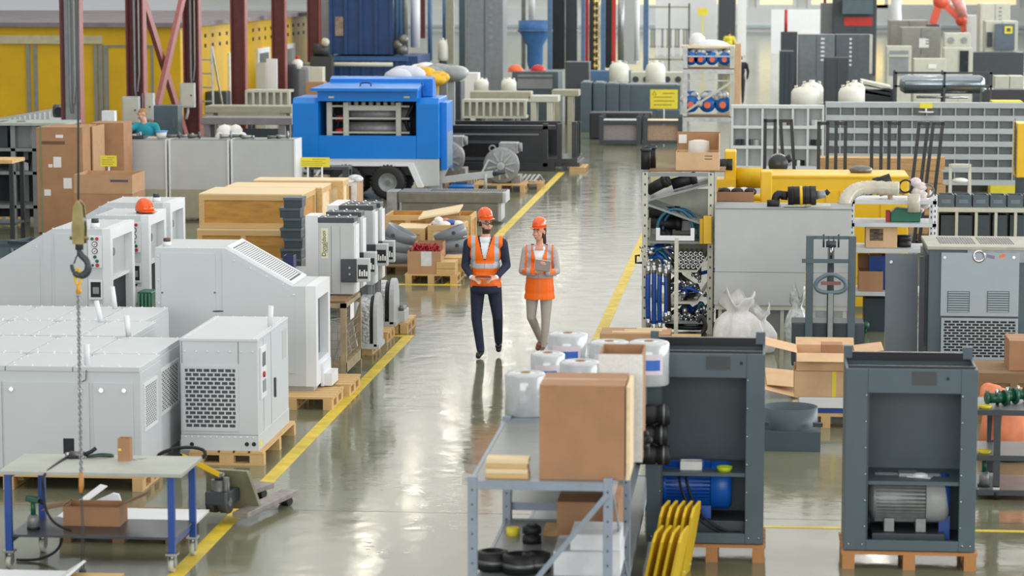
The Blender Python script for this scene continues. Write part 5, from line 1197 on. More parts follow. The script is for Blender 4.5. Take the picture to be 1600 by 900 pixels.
part(t,'raised_lid',MB().add([(lx0-.08,YT-.12,lz),(lx1-.03,YT-.12,lz),(lx1,YT+.95,lz+.12),(lx0+.25,YT+.95,lz+.12),(lx0-.08,YT-.12,lz-.06),(lx1-.03,YT-.12,lz-.06),(lx1,YT+.95,lz+.06),(lx0+.25,YT+.95,lz+.06)],[(3,2,1,0),(4,5,6,7),(0,1,5,4),(1,2,6,5),(2,3,7,6),(3,0,4,7)]),BLUE)
part(t,'roof_ridge',MB().prism([(YT+.8,lz-.2),(YT+.8,lz+.17),(YT+1.1,lz+.22),(YT+1.5,lz-.1),(YT+1.5,zt_-.02)],lx0+.2,lx1+.18,'x'),BLUE)
hx=tr(569,133)[0];part(t,'lid_handle',MB().tube(smooth([(hx-.12,YT+.2,lz+.03),(hx-.09,YT+.24,lz+.1),(hx+.09,YT+.24,lz+.1),(hx+.12,YT+.2,lz+.03)]),.014),BLACK)
for px in(517,635):x,z=tr(px,152);part(t,'sticker',MB().box(x-.06,x+.06,YT+.045,YT+.05,z-.018,z+.018),mat('pale_sticker',(206,200,150),.5))
x,z=tr(658,135);part(t,'gas_strut',MB().cyl((x,YT+.3,zt_),(x-.05,YT+.5,lz+.1),.015,n=8),BLACK)
def ix(px):return tr(px,185,.35)[0]
ex0,ex1=ix(540),ix(628)
for a in(511,537,619):part(t,'engine_frame_post',MB().box(ix(a),ix(a+8),YT+.3,YT+.4,wz0-.1,wz1-.06),BEIGE)
for py in(166,185,207):z=tr(580,py,.35)[1];part(t,'engine_frame_rail',MB().box(ix(515),ix(640),YT+.33,YT+.37,z-.018,z+.018),BEIGE)
z=tr(580,169,.35)[1];part(t,'engine_frame_top',MB().box(ix(540),ix(625),YT+.31,YT+.39,z-.05,z+.05),BEIGE)
for py in(178,201):z=tr(580,py,.6)[1];part(t,'added_pale_vessel',MB().cyl((ex0-.05,YT+.62,z),(ex1+.15,YT+.62,z),.15,n=16),CAST);  # pale vessels added so the engine bay looks lit
for py in(185,205):x,z=tr(532,py,.5);part(t,'red_filter',MB().cyl((x-.1,YT+.5,z),(x+.1,YT+.5,z),.07,n=12),RED)
for i in range(8):x=ix(543+i*11.5);part(t,'engine_cap',MB().cyl((x,YT+.55,tr(575,163,.5)[1]-.05),(x,YT+.55,tr(575,158,.5)[1]),.05,n=10),BEIGE)
part(t,'cable_bundle',MB().tube(smooth([(ix(522),YT+.5,wz0),(ix(528),YT+.45,wz0+.3),(ix(518),YT+.5,wz0+.5),(ix(530),YT+.5,wz1)]),.03),BLACK);part(t,'cable_bundle',MB().tube(smooth([(ix(640),YT+.5,wz0),(ix(634),YT+.45,wz0+.3),(ix(645),YT+.5,wz1-.1)]),.04),BLACK)
cz0,cz1=tr(580,268)[1],zb
wh=[tr(608,286)[0],tr(543,286)[0]];wr=.375
ch=[(tx0+.15,cz1),(tx1+.02,cz1),(tx1+.02,cz0-.3),(tx1-.35,cz0-.32),(tx1-.5,cz0+.12),(wh[1]-.5,cz0+.12),(wh[1]-.65,cz0-.05),(tx0+.15,cz0-.02)]
part(t,'chassis',MB().prism(ch,YT+.02,YT+.12),LGREY,bev=.006)
part(t,'fender',MB().prism([(wh[1]-.62,cz0-.08),(wh[1]-.5,cz0+.13),(tx1-.62,cz0+.13),(tx1-.42,cz0-.32),(tx1-.3,cz0-.32),(tx1-.52,cz0+.2),(wh[1]-.5,cz0+.2),(wh[1]-.68,cz0-.08)],YT-.2,YT+.05),WHITE2)
part(t,'under_frame',MB().box(tx0+.2,tx1,YT+.2,YT+D-.2,.5,zb),CHAR)
for x in wh:
 for y in(YT-.12,YT+D-.2):
  w_=part(t,'wheel',MB().lathe([(.2,-.11),(.3,-.12),(.36,-.1),(.375,-.05),(.375,.05),(.36,.1),(.3,.12),(.2,.11)],(x,y,wr),32,'y'),BLACK)
  q=MB()
  for k in range(28):a=2*PI*k/28;q.cbox((x+.372*math.cos(a),y,wr+.372*math.sin(a)),(.03,.2,.035),(0,-a,0))
  part(w_,'tread',q,BLACK,stuff=True)
  part(w_,'rim',MB().lathe([(.0,-.05),(.05,-.05),(.1,-.03),(.16,-.06),(.2,-.11),(.215,-.11),(.215,.1),(0,.1)],(x,y,wr),28,'y'),CAST)
  part(w_,'hub',MB().cyl((x,y-.09,wr),(x,y-.03,wr),.05,n=12),STEELD)
a,b=tr(655,285,.4);c,d_=tr(770,272,.4)
part(t,'drawbar',MB().bar((a,YT+.4,b),(c,YT+.4,d_),.14),LGREY);a2,b2=tr(690,262,.4);part(t,'drawbar_bracket',MB().prism([(a-.05,b+.02),(a+.35,b-.18),(a+.5,b-.15),(a+.5,b+.02),(a2+.15,b2),(a2-.1,b2-.1)],YT+.34,YT+.46),LGREY)
e,f_=tr(790,268,.4);part(t,'coupling',MB().cyl((c,YT+.4,d_),(e,YT+.4,f_),.05,n=10),CHAR);part(t,'brake_lever',MB().bar((c-.25,YT+.4,d_),(c-.1,YT+.4,d_+.3),.04),LGREY);part(t,'jockey_post',MB().cyl((c-.15,YT+.32,.2),(c-.15,YT+.32,d_),.03,n=10),LGREY);part(t,'jockey_foot',MB().cyl((c-.15,YT+.32,.0),(c-.15,YT+.32,.2),.06,n=12),BLACK)
# --- two big grey motors on wooden pallets
def flange_motor(label,cx,cy,cz,r,group=None):
 t=thing('flange_motor',label,'motor',(cx,cy,0))
 part(t,'flange',MB().lathe([(.1,-.16),(r*.9,-.14),(r,-.12),(r,-.02),(r*.86,.0),(r*.84,.1),(.1,.12)],(0,0,cz),36,'y'),CAST,False)
 for k in range(10):a=2*PI*k/10+.2;part(t,'cooling_rib',MB().cbox((r*.52*math.cos(a),-.17,cz+r*.52*math.sin(a)),(r*.55,.05,.04),(0,-a,0)),mat('pale_cast_rib',(176,178,176),.5,metal=.2),False)
 part(t,'hub',MB().cyl((0,-.22,cz),(0,-.1,cz),r*.22,n=20),LGREY,False);part(t,'shaft',MB().cyl((0,-.3,cz),(0,-.2,cz),r*.08,n=12),CHROME,False)
 part(t,'body',MB().cyl((0,.05,cz),(0,.8,cz),r*.78,n=28),CAST,False)
 part(t,'terminal_box',MB().box(-.08,r*.85,.1,.6,cz+r*.62,cz+r*1.22),CAST,False,bev=.02);part(t,'cable_entry',MB().cyl((r*.85,.35,cz+r*.95),(r*1.05,.35,cz+r*.95),.1,n=12),CAST,False)
 part(t,'eye_bolt',MB().tube([(-r*.55+.07*math.cos(a),.1,cz+r*.9+.07*math.sin(a))for a in np.linspace(0,2*PI,12,endpoint=False)],.02,6,closed=True),CAST,False)
 for sx in(-1,1):part(t,'foot',MB().box(sx*r*.75-.1,sx*r*.75+.1,.1,.7,cz-r,cz-r*.6),CAST,False)
Ym=59.8
x,z=W(784,258,Ym);r=(W(812,258,Ym)[0]-W(756,258,Ym)[0])/2
pz=z-r
pallet('pine pallet under the big round motor nearest the aisle',x-.6,x+.55,Ym-.35,Ym+.9,h=max(.12,pz-.005),along='x',m=WOOD)
flange_motor('big round cast motor with ribbed flange nearest the aisle',x,Ym,z,r)
x2,z2=W(699,247,Ym+1.2)
pallet('pine pallet under the big round motor half hidden by the trailer',x2-.55,x2+.6,Ym+.9,Ym+2.1,h=max(.12,z2-r-.005),along='x',m=WOOD)
flange_motor('big round cast motor half hidden behind the trailer',x2,Ym+1.2,z2,r)
xa,ya=G(812,296)
pallet('low wooden pallet with steel clamps beside the round motor',xa-.35,xa+.5,ya,ya+.9,m=WOODX,along='x')
for k in range(7):single('steel_clamp','bent galvanised clamp lying on the low pallet by the motor','clamp',MB().bar((xa-.3+k*.1,ya+.15+.05*(k%3),.16),(xa-.2+k*.1,ya+.5,.3),.05,.02).bar((xa-.2+k*.1,ya+.5,.3),(xa-.12+k*.1,ya+.6,.16),.05,.02),STEEL,(xa-.25+k*.1,ya+.3,.16),group='clamps on the low pallet')
# --- black container frame
YB=65.9;x0=W(697,230,YB)[0];x1,_=G(866,268);z1=W(780,196,YB)[1]
x2=W(878,230,YB)[0]
t=thing('steel_container','low black steel container with an open end frame by the aisle','container',((x0+x1)/2,YB,0))
part(t,'side_wall',MB().box(x0,x1-.3,YB+.1,YB+.18,.12,z1-.05),BLACKP);part(t,'back_wall',MB().box(x0,x1,YB+2.0,YB+2.1,.12,z1-.05),BLACKP);part(t,'deck',MB().box(x0,x1+.6,YB+.1,YB+2.1,.1,.2),BLACKP)
part(t,'top_rail',MB().box(x0,x1+.0,YB,YB+.2,z1-.1,z1),BLACKP,bev=.01);part(t,'top_rail',MB().box(x0,x1,YB+1.95,YB+2.12,z1-.1,z1),BLACKP);part(t,'bottom_rail',MB().box(x0,x1+.0,YB,YB+.2,0,.2),BLACKP,bev=.01)
part(t,'ledge',MB().box(x0,x1-.4,YB+.02,YB+.1,z1-.24,z1-.2),mat('grey_ledge',(112,118,124),.4))
wx=[W(p,230,YB)[0]for p in(716,800)];part(t,'window_frame',MB().frame(wx[0],wx[1],.25,z1-.38,YB+.06,YB+.1,.07),CHAR);part(t,'window_pane',MB().box(wx[0]+.07,wx[1]-.07,YB+.08,YB+.1,.3,z1-.45),mat('smoked_panel',(20,24,30),.15))
for dx in(-.3,.05,.35):part(t,'end_post',MB().box(x1+dx,x1+dx+.12,YB+(.0 if dx<.3 else .9),YB+(.15 if dx<.3 else 1.05),.1,z1+.05),BLACKP)
for y in(YB+1.1,YB+1.9):part(t,'end_post',MB().box(x1+.4,x1+.5,y,y+.1,.1,z1+.0),BLACKP)
part(t,'end_sill',MB().box(x1-.3,x1+.55,YB+.02,YB+2.0,.2,.3),BLACKP)
xq,yq=G(885,266);pallet('pine pallet end sticking out beside the black container',xq+.1,xq+.5,yq-.4,yq+.8,m=WOOD,along='y',h=.1)
# --- beige frames and ribbed boxes behind
def ribbed_box(label,px0,px1,py0,py1,Y,n,base=None,m=BEIGE,depth=.7):
 x0,x1,z0,z1=RC(px0,px1,py0,py1,Y)
 t=thing('ribbed_casting',label,'machine frame',((x0+x1)/2,Y,0))
 part(t,'back_plate',MB().box(x0,x1,Y+.2,Y+.24,z0,z1),m);part(t,'top_rail',MB().box(x0,x1,Y,Y+depth,z1-.06,z1),m);part(t,'bottom_rail',MB().box(x0,x1,Y,Y+depth,z0,z0+.06),m)
 for i in range(n+1):x=x0+(x1-x0-.06)*i/n;part(t,'rib',MB().box(x,x+.06,Y-.01,Y+.2,z0+.06,z1-.06),m)
 for x in(x0+.05,x1-.15):
  for y in(Y+.05,Y+depth-.15):part(t,'leg',MB().box(x,x+.1,y,y+.1,0,z0),base or CHAR)
 return t
ribbed_box('beige ribbed frame on top of the black container region, behind the trailer',722,822,156,185,69.5,9,m=BEIGE)
ribbed_box('beige ribbed frame behind the bench frames left of the trailer',383,452,141,168,70,6,m=BEIGE)
x0,x1,z0,z1=RC(735,830,143,155,70.6);single('beige_roller_bed','beige bed plate lying along the top of the ribbed frame','machine bed',MB().box(x0,x1,70.5,71.2,z0,z1).box(x0+.3,x0+.4,70.6,71.1,0,z0).box(x1-.4,x1-.3,70.6,71.1,0,z0),BEIGED,((x0+x1)/2,70.8,0),bev=.02)
def bench_frame(label,px0,px1,py0,py1,Y,m,depth=.8,shelf=None):
 x0,x1,z0,z1=RC(px0,px1,py0,py1,Y);th=.16
 t=thing('work_trestle',label,'frame',((x0+x1)/2,Y,0))
 part(t,'top_beam',MB().box(x0,x1,Y,Y+depth,z1-th,z1),m,bev=.01)
 for x in(x0+.05,x1-.3):
  for y in(Y+.03,Y+depth-.15):part(t,'leg',MB().box(x,x+.14,y,y+.12,0,z1-th),m)
 if shelf:part(t,'panel',MB().box(x0+(x1-x0)*.35,x1-.35,Y+.2,Y+.3,.2,z1-th-.1),shelf)
 return t
bench_frame('long khaki bench frame right of the maroon columns',320,456,166,215,63.0,BEIGED)
bench_frame('second khaki bench frame behind the first',330,452,174,200,64.5,mat('light_khaki',(178,176,156),.5))
bench_frame('grey bench frame with dark panel behind the cabinet row',314,456,184,250,60.2,mat('mauve_grey_frame',(132,128,130),.5),shelf=DGREY2)
x0,x1,z0,z1=RC(240,278,165,215,60.0);t=thing('control_cabinet','dark slate control cabinet right of the worker in teal','cabinet',((x0+x1)/2,60,0));part(t,'body',MB().box(x0,x1,60,60.5,0,z1),DGREY,bev=.01);part(t,'door',MB().box(x0+.04,x1-.04,59.98,60,.1,z1-.05),DGREY);part(t,'handle',MB().box(x1-.1,x1-.07,59.95,59.98,z1-.5,z1-.3),CHROME)
x,z=W(365,205,58);q=MB()
for i in range(7):q.ball((x+rr.uniform(-.25,.25),58+rr.uniform(-.1,.1),z-.1+rr.uniform(-.1,.12)),rr.uniform(.14,.2),8,5)
q.box(x-.2,x+.2,57.8,58.2,0,z-.1);single('white_sack','white crumpled sack behind the cabinet row','sack',q,PAPER,(x,58,0))
x0,_=W(313,150,70.6);x1=W(331,150,70.6)[0];zt_=W(320,72,70.6)[1]
t=thing('stepladder','aluminium stepladder standing before the yellow cabin window','ladder',((x0+x1)/2,70.6,0))
for x,d in((x0,-.15),(x1,.15)):part(t,'stile',MB().bar((x+d,70.2,0),(x,70.6,zt_),.05),STEEL);part(t,'rear_stile',MB().bar((x+d*2.2,71.5,0),(x,70.65,zt_),.04),STEEL)
for k in range(7):u=(k+1)/8;part(t,'rung',MB().box(x0-.15*(1-u),x1+.15*(1-u),70.2+.4*u-.04,70.2+.4*u+.04,zt_*u-.02,zt_*u+.02),STEEL)
x0,x1,z0,z1=RC(322,354,143,165,73);single('dark_bench','dark machine part on a bench beside the stepladder','machine part',MB().box(x0,x1,73,73.6,z0,z1).box(x0+.1,x0+.2,73.1,73.5,0,z0).box(x1-.2,x1-.1,73.1,73.5,0,z0),DGREY2,((x0+x1)/2,73.3,0),bev=.03)
# ================================================================== FAR LEFT BACKGROUND
def cabbox(name,label,cat,px0,px1,py0,py1,Y,m,depth=.8,floor_=True,trims=0,trimm=None,bev=.01):
 x0,x1,z0,z1=RC(px0,px1,py0,py1,Y);zb=0 if floor_ else z0
 t=thing(name,label,cat,((x0+x1)/2,Y,zb));part(t,'body',MB().box(x0,x1,Y,Y+depth,zb,z1),m,bev=bev)
 for k in range(trims):x=x0+(x1-x0)*(k+.5)/trims;w=(x1-x0)/trims*.5;part(t,'panel',MB().box(x-w+.03,x+w-.03,Y-.02,Y,zb+.08 if floor_ else zb+.04,z1-.06),trimm or m,bev=.006)
 return t
cabbox('white_screen','pale white screen panel left of a maroon column','panel',400,415,98,145,79,LGREY,.1)
cabbox('white_screen','taller white screen panel touching the maroon column','panel',416,433,92,145,79.3,WHITE2,.1)
cabbox('grey_drum_cabinet','dark grey rounded cabinet between the maroon columns','cabinet',445,463,100,148,81,CHAR,.8,bev=.1)
t=cabbox('grey_drum_cabinet','lighter grey cabinet with a round lid by the cabin','cabinet',463,483,104,148,81.2,MGREY,.8,bev=.1)
cabbox('labelled_box','cream box with yellow printed label above a brown carton','box',484,504,105,128,80,BEIGE,.5,False);cabbox('cardboard_box','brown carton under the cream labelled box','box',478,506,128,148,79.9,CARDD,.6)
x,z=W(462,98,81);t=thing('canister','white canister with red cap on the grey cabinets','canister',(x,81.3,z-.1));part(t,'body',MB().lathe([(0,-.1),(.16,-.1),(.16,.12),(.06,.2),(0,.2)]),PAPER,False);part(t,'cap',MB().cyl((0,0,.2),(0,0,.3),.06,n=10),RED,False)
x0,x1,z0,z1=RC(490,515,-20,85,88);cs=thing('corrugated_wall_sheet','white corrugated metal sheet left of the navy machine','sheet',((x0+x1)/2,88,0))
n=9;part(cs,'sheet',MB().box(x0,x1,88.03,88.06,0,z1),WHITE2)
for i in range(n):x=x0+(x1-x0)*i/n;part(cs,'corrugation',MB().prism([(x+.02,88.03),(x+.07,87.97),(x+.14,87.97),(x+.19,88.03)],0,z1,'z'),WHITE2)
YN=87.0
x0,x1,z0,z1=RC(517,612,-20,85,YN);xr=W(640,100,YN)[0];zl1=W(575,85,YN)[1];zl0=W(575,122,YN)[1]
nm=thing('industrial_machine','tall navy blue machine of ribbed panels behind the trailer','machine',((x0+x1)/2,YN,0))
part(nm,'base',MB().box(x0,xr+.3,YN-.25,YN+3,0,zl1-.05),BLUEM);part(nm,'tower',MB().box(x0,x1,YN,YN+3,zl1,z1+2),BLUEM)
for i in range(5):x=x0+(x1-x0)*i/4.;part(nm,'upright_rib',MB().box(x-.05,x+.05,YN-.1,YN,zl1,z1+2),BLUEM)
for i in range(8):x=x0+(xr-x0)*i/7.;part(nm,'base_rib',MB().box(x-.05,x+.05,YN-.33,YN-.25,0,zl1-.1),BLUEM)
part(nm,'ledge',MB().box(x0-.1,xr,YN-.4,YN,zl1-.2,zl1-.05),mat('navy_ledge',(48,90,140),.45));part(nm,'pipe',MB().cyl((W(462,84,YN)[0],YN-.7,zl1-.3),(W(618,84,YN)[0],YN-.7,zl1-.3),.07,n=10),BEIGE)
wx=[W(p,40,YN)[0]for p in(524,537)];part(nm,'inspection_window',MB().box(wx[0],wx[1],YN-.06,YN-.02,W(530,56,YN)[1],W(530,26,YN)[1]),mat('rusty_beige_pane',(150,136,120),.5,var=.2))
for px in(612,619,625,632):x=W(px,40,YN)[0];part(nm,'side_pipe',MB().cyl((x,YN+.2,zl1),(x,YN+.2,z1+2),.09,n=10),BLUEG if px%2 else STEEL)
for px,py in((622,70),(630,62),(628,78)):x,z=W(px,py,YN-.3);part(nm,'valve',MB().ball((x,YN-.3,z),.18,10,6),STEELD)
x,z=W(505,78,85);t=thing('small_pump','small dark pump unit beside the white corrugated sheet','pump',(x,85,0));part(t,'stand',MB().box(x-.4,x+.3,84.8,85.3,0,z-.2),CHAR);part(t,'motor',MB().cyl((x-.3,85,z),(x+.2,85,z),.2,n=12),CHAR);part(t,'valve',MB().ball((x+.1,84.8,z+.25),.14,8,6),BEIGE)
# ================================================================== RIGHT FOREGROUND RACKS
RX0,RX1=-1.93,-.96;RF,RB=17.6,20.1;RZ=1.51
def steel_rack(label,y0,y1,zs,ztop,brace=True,x0=RX0,x1=RX1):
 t=thing('steel_rack',label,'rack',((x0+x1)/2,y0,0));w=.062
 for x in(x0,x1-w):
  for y in(y0,y1-w):
   p=part(t,'upright',MB().box(x,x+w,y,y+w,0,ztop),RACKB,bev=.004);q=MB()
   for z in np.arange(.15,ztop-.05,.1):q.cyl((x+w/2,y-.002,z),(x+w/2,y+.001,z),.008,n=8)
   part(p,'bolt_holes',q,CHAR,stuff=True)
 for z in zs:
  part(t,'shelf',MB().box(x0+.012,x1-.012,y0+.012,y1-.012,z-.006,z),mat('grey_shelf_sheet',(132,138,136),.35,metal=.2,var=.06))
  for y in(y0+.0,y1-.03):part(t,'shelf_beam',MB().box(x0+w,x1-w,y,y+.03,z-.055,z+.004),RACKB)
  for x in(x0+.01,x1-.035):part(t,'side_beam',MB().box(x,x+.025,y0+w,y1-w,z-.05,z+.004),RACKB)
 if brace:
  part(t,'diagonal_brace',MB().bar((x0+.03,y0-.012,zs[0]+.14),(x1-.03,y0-.012,zs[-1]-.07),.01,.035,(0,0,1)),RACKB)
  part(t,'diagonal_brace',MB().bar((x0+.03,y0-.012,zs[0]+.04),(x1-.03,y0-.012,zs[0]-.42),.01,.035,(0,0,1)),RACKB)
 part(t,'side_brace',MB().bar((x1+.004,y0+.05,zs[-1]-.1),(x1+.004,y1-.1,zs[0]+.05),.008,.04,(0,0,1)),RACKB)
 return t
steel_rack('blue grey steel rack in front, carrying the big brown carton',RF,RB,(.18,.74,RZ),RZ+.03)
steel_rack('blue grey steel rack holding the rolls of film',RB+.02,24.3,(.3,.86,RZ),RZ+.02,False)
x0,x1,_,z1=RC(843,976,602,750,RF+.12)
t=carton('big brown carton standing on the front rack shelf',x0,x1,RF+.1,RF+.68,RZ,z1,CARDD)
for u in(-.15,.14):part(t,'tape_tab',MB().box(u-.02,u+.02,-.292,-.29,z1-RZ-.06,z1-RZ),TAPE,False)
single('pine_board','pale pine board standing upright beside the big carton','board',MB().box(x1+.01,x1+.035,RF+.12,RF+.66,RZ,z1-.01),WOODP,(x1+.02,RF+.4,RZ))
xa,ya=G(758,748,RZ);xb=G(826,748,RZ)[0]
for k in range(4):single('wooden_block',('small pine board, %s of the stack left of the big carton'%('lowest','second from the bottom','third from the bottom','topmost')[k]),'board',MB().box(xa+.004*(k%2),xb-.004*(k%3),ya,ya+.16,RZ+.034*k+.001,RZ+.034*(k+1)),WOODP if k%2 else WOOD,((xa+xb)/2,ya,RZ+.034*k),group='stack of small pine boards',bev=.003)
YQ=RF+.8
x0,x1,_,z1=RC(900,1022,553,650,YQ)
t=carton('open carton with white printed front behind the big brown carton',x0+.16,x1-.08,YQ,YQ+.5,RZ,z1,CARDD,open_=True)
w=(x1-.08-x0-.16)/2
part(t,'white_front',MB().box(-w-.002,w+.002,-.256,-.251,0,z1-RZ-.002),mat('speckled_white_sheet',(226,226,222),.5,var=.06,scale=60),False)
t=thing('white_panel_stack','white wrapped panels standing on edge at the right side of the racks','panels',(-1.06,19.2,RZ))
for k in range(3):part(t,'panel',MB().box(-1.15+k*.055,-1.1+k*.055,19.0+.05*k,20.0,RZ,RZ+.6-.03*k),WHITE2 if k%2 else FILM)
t=thing('white_metal_sheet','white flat panel standing on the middle shelf at the side of the racks','panel',(-1.06,19.5,.74));part(t,'panel',MB().box(-1.09,-1.05,18.95,20.0,.74,1.44),WHITE2);part(t,'edge',MB().box(-1.05,-1.045,18.97,19.98,.76,1.42),FILM)
x,z=W(1003,640,18.6);t=thing('black_knob_handle','black star knob handle lying by the white wrapped panels','knob',(x,18.6,RZ));part(t,'stem',MB().cyl((x,18.7,RZ+.12),(x,18.6,RZ+.12),.03,n=12),BLACK);q=MB()
for k in range(6):a=k*PI/3;q.ball((x+.05*math.cos(a),18.6,RZ+.12+.05*math.sin(a)),.026,8,6)
q.ball((x,18.6,RZ+.12),(.05,.03,.05));part(t,'star_knob',q,BLACK);part(t,'block',MB().box(x-.05,x+.05,18.62,18.75,RZ,RZ+.1),BLACK)
def roll(label,px,pyt,d,h,z=RZ,lab=True):
 x,y=G(px,pyt,z+h)
 t=thing('film_roll',label,'roll',(x,y,z),0,'stretch film rolls on the rack');r=d/2
 part(t,'wrap',MB().lathe([(.04,0),(r-.01,0),(r,.012),(r*.985,h*.5),(r,h-.02),(r-.015,h),(.04,h)],n=32),mat('film_roll_wrap',(196,200,202),.16,var=.08,scale=10,coat=.6),False);part(t,'core',MB().lathe([(.04,h-.02),(.04,h+.004),(.03,h+.004),(.03,h-.03)],n=16),CARDD,False)
 part(t,'top_rings',MB().lathe([(r*.55,h),(r*.56,h+.002),(r*.8,h+.002),(r*.82,h)],n=28),mat('grey_film_ring',(186,192,194),.25),False)
 if lab:
  q=MB();n=14
  a0=-PI/2-.75
  for(u0,u1,v0,v1)in((0,1.5,.28,.75),):
   vs=[(math.cos(a0+u0+(u1-u0)*i/n)*(r+.002),math.sin(a0+u0+(u1-u0)*i/n)*(r+.002),h*v)for v in(v0,v1)for i in range(n+1)];q.add(vs,[(i,i+1,n+2+i,n+1+i)for i in range(n)],True)
  lb=part(t,'paper_label',q,mat('pink_white_label',(226,214,222),.5),False);q=MB()
  vs=[(math.cos(a0+.15+1.2*i/n)*(r+.004),math.sin(a0+.15+1.2*i/n)*(r+.004),h*v)for v in(.38,.62)for i in range(n+1)];q.add(vs,[(i,i+1,n+2+i,n+1+i)for i in range(n)],True);part(lb,'blue_print',q,mat('label_blue',(60,108,196),.5),False)
 return t
roll('stretch film roll farthest back on the rack, with blue and white label',887,520,.34,.36)
roll('stretch film roll with blue label in the middle of the back row',952,533,.34,.36)
roll('stretch film roll at the right corner of the rack, blue label',1014,533,.34,.36)
roll('stretch film roll without label, just behind the brown carton',907,564,.33,.36,lab=False)
roll('small stretch film roll with blue label at the left of the group',856,551,.28,.34)
roll('stretch film roll at the near left edge of the rack shelf',821,582,.32,.33,lab=False)
zs=.74
x0,x1,_,z1=RC(870,966,785,860,19.2)
carton('brown carton on the lower shelf of the front rack',x0,x1,19.2,19.9,zs,min(z1,RZ-.07),CARDD)
xa,xb,_,z1=RC(890,968,838,900,18.2);carton('upper white box on the lower shelf of the front rack',xa,xb,18.25,18.7,zs+.17,z1,mat('white_carton',(222,224,226),.6),tape=False)
xa,xb,_,z1=RC(863,968,872,900,18.1);carton('lower white box on the lower shelf of the front rack',xa,xb,18.2,18.75,zs,zs+.168,mat('white_carton',(222,224,226),.6),tape=False)
for k,(px,py,r)in enumerate(((770,875,.11),(812,880,.12),(838,878,.1))):
 x,y=G(px,py,zs+.07);t=thing('rubber_ring',('black rubber ring at the left of the lower rack shelf','black rubber ring in the middle of three on the lower rack shelf','black rubber ring nearest the white boxes on the lower shelf')[k],'ring',(x,y,zs));part(t,'ring',MB().lathe([(r*.72,0),(r,.01),(r,.13),(r*.72,.14),(r*.72,0)],n=28),BLACK,False);part(t,'clamp_band',MB().lathe([(r+.002,.05),(r+.005,.05),(r+.005,.08),(r+.002,.08)],n=28),STEELD,False)
x,y=G(831,848,zs);t=thing('black_fitting','small black ribbed fitting standing on the lower rack shelf','fitting',(x,y,zs));part(t,'body',MB().lathe([(0,0),(.07,0),(.07,.05),(.055,.055),(.055,.07),(.07,.075),(.07,.12),(.05,.13),(0,.13)],n=20),BLACK,False);part(t,'cap',MB().cyl((0,0,.13),(0,0,.15),.04,n=14),CHAR,False)
single('wood_offcut','pale wood offcut on the lower rack shelf by the carton','wood',MB().box(W(850,850,19.6)[0],W(874,850,19.6)[0],19.5,19.8,zs,zs+.04),WOOD,(W(860,850,19.6)[0],19.6,zs))
single('yellow_plug','small yellow cap on the lower rack shelf at the left','cap',MB().cyl((RX0+.13,19.5,zs),(RX0+.13,19.5,zs+.06),.05,n=12),YELS,(RX0+.13,19.5,zs))
LB=('first','second','third','fourth','fifth')
YP_=mat('yellow_plate',(238,200,40),.45,var=.04)
def yplate(label,x,y,h,d,lean):
 t=thing('yellow_plate',label,'plate',(x,y,0),-.14,'yellow plates on the floor')
 q=MB();q.M=Matrix.Rotation(lean,4,'Y');c=.07
 q.prism([(0,0),(d,0),(d,h-c),(d-c,h),(c,h),(0,h-c)],-.011,.011,'x');part(t,'plate',q,YP_,False,bev=.003)
 q=MB();q.M=Matrix.Rotation(lean,4,'Y');q.cyl((.011,.05,.06),(.016,.05,.06),.012,n=8).cyl((.011,d-.06,.06),(.016,d-.06,.06),.012,n=8);part(t,'white_pad',q,PAPER,False)
for k in range(5):yplate('yellow plate leaning in the rear row, %s from the rack'%LB[k],-.86+.062*k,21.35,.60,.42,.16)
for k in range(4):yplate('yellow plate leaning in the front row, %s from the rack'%LB[k],-.9+.068*k,20.75,.52,.42,.2)
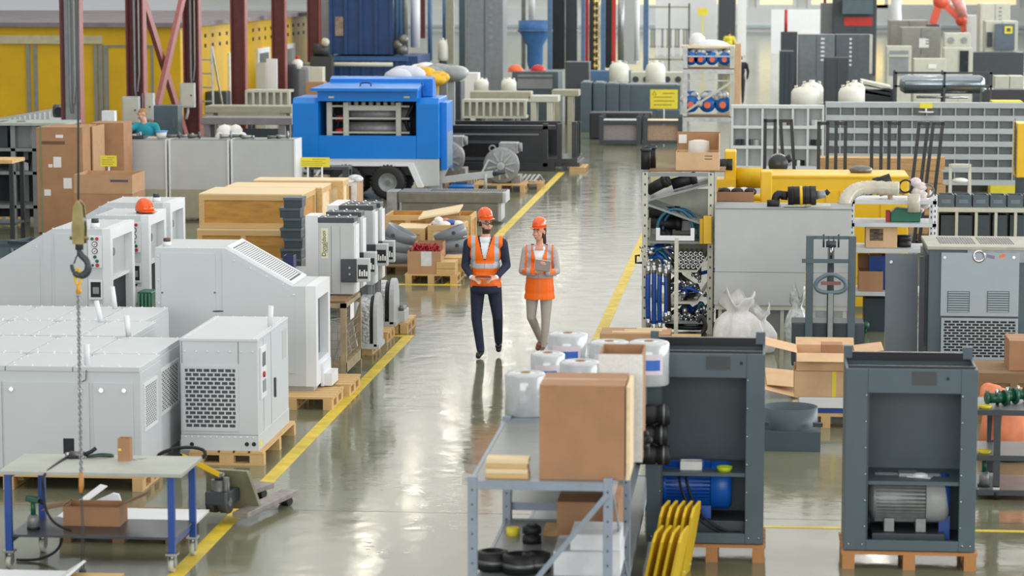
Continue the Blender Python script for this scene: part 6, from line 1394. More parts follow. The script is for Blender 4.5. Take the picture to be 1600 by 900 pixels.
# ================================================================== SLATE GREY CABINETS ON PALLETS
def slate_cabinet(label,x0,x1,yf,d,ztop,zsh,lw,rw,side_holes=False,pxs=None):
 zb=.15
 t=thing('machine_cabinet',label,'cabinet',((x0+x1)/2,yf,zb));yb=yf+d;zo=ztop-.2
 part(t,'left_post',MB().box(x0,x0+lw,yf,yf+.05,zb,ztop),DGREY,bev=.004);part(t,'right_post',MB().box(x1-rw,x1,yf,yf+.05,zb,ztop),DGREY,bev=.004)
 part(t,'top_beam',MB().box(x0+lw,x1-rw,yf,yf+.05,zo,ztop),DGREY,bev=.004);part(t,'bottom_beam',MB().box(x0+lw,x1-rw,yf,yf+.05,zb,zb+.085),DGREY,bev=.004)
 part(t,'left_side',MB().box(x0,x0+.02,yf+.05,yb,zb,ztop),DGREY);part(t,'right_side',MB().box(x1-.02,x1,yf+.05,yb,zb,ztop),DGREY)
 part(t,'back_panel',MB().box(x0+.02,x1-.02,yb-.02,yb,zb,ztop-.02),DGREY);part(t,'floor_tray',MB().box(x0+.02,x1-.02,yf+.05,yb-.02,zb,zb+.05),DGREY2)
 part(t,'roof',MB().box(x0+.02,x1-.02,yf+.05,yb-.02,zo+.05,zo+.07),DGREY2);part(t,'middle_shelf',MB().box(x0+.02,x1-.02,yf+.04,yb-.02,zsh-.03,zsh),DGREY)
 part(t,'top_rim',MB().box(x0+.02,x1-.02,yf+.05,yf+.07,ztop-.08,ztop+.02),BLACKP);part(t,'top_rim',MB().box(x0+.02,x1-.02,yb-.05,yb-.0,ztop-.02,ztop+.05),BLACKP)
 part(t,'rear_bracket',MB().box(x0+.0,x0+.07,yb-.06,yb,ztop,ztop+.1),DGREY);part(t,'rear_bracket',MB().box(x1-.08,x1-.0,yb-.06,yb,ztop,ztop+.1),DGREY)
 w=x1-x0;a=x0+w*.5
 part(t,'display_cutout',MB().box(a+.0,a+.2,yf-.004,yf,ztop-.13,ztop-.02),mat('cutout_glass',(52,58,60),.3));part(t,'button_hole',MB().cyl((a+.29,yf-.004,ztop-.075),(a+.29,yf,ztop-.075),.014,n=14),BLACK)
 pts=[(x0+lw-.012,yf-.002,z)for z in np.linspace(zb+.2,zo-.02,6)]+[(x1-rw+.012,yf-.002,z)for z in np.linspace(zb+.2,zo-.02,6)]+[(x,yf-.002,zb+.05)for x in(x0+.04,x0+lw-.03,x1-rw+.03,x1-.04)]
 bolts(t,pts,.009,CHROME)
 part(t,'inner_edge',MB().box(x0+lw,x0+lw+.012,yf+.0,yf+.03,zb+.085,zo),DGREY2)
 return t
def emotor(label,x,y,z,L_,r,m,fan,foot=True):
 t=thing('electric_motor',label,'motor',(x,y,z));c=z+r+.06
 q=MB().lathe([(0,-L_/2),(r*.8,-L_/2),(r*.88,-L_/2+.03),(r*.88,L_*.22),(0,L_*.22)],(x,y,c),32,'x');part(t,'stator',q,m)
 q=MB()
 for k in range(40):a=2*PI*k/40;q.cbox((x-L_*.14,y+r*.94*math.cos(a),c+r*.94*math.sin(a)),(L_*.66,.012,r*.14),(a-PI/2,0,0))
 part(t,'cooling_fins',q,m,stuff=True)
 part(t,'fan_cowl',MB().lathe([(r*.98,L_*.2),(r*1.02,L_*.21),(r*1.02,L_*.44),(r*.9,L_*.5),(0,L_*.5)],(x,y,c),32,'x'),fan)
 part(t,'end_shield',MB().lathe([(0,-L_/2-.06),(r*.5,-L_/2-.05),(r*.96,-L_/2),(r*.96,-L_/2+.03),(0,-L_/2+.03)],(x,y,c),28,'x'),m)
 part(t,'terminal_box',MB().box(x-.1,x+.06,y-r*.5,y+r*.3,c+r*.8,c+r*1.1),m,bev=.01)
 for sx in(-.3,.12):part(t,'foot',MB().box(x+sx*L_-.03,x+sx*L_+.05,y-r*.8,y+r*.8,z,z+r*.55),m)
 return t
yc2=21.95;X0,X1=W(1320,720,yc2)[0],W(1526,720,yc2)[0];zt2=W(1425,577,yc2)[1]
zsh2=W(1425,754,yc2)[1]
pallet('reddish pine pallet under the slate cabinet with the grey motor',X0-.02,X1+.02,yc2-.05,yc2+.75,m=mat('reddish_pine',(188,134,82),.75,var=.12,scale=6,stretch=(.7,6,6)),along='x')
slate_cabinet('slate grey open cabinet with a grey motor inside, nearest the right edge',X0,X1,yc2,.68,zt2,zsh2,.18,.135)
emotor('grey finned motor under the shelf of the right slate cabinet',(X0+X1)/2+.02,yc2+.36,.27,.62,.2,CAST,mat('pale_grey_cowl',(170,174,174),.4))
single('motor_bedplate','dark steel base plate under the grey motor','base',MB().box((X0+X1)/2-.3,(X0+X1)/2+.3,yc2+.14,yc2+.58,.2,.265),CHAR,((X0+X1)/2,yc2+.36,.2),bev=.008)
single('blue_pump','blue pump flange beside the grey motor','pump',MB().cyl((X1-.27,yc2+.36,.55),(X1-.2,yc2+.36,.55),.19,n=20).box(X1-.28,X1-.19,yc2+.26,yc2+.46,.2,.4),BLUED,(X1-.23,yc2+.36,.2))
x,y=G(1438,745,zsh2);t=thing('blister_cover','clear plastic blister lid lying on the cabinet shelf','lid',(x,y,zsh2));part(t,'rim',MB().cbox((0,0,.005),(.2,.12,.008),(0,0,-.3)),FILM,False);part(t,'dome',MB().ball((0,0,.008),(.07,.045,.03),12,6,0.,1.),FILM,False)
yc1=22.1;A0,A1=-.92,W(1194,720,yc1)[0];zt1=W(1115,553,yc1)[1];zsh1=W(1100,740,yc1)[1]
pallet('reddish pine pallet under the slate cabinet with the blue motor',A0+.1,A1+.02,yc1-.05,yc1+.75,m=MATS['reddish_pine'],along='x')
slate_cabinet('slate grey open cabinet with a blue motor inside, next to the racks',A0,A1,yc1,.68,zt1,zsh1,.12,.155)
emotor('bright blue finned motor under the shelf of the left slate cabinet',W(1090,780,yc1+.5)[0],yc1+.36,.32,.58,.2,mat('motor_blue',(16,86,178),.35,var=.06),mat('motor_cowl_blue',(18,100,200),.35))
single('motor_bedplate','dark steel base rails under the blue motor','base',MB().box(-.72,-.1,yc1+.14,yc1+.58,.2,.315),CHAR,(-.4,yc1+.36,.2),bev=.008)
x=W(1060,760,yc1+.15)[0]
for k,o in enumerate((0,.06)):single('black_cable',('black cable hanging at the left in front of the blue motor','black cable hanging at the right in front of the blue motor')[k],'cable',MB().tube(smooth([(x+o,yc1+.2,zsh1-.03),(x+o+.02,yc1+.15,.6),(x+.1+o,yc1+.12,.42),(x+.22+o,yc1+.1,.3),(x+.36+o,yc1+.12,.225),(x+.52,yc1+.15,.225)]),.011),BLACK,(x+o,yc1+.2,.225))
x,y=G(1080,733,zsh1);t=thing('parts_tray','small white tray of compartments on the shelf above the blue motor','tray',(x,y+.02,zsh1));part(t,'tray',MB().shell(-.09,.09,-.06,.06,0,.07,.006),PAPER,False);part(t,'divider',MB().box(-.003,.003,-.055,.055,0,.065).box(-.085,.085,-.003,.003,0,.065),PAPER,False)
x,y=G(1132,737,zsh1);single('lime_dish','lime green dish on the shelf above the blue motor','dish',MB().lathe([(0,0),(.055,0),(.068,.04),(.062,.04),(.05,.008),(0,.008)],(x,y+.02,zsh1),22),mat('lime_plastic',(196,218,40),.4),(x,y+.02,zsh1))
for k in range(3):
 z=.862+.086+.168*k;x0=-1.02+.02*(k!=1);
 t=thing('rubber_hose',('lowest','middle','topmost')[k]+' of three ribbed black hose sleeves overhanging the edge of the rack','hose',(x0,21.8,z),0,'black hose sleeves')
 part(t,'sleeve',MB().lathe([(.062,0),(.082,0),(.082,.16),(.072,.165),(.072,.18),(.084,.185),(.084,.28),(.062,.28),(.062,0)],n=26,axis='x'),BLACK,False);part(t,'clamp',MB().lathe([(.085,.22),(.088,.22),(.088,.24),(.085,.24)],n=26,axis='x'),STEELD,False)
y=27.35;x0,x1,z0,z1=RC(1190,1285,685,711,y);cx=(x0+x1)/2-.02
t=thing('duct_collar','slate round collar on a square base standing on the floor','collar',(cx,y+.3,0))
w=(x1-x0)/2;part(t,'base',MB().shell(-w,w,-.3,.3,0,.2,.01,True),DGREY,False,bev=.004);part(t,'collar',MB().lathe([(w*.92,.2),(w*.92,.42),(w*.895,.42),(w*.895,.2)],n=44),DGREY,False)
for dx in(-.28,.27):part(t,'bracket',MB().box(dx-.04,dx+.06,-.33,-.26,.26,.3),CHAR,False)
y=28.9;xa,xb,z0,z1=RC(1241,1325,588,626,y)
pallet('pine pallet under the open cartons',W(1240,660,y)[0],W(1325,660,y)[0]+.1,y-.1,y+.9,m=WOOD,along='x')
t=thing('white_machine_tray','white flat casing between the pallet and the open carton','casing',((xa+xb)/2,y,.145));part(t,'casing',MB().box(xa+.05,xb+.1,y,y+.7,.2,.32),WHITE2,bev=.01);part(t,'blue_base',MB().box(xa+.05,xb+.1,y+.02,y+.68,.145,.2),BLUED)
carton('brown carton with yellow tape below the open carton',xa,xb+.1,y,y+.7,.322,.6,CARDL,tape=False,labels=((.6,.66,0,1,YELS),))
carton('large open carton with wide flaps in front of the hand stacker',xa+.02,xb+.08,y+.02,y+.68,.604,.8,CARDL,open_=True,flaps=(('f',.3,1.75),('l',.42,1.35),('r',.3,1.45),('b',.2,1.3)))
x,z=W(1302,545,y+.3);carton('small brown carton standing inside the open carton',x-.13,x+.1,y+.25,y+.5,.66,z+.05,CARDD,tape=False)
xa,ya=G(1196,624);t=thing('flattened_carton','brown flattened carton leaning beside the open cartons','box',(xa+.15,ya+.3,0));part(t,'sheet',MB().cbox((0,0,.14),(.42,.5,.01),(.35,.25,.2)).cbox((.05,.05,.2),(.4,.45,.01),(.3,.1,.1)),CARDL,False)
# ================================================================== LARGE SLATE COMPRESSOR ON THE RIGHT
yb_=33.1;B0=W(1450,480,yb_)[0];B1=W(1640,480,yb_)[0];zt3=W(1520,388,yb_)[1];dB=1.35
t=thing('compressor_cabinet','large slate compressor with pale front panel and two small louvres','machine',((B0+B1)/2,yb_,0))
part(t,'body',MB().box(B0,B1,yb_+.01,yb_+dB,.12,zt3-.02),DGREY,bev=.01);part(t,'feet',MB().box(B0+.1,B1-.1,yb_+.1,yb_+dB-.1,0,.12),CHAR)
part(t,'top_plate',MB().box(B0-.02,B1,yb_-.02,yb_+dB,zt3-.02,zt3+.02),mat('dusty_beige_top',(176,174,160),.6,var=.06),bev=.006)
q=MB()
for g0,g1 in((1455,1512),(1518,1572)):
 xa,xb=W(g0+12,370,yb_+.6)[0],W(g1+12,370,yb_+.6)[0]
 for i in range(14):x=xa+(xb-xa)*i/14;q.box(x,x+(xb-xa)/26,yb_+.35,yb_+1.15,zt3+.02,zt3+.024)
part(t,'top_grille',q,CHAR,stuff=True)
x0,x1,z0,z1=RC(1470,1592,395,494,yb_);f=part(t,'front_panel',MB().box(x0,x1,yb_-.015,yb_+.01,z0,z1),mat('pale_blue_grey',(160,172,180),.45,var=.02),bev=.003)
for a,b in((1480,1515),(1542,1577)):
 u0,u1,v0,v1=RC(a,b,455,488,yb_-.015);q=MB();part(f,'louvre_recess',MB().box(u0,u1,yb_-.018,yb_-.015,v0,v1),DGREY)
 for k in range(9):z=v0+(v1-v0)*k/9;q.box(u0+.01,u1-.01,yb_-.024,yb_-.018,z+.005,z+.02)
 part(f,'louvre',q,MATS['pale_blue_grey'],stuff=True)
for px in(1476,1584):x,z=W(px,402,yb_);part(f,'panel_lock',MB().cyl((x,yb_-.02,z),(x,yb_-.015,z),.018,n=12),CHROME)
u0,u1,v0,v1=RC(1470,1590,497,562,yb_);pgrille(t,'f',u0,u1,v0,v1,yb_-.012,13,9,fm=MATS['pale_blue_grey'],bk_m=BLACK)
u0,u1,v0,v1=RC(1512,1610,370,390,yb_)
lp=part(t,'logo_strip',MB().box(u0,u1,yb_-.012,yb_+.01,zt3-.17,zt3-.02),mat('film_covered_strip',(146,152,158),.2,var=.1,scale=8));part(lp,'logo_ring',MB().lathe([(.05,-.004),(.08,-.004),(.08,.004),(.05,.004),(.05,-.004)],(u0+.14,yb_-.015,zt3-.095),24,'y'),CHROME);part(lp,'logo_swoosh',MB().cbox((u0+.28,yb_-.014,zt3-.1),(.1,.004,.04),(0,.2,0)),mat('violet_grey_print',(128,120,150),.4));part(lp,'logo_flame',MB().cbox((u0+.42,yb_-.014,zt3-.09),(.07,.004,.035),(0,-.3,0)),mat('orange_print',(230,120,50),.4))
part(t,'side_opening',MB().box(B0-.03,B0,yb_+.1,yb_+dB-.1,.3,zt3-.1),BLACKP);part(t,'open_door_edge',MB().box(B0-.1,B0-.04,yb_+.12,yb_+.2,.2,zt3-.12),CHAR)
yl=34.2;x0,x1,z0,z1=RC(1383,1434,398,553,yl);t=thing('loose_metal_sheet','loose slate metal panel leaning left of the large compressor','panel',((x0+x1)/2,yl,0));part(t,'sheet',MB().add([(x0,yl-.1,0),(x1,yl-.1,0),(x1,yl+.15,z1),(x0,yl+.15,z1),(x0,yl-.13,0),(x1,yl-.13,0),(x1,yl+.12,z1),(x0,yl+.12,z1)],[(3,2,1,0),(4,5,6,7),(0,1,5,4),(1,2,6,5),(2,3,7,6),(3,0,4,7)]),mat('slate_panel_light',(96,108,116),.4,var=.03));part(t,'fastener',MB().cyl((x0+.07,yl+.06,z1-.1),(x0+.07,yl+.1,z1-.1),.02,n=10),CHROME)
# ================================================================== HAND STACKER
ys_=32.6;S0,S1,_,zt4=RC(1259,1337,369,500,ys_)
t=thing('hand_stacker','slate grey manual hand stacker with mast, chain and loop handle','stacker',((S0+S1)/2,ys_,0));w=.09
for x in(S0,S1-w):part(t,'mast_rail',MB().box(x,x+w,ys_,ys_+.1,.05,zt4),DGREY,bev=.005)
part(t,'top_crossbar',MB().box(S0+w,S1-w,ys_+.02,ys_+.07,zt4-.04,zt4),DGREY)
cx=(S0+S1)/2;zc=W(1297,407,ys_)[1]
part(t,'lift_cylinder',MB().cyl((cx,ys_+.05,.1),(cx,ys_+.05,zc),.042,n=16),CHAR);part(t,'lift_rod',MB().cyl((cx,ys_+.05,zc),(cx,ys_+.05,zt4-.1),.022,n=12),CHROME)
part(t,'carriage_bar',MB().box(S0-.05,S1-w,ys_-.03,ys_,zc-.03,zc+.02),DGREY)
q=MB()
for k in range(14):q.cbox((cx-.03,ys_+.02,zc+.02+k*.02),(.02,.012,.016)).cbox((cx+.03,ys_+.02,zc+.02+k*.02),(.02,.012,.016))
part(t,'lift_chain',q,CHAR,stuff=True);part(t,'chain_pulley',MB().cyl((cx-.06,ys_+.03,zt4-.1),(cx+.06,ys_+.03,zt4-.1),.04,n=14),CHAR)
for dx in(-.09,.09):part(t,'chain_bolt',MB().cyl((cx+dx,ys_+.03,zt4-.14),(cx+dx,ys_+.03,zt4+.02),.012,n=8),CHAR)
hz_=W(1296,441,ys_)[1];part(t,'loop_handle',MB().tube([(cx+.185*math.cos(a),ys_-.1,hz_+.11*math.sin(a)-.03*abs(math.cos(a)))for a in np.linspace(0,2*PI,22,endpoint=False)],.026,8,closed=True),mat('blue_grey_handle',(96,116,128),.4));part(t,'red_trigger',MB().bar((cx-.12,ys_-.1,hz_),(cx+.12,ys_-.1,hz_),.04),mat('dull_red',(130,82,84),.5));part(t,'tiller',MB().bar((cx,ys_-.1,hz_-.12),(cx,ys_-.05,.45),.06),mat('grey_tiller',(150,156,156),.45))
zb4=W(1297,506,ys_)[1];part(t,'hydraulic_housing',MB().box(S0-.16,S1+.12,ys_+.1,ys_+.6,.1,zb4),DGREY2,bev=.02);part(t,'straddle_leg',MB().box(S0-.1,S0,ys_-.5,ys_+.6,.04,.16),DGREY);part(t,'straddle_leg',MB().box(S1,S1+.1,ys_-.5,ys_+.6,.04,.16),DGREY)
for x in(S0-.05,S1+.05):part(t,'wheel',MB().cyl((x-.03,ys_-.4,.05),(x+.03,ys_-.4,.05),.05,n=14),BLACK);part(t,'wheel',MB().cyl((x-.03,ys_+.5,.05),(x+.03,ys_+.5,.05),.05,n=14),BLACK)
q=MB()
for k in range(12):q.box(S0-.006,S0,ys_-.002,ys_+.03,zc-.65+k*.045,zc-.63+k*.045)
part(t,'warning_stripe',q,YELS,stuff=True)
part(t,'guard_screen',MB().box(S0+w,S1-w,ys_+.06,ys_+.066,zb4,zc-.05),mat('clear_guard_mesh',(200,206,204),.2,alpha=.25))
# ================================================================== HOSE RACK BY THE AISLE
YH=36.2
h0,h1=W(1003,400,YH)[0],W(1114,400,YH)[0];HT=W(1058,270,YH)[1];hd=1.1
t=thing('hose_rack','tall pale steel rack with tilted trays of hydraulic hoses by the aisle','rack',((h0+h1)/2,YH,0));w=.075
for x in(h0,h1-w):
 for y in(YH,YH+hd-.06):
  p=part(t,'upright',MB().box(x,x+w,y,y+.06,0,HT),BEIGE,bev=.004);q=MB()
  for z in np.arange(.2,HT,.14):q.box(x+w*.35,x+w*.65,y-.002,y,z,z+.03)
  part(p,'slot_holes',q,CHAR,stuff=True)
part(t,'top_beam',MB().box(h0+w,h1-w,YH,YH+.04,HT-.05,HT),MGREY);part(t,'top_beam',MB().box(h0+w,h1-w,YH+hd-.05,YH+hd,HT-.05,HT),MGREY)
part(t,'back_sheet',MB().box(h0+w,h1-w,YH+hd-.03,YH+hd-.02,.9,HT-.3),mat('pale_back_sheet',(186,188,172),.6))
def zz(py,d=.3):return W(1058,py,YH+d)[1]
q=MB();a,b=(h0+w,zz(309)),(h1-w,zz(284));part(t,'tilted_tray',q.add([(a[0],YH+.02,a[1]),(b[0],YH+.02,b[1]),(b[0],YH+hd-.1,b[1]+.02),(a[0],YH+hd-.1,a[1]+.02),(a[0],YH+.02,a[1]-.03),(b[0],YH+.02,b[1]-.03),(b[0],YH+hd-.1,b[1]-.01),(a[0],YH+hd-.1,a[1]-.01)],[(0,1,2,3),(7,6,5,4),(0,4,5,1),(1,5,6,2),(2,6,7,3),(3,7,4,0)]),MATS['grey_shelf_sheet'])
q=MB();c,d=(h0+w,zz(316)),(h1-w,zz(348));part(t,'tilted_tray',q.add([(c[0],YH+.02,c[1]),(d[0],YH+.02,d[1]),(d[0],YH+hd-.1,d[1]),(c[0],YH+hd-.1,c[1]),(c[0],YH+.02,c[1]-.03),(d[0],YH+.02,d[1]-.03),(d[0],YH+hd-.1,d[1]-.03),(c[0],YH+hd-.1,c[1]-.03)],[(0,1,2,3),(7,6,5,4),(0,4,5,1),(1,5,6,2),(2,6,7,3),(3,7,4,0)]),MATS['grey_shelf_sheet'])
def trough(py,wtop=.0,lab='tray'):
 z=zz(py);xa,xb=h0+w+.0,h1-w;s_=.14;q=MB()
 poly=[(xa-.08,z+.2),(xa+s_,z),(xb-s_,z),(xb+.04,z+.2),(xb+.04,z+.18),(xb-s_+.0,z-.03),(xa+s_,z-.03),(xa-.08,z+.18)]
 q.prism([(xa-.08,z+.2),(xa+s_,z),(xa+s_,z-.03),(xa-.08,z+.17)],YH-.02,YH+hd-.1).prism([(xa+s_,z),(xb-s_,z),(xb-s_,z-.03),(xa+s_,z-.03)],YH-.02,YH+hd-.1).prism([(xb-s_,z),(xb+.0,z+.2),(xb+.0,z+.17),(xb-s_,z-.03)],YH-.02,YH+hd-.1)
 part(t,'folded_tray',q,BEIGE);return z
zt_1,zt_2=trough(418),trough(467)
part(t,'bottom_shelf',MB().box(h0+w,h1-w,YH+.02,YH+hd-.05,.14,.18),MATS['grey_shelf_sheet'])
part(t,'shelf',MB().box(h0+w,h1-w,YH+.02,YH+hd-.05,zz(374)-.03,zz(374)),MATS['grey_shelf_sheet'])
def pipe(label,p,q_,r,m=BLACK,group=None,name='hose_sleeve',cat='hose'):
 tt=thing(name,label,cat,p,0,group);d=(Vector(q_)-Vector(p)).normalized()
 part(tt,'sleeve',MB().cyl(p,q_,r,n=18),m);part(tt,'collar',MB().cyl(Vector(q_)-d*.08,q_,r*1.13,n=18),m);part(tt,'bore',MB().cyl(Vector(q_),Vector(q_)+d*.004,r*.8,n=18),DARKIN)
ln=lambda px,py,d:Vector((W(px,py,YH+d)[0],YH+d,W(px,py,YH+d)[1]))
pipe('thick black rubber sleeve, left one on the upper tilted tray of the hose rack',ln(1013,297,.3),ln(1045,280,.3)+Vector((0,-.1,0)),.075)
pipe('thick black rubber sleeve, right one on the upper tilted tray of the hose rack',ln(1050,288,.35),ln(1088,277,.35),.075)
pipe('black rubber sleeve, upper of two lying in the middle of the hose rack',ln(1014,331,.5),ln(1063,333,.5),.085)
pipe('black rubber sleeve, lower of two lying in the middle of the hose rack',ln(1017,348,.45),ln(1065,350,.45),.08)
pipe('short black rubber sleeve behind the hose stand',ln(1025,364,.4),ln(1050,366,.4),.06)
for k,(dx,dd)in enumerate(((0,.0),(9,.35))):
 pts=[ln(1026+dx*1.2,363,.05+dd)]+[ln(1055+dx-28*math.cos(a),360-33*math.sin(a),.05+dd)for a in np.linspace(.1,PI-.1,14)]+[ln(1084+dx*.8,372,.05+dd)]
 single('hose',('teal hose bent in an arch at the front of the hose rack','teal hose bent in an arch at the back of the hose rack')[k],'hose',MB().tube(smooth(pts,3),.022,8),HOSET,pts[0])
p=ln(1064,352,.55);t2=thing('grey_bracket','pale grey mounting block behind the hose arches','bracket',p);part(t2,'block',MB().cbox(p,(.32,.15,.14)),MGREY,bev=.01);part(t2,'bar',MB().cyl(p+Vector((-.35,.05,-.02)),p+Vector((.45,.05,-.02)),.03,n=10),STEELD)
x0,x1,z0,z1=RC(1099,1112,338,381,YH-.12);t2=thing('yellow_box','small yellow box fixed to the right post of the hose rack','box',((x0+x1)/2,YH-.12,z0));part(t2,'housing',MB().box(x0,x1,YH-.14,YH-.02,z0,z1),YEL,bev=.008);part(t2,'front_lid',MB().box(x0-.05,x0-.005,YH-.13,YH-.03,z0,z1-.04),YELD);part(t2,'slot',MB().box(x0-.054,x0-.05,YH-.12,YH-.04,z0+.1,z1-.2),CHAR)
rr=random.Random(21)
def hoseob(label,pts,r,m,group,fit=True):
 tt=thing('hydraulic_hose',label,'hose',pts[0],0,group);P=smooth(pts,4)
 part(tt,'tube',MB().tube(P,r,8),m)
 if fit:
  for e,f_ in((P[-1],P[-3]),(P[0],P[2])):
   d=(Vector(e)-Vector(f_)).normalized();part(tt,'coupling',MB().cyl(Vector(e)-d*.02,Vector(e)+d*.09,r*1.12,n=10).cyl(Vector(e)+d*.09,Vector(e)+d*.13,r*.8,n=10),CHROME)
rowz=zt_1
k=0
for row in range(4):
 for col in range(8-row%2):
  x=W(1060,400,YH)[0]+.0+col*.067+.033*(row%2);z=rowz+.045+row*.058
  if x>h1-w-.03 or(row==0 and x>h1-w-.12):continue
  k+=1
  tt=thing('hose_end','steel hose coupling end facing the aisle in the upper folded tray','hose end',(x,YH+.02,z),0,'stacked steel hose couplings')
  part(tt,'ferrule',MB().lathe([(.017,0),(.031,0),(.031,.1),(.024,.11),(.024,.5),(0,.5),(0,.03),(.017,.03),(.017,0)],n=12,axis='y'),CHROME,False);part(tt,'bore',MB().cyl((0,.028,0),(0,.03,0),.016,n=10),BLACK,False)
for k in range(9):
 a=ln(1012+rr.uniform(0,12),407-rr.uniform(0,22),rr.uniform(-.02,.15));b=ln(1032+rr.uniform(0,24),404-rr.uniform(-10,24),rr.uniform(.0,.4));m_=a.lerp(b,.5)+Vector((0,0,.05))
 hoseob('blue hydraulic hose with steel ends heaped at the left of the upper folded tray',[a,m_,b],.024,HOSE if k%3 else HOSET,'blue hoses in the upper tray')
for k in range(14):
 a=ln(1048+rr.uniform(0,50),462-rr.uniform(0,36),rr.uniform(.05,.3));b=a+Vector((rr.uniform(-.25,.25),rr.uniform(.0,.4),rr.uniform(-.08,.1)));m_=a.lerp(b,.5)+Vector((rr.uniform(-.08,.08),-.02,rr.uniform(-.05,.08)))
 if min(a.z,b.z)<zt_2+.03:a.z+=.08;b.z+=.08;m_.z+=.08
 hoseob('dark blue or black hose with steel ends tangled in the lower folded tray',[a,m_,b],.026,(HOSE,HOSET,BLACK,HOSE)[k%4],'tangled hoses in the lower tray')
for k,(px,pyt,pyb)in enumerate(((1013,426,500),(1022,425,508),(1031,428,506),(1041,430,490),(1045,424,488))):
 hoseob(('blue hose hanging down, first from the left post of the hose rack','blue hose hanging down, second from the left post of the hose rack','blue hose hanging down, third from the left post of the hose rack','blue hose hanging down, fourth from the left post of the hose rack','blue hose hanging down, nearest the hose stand')[k],[ln(px,pyt,-.06),ln(px+rr.uniform(-1,1),(pyt+pyb)/2,-.07),ln(px,pyb,-.05)],.033,HOSE if k!=4 else BLACK,'blue hoses hanging on the rack')
for k in range(12):
 a=ln(1058+rr.uniform(0,40),496-rr.uniform(-4,18),rr.uniform(.0,.3));b=a+Vector((rr.uniform(-.3,.3),rr.uniform(.0,.3),rr.uniform(-.04,.08)));a.z=max(a.z,.22);b.z=max(b.z,.22)
 hoseob('blue or black hose with steel ends lying at the bottom of the hose rack',[a,a.lerp(b,.5)+Vector((0,0,.07)),b],.028,(HOSE,BLACK,HOSET)[k%3],'hoses at the bottom of the rack')
single('black_coil','black hose coiled flat at the bottom of the hose rack','hose',MB().tube([Vector(ln(1080,508,.35))+Vector((.33*math.cos(a),.28*math.sin(a),.0))for a in np.linspace(0,2*PI,24,endpoint=False)],.035,8,closed=True),BLACK,ln(1080,508,.35))
sx,sy=G(1056,541);st=thing('hose_stand','pale steel T stand holding the arched hoses in front of the rack','stand',(sx,sy,0))
zt5=W(1055,372,sy)[1];part(st,'pole',MB().box(sx-.026,sx+.026,sy-.026,sy+.026,0,zt5),BEIGE);part(st,'base',MB().box(sx-.2,sx+.2,sy-.18,sy+.18,0,.02),BEIGE)
xa,xb=W(1025,372,sy)[0],W(1085,372,sy)[0];part(st,'cross_bar',MB().box(xa,xb,sy-.025,sy+.025,zt5-.03,zt5+.03),WHITE2)
for x in(xa,xb-.05):part(st,'end_prong',MB().box(x,x+.05,sy-.025,sy+.025,zt5+.03,zt5+.13),WHITE2)
p=ln(997,406,.0);single('black_clamp','black clamp fixed on the left post of the hose rack','clamp',MB().tube([p+Vector((.05,0,-.04)),p+Vector((-.03,-.02,-.04)),p+Vector((-.03,-.02,.06)),p+Vector((.02,0,.06))],.016,6),BLACK,p)
Yt=YH+.3;x0,x1,z0,z1=RC(1056,1112,238,271,Yt)
part(t,'top_deck',MB().box(h0+w,h1+.15,YH+.25,YH+hd,HT-.005,HT+.01),WOODD)
ct=carton('open brown carton on top of the hose rack holding a white roll',x0,x1+.1,Yt,Yt+.55,HT+.012,z1,CARDL,open_=True)
zf=W(1090,207,Yt+.55)[1];part(ct,'raised_back',MB().box(-(x1+.1-x0)/2,(x1+.1-x0)/2,.27,.28,z1-HT-.02,zf-HT),CARDD,False);part(ct,'side_flap',MB().box((x1+.1-x0)/2-.01,(x1+.1-x0)/2,-.2,.27,z1-HT-.02,zf-HT-.02),CARDL,False);part(ct,'paper_label',MB().box(-(x1+.1-x0)/2+.02,-(x1+.1-x0)/2+.13,.262,.268,zf-HT-.16,zf-HT-.04),PAPER,False);part(ct,'print_mark',MB().box(.1,.2,-.278,-.275,.19,.2).box(.1,.2,-.278,-.275,.15,.16),CHAR,False)
x,z=W(1092,225,Yt+.3);single('white_roll','white ribbed roll standing in the open carton on the hose rack','roll',MB().lathe([(0,0),(.14,0),(.145,.08),(.14,.16),(.146,.24),(.14,.36),(.06,.38),(0,.36)],(x,Yt+.3,HT+.03),24),mat('white_ribbed_roll',(222,218,208),.7,var=.05),(x,Yt+.3,HT+.03))
for k,px in enumerate((1009,1017)):
 x,z=W(px,250,YH+.6);zt6=W(px,231-k*2,YH+.6)[1]
 tt=thing('rubber_tube',('short black tube with flange standing on the hose rack at the aisle side','taller black tube standing on the hose rack beside the flanged one')[k],'tube',(x,YH+.6+.15*k,HT));part(tt,'tube',MB().cyl((x,YH+.6+.15*k,HT-.0),(x,YH+.6+.15*k,zt6),.065,n=16),BLACK);part(tt,'rim',MB().cyl((x,YH+.6+.15*k,zt6-.04),(x,YH+.6+.15*k,zt6),.078,n=16),CHAR)
part(t,'top_plate',MB().box(h0+.01,h0+.4,YH+.45,YH+1.0,HT-.02,HT),MGREY)
Yk=33.7;x0,x1,_,z1=RC(937,1047,522,560,Yk)
carton('wide brown carton on the floor behind the film rolls',x0,x1,Yk,Yk+.6,0,z1,CARD,tape=False)
for k in range(3):single('wood_offcut',('pale wood slat lying across the wide carton, nearest the front','short pale wood slat lying on the wide carton','pale wood slat at the back of the wide carton')[k],'slat',MB().box(x0+.15+.15*k,x0+.72+.06*k,Yk+.1+.16*k,Yk+.16+.16*k,z1+.001,z1+.018),WOODP,(x0+.4,Yk+.1+.16*k,z1),group='slats on the wide carton')
x,y=G(1075,552);crate('small pine crate on the floor between hose rack and white sacks',x-.22,x+.16,y,y+.4,0,.2,m=WOOD,top=WOOD)
x,y=G(1125,556);tt=thing('copper_coil','bright copper tube coil on the floor beside the white sacks','coil',(x,y,0))
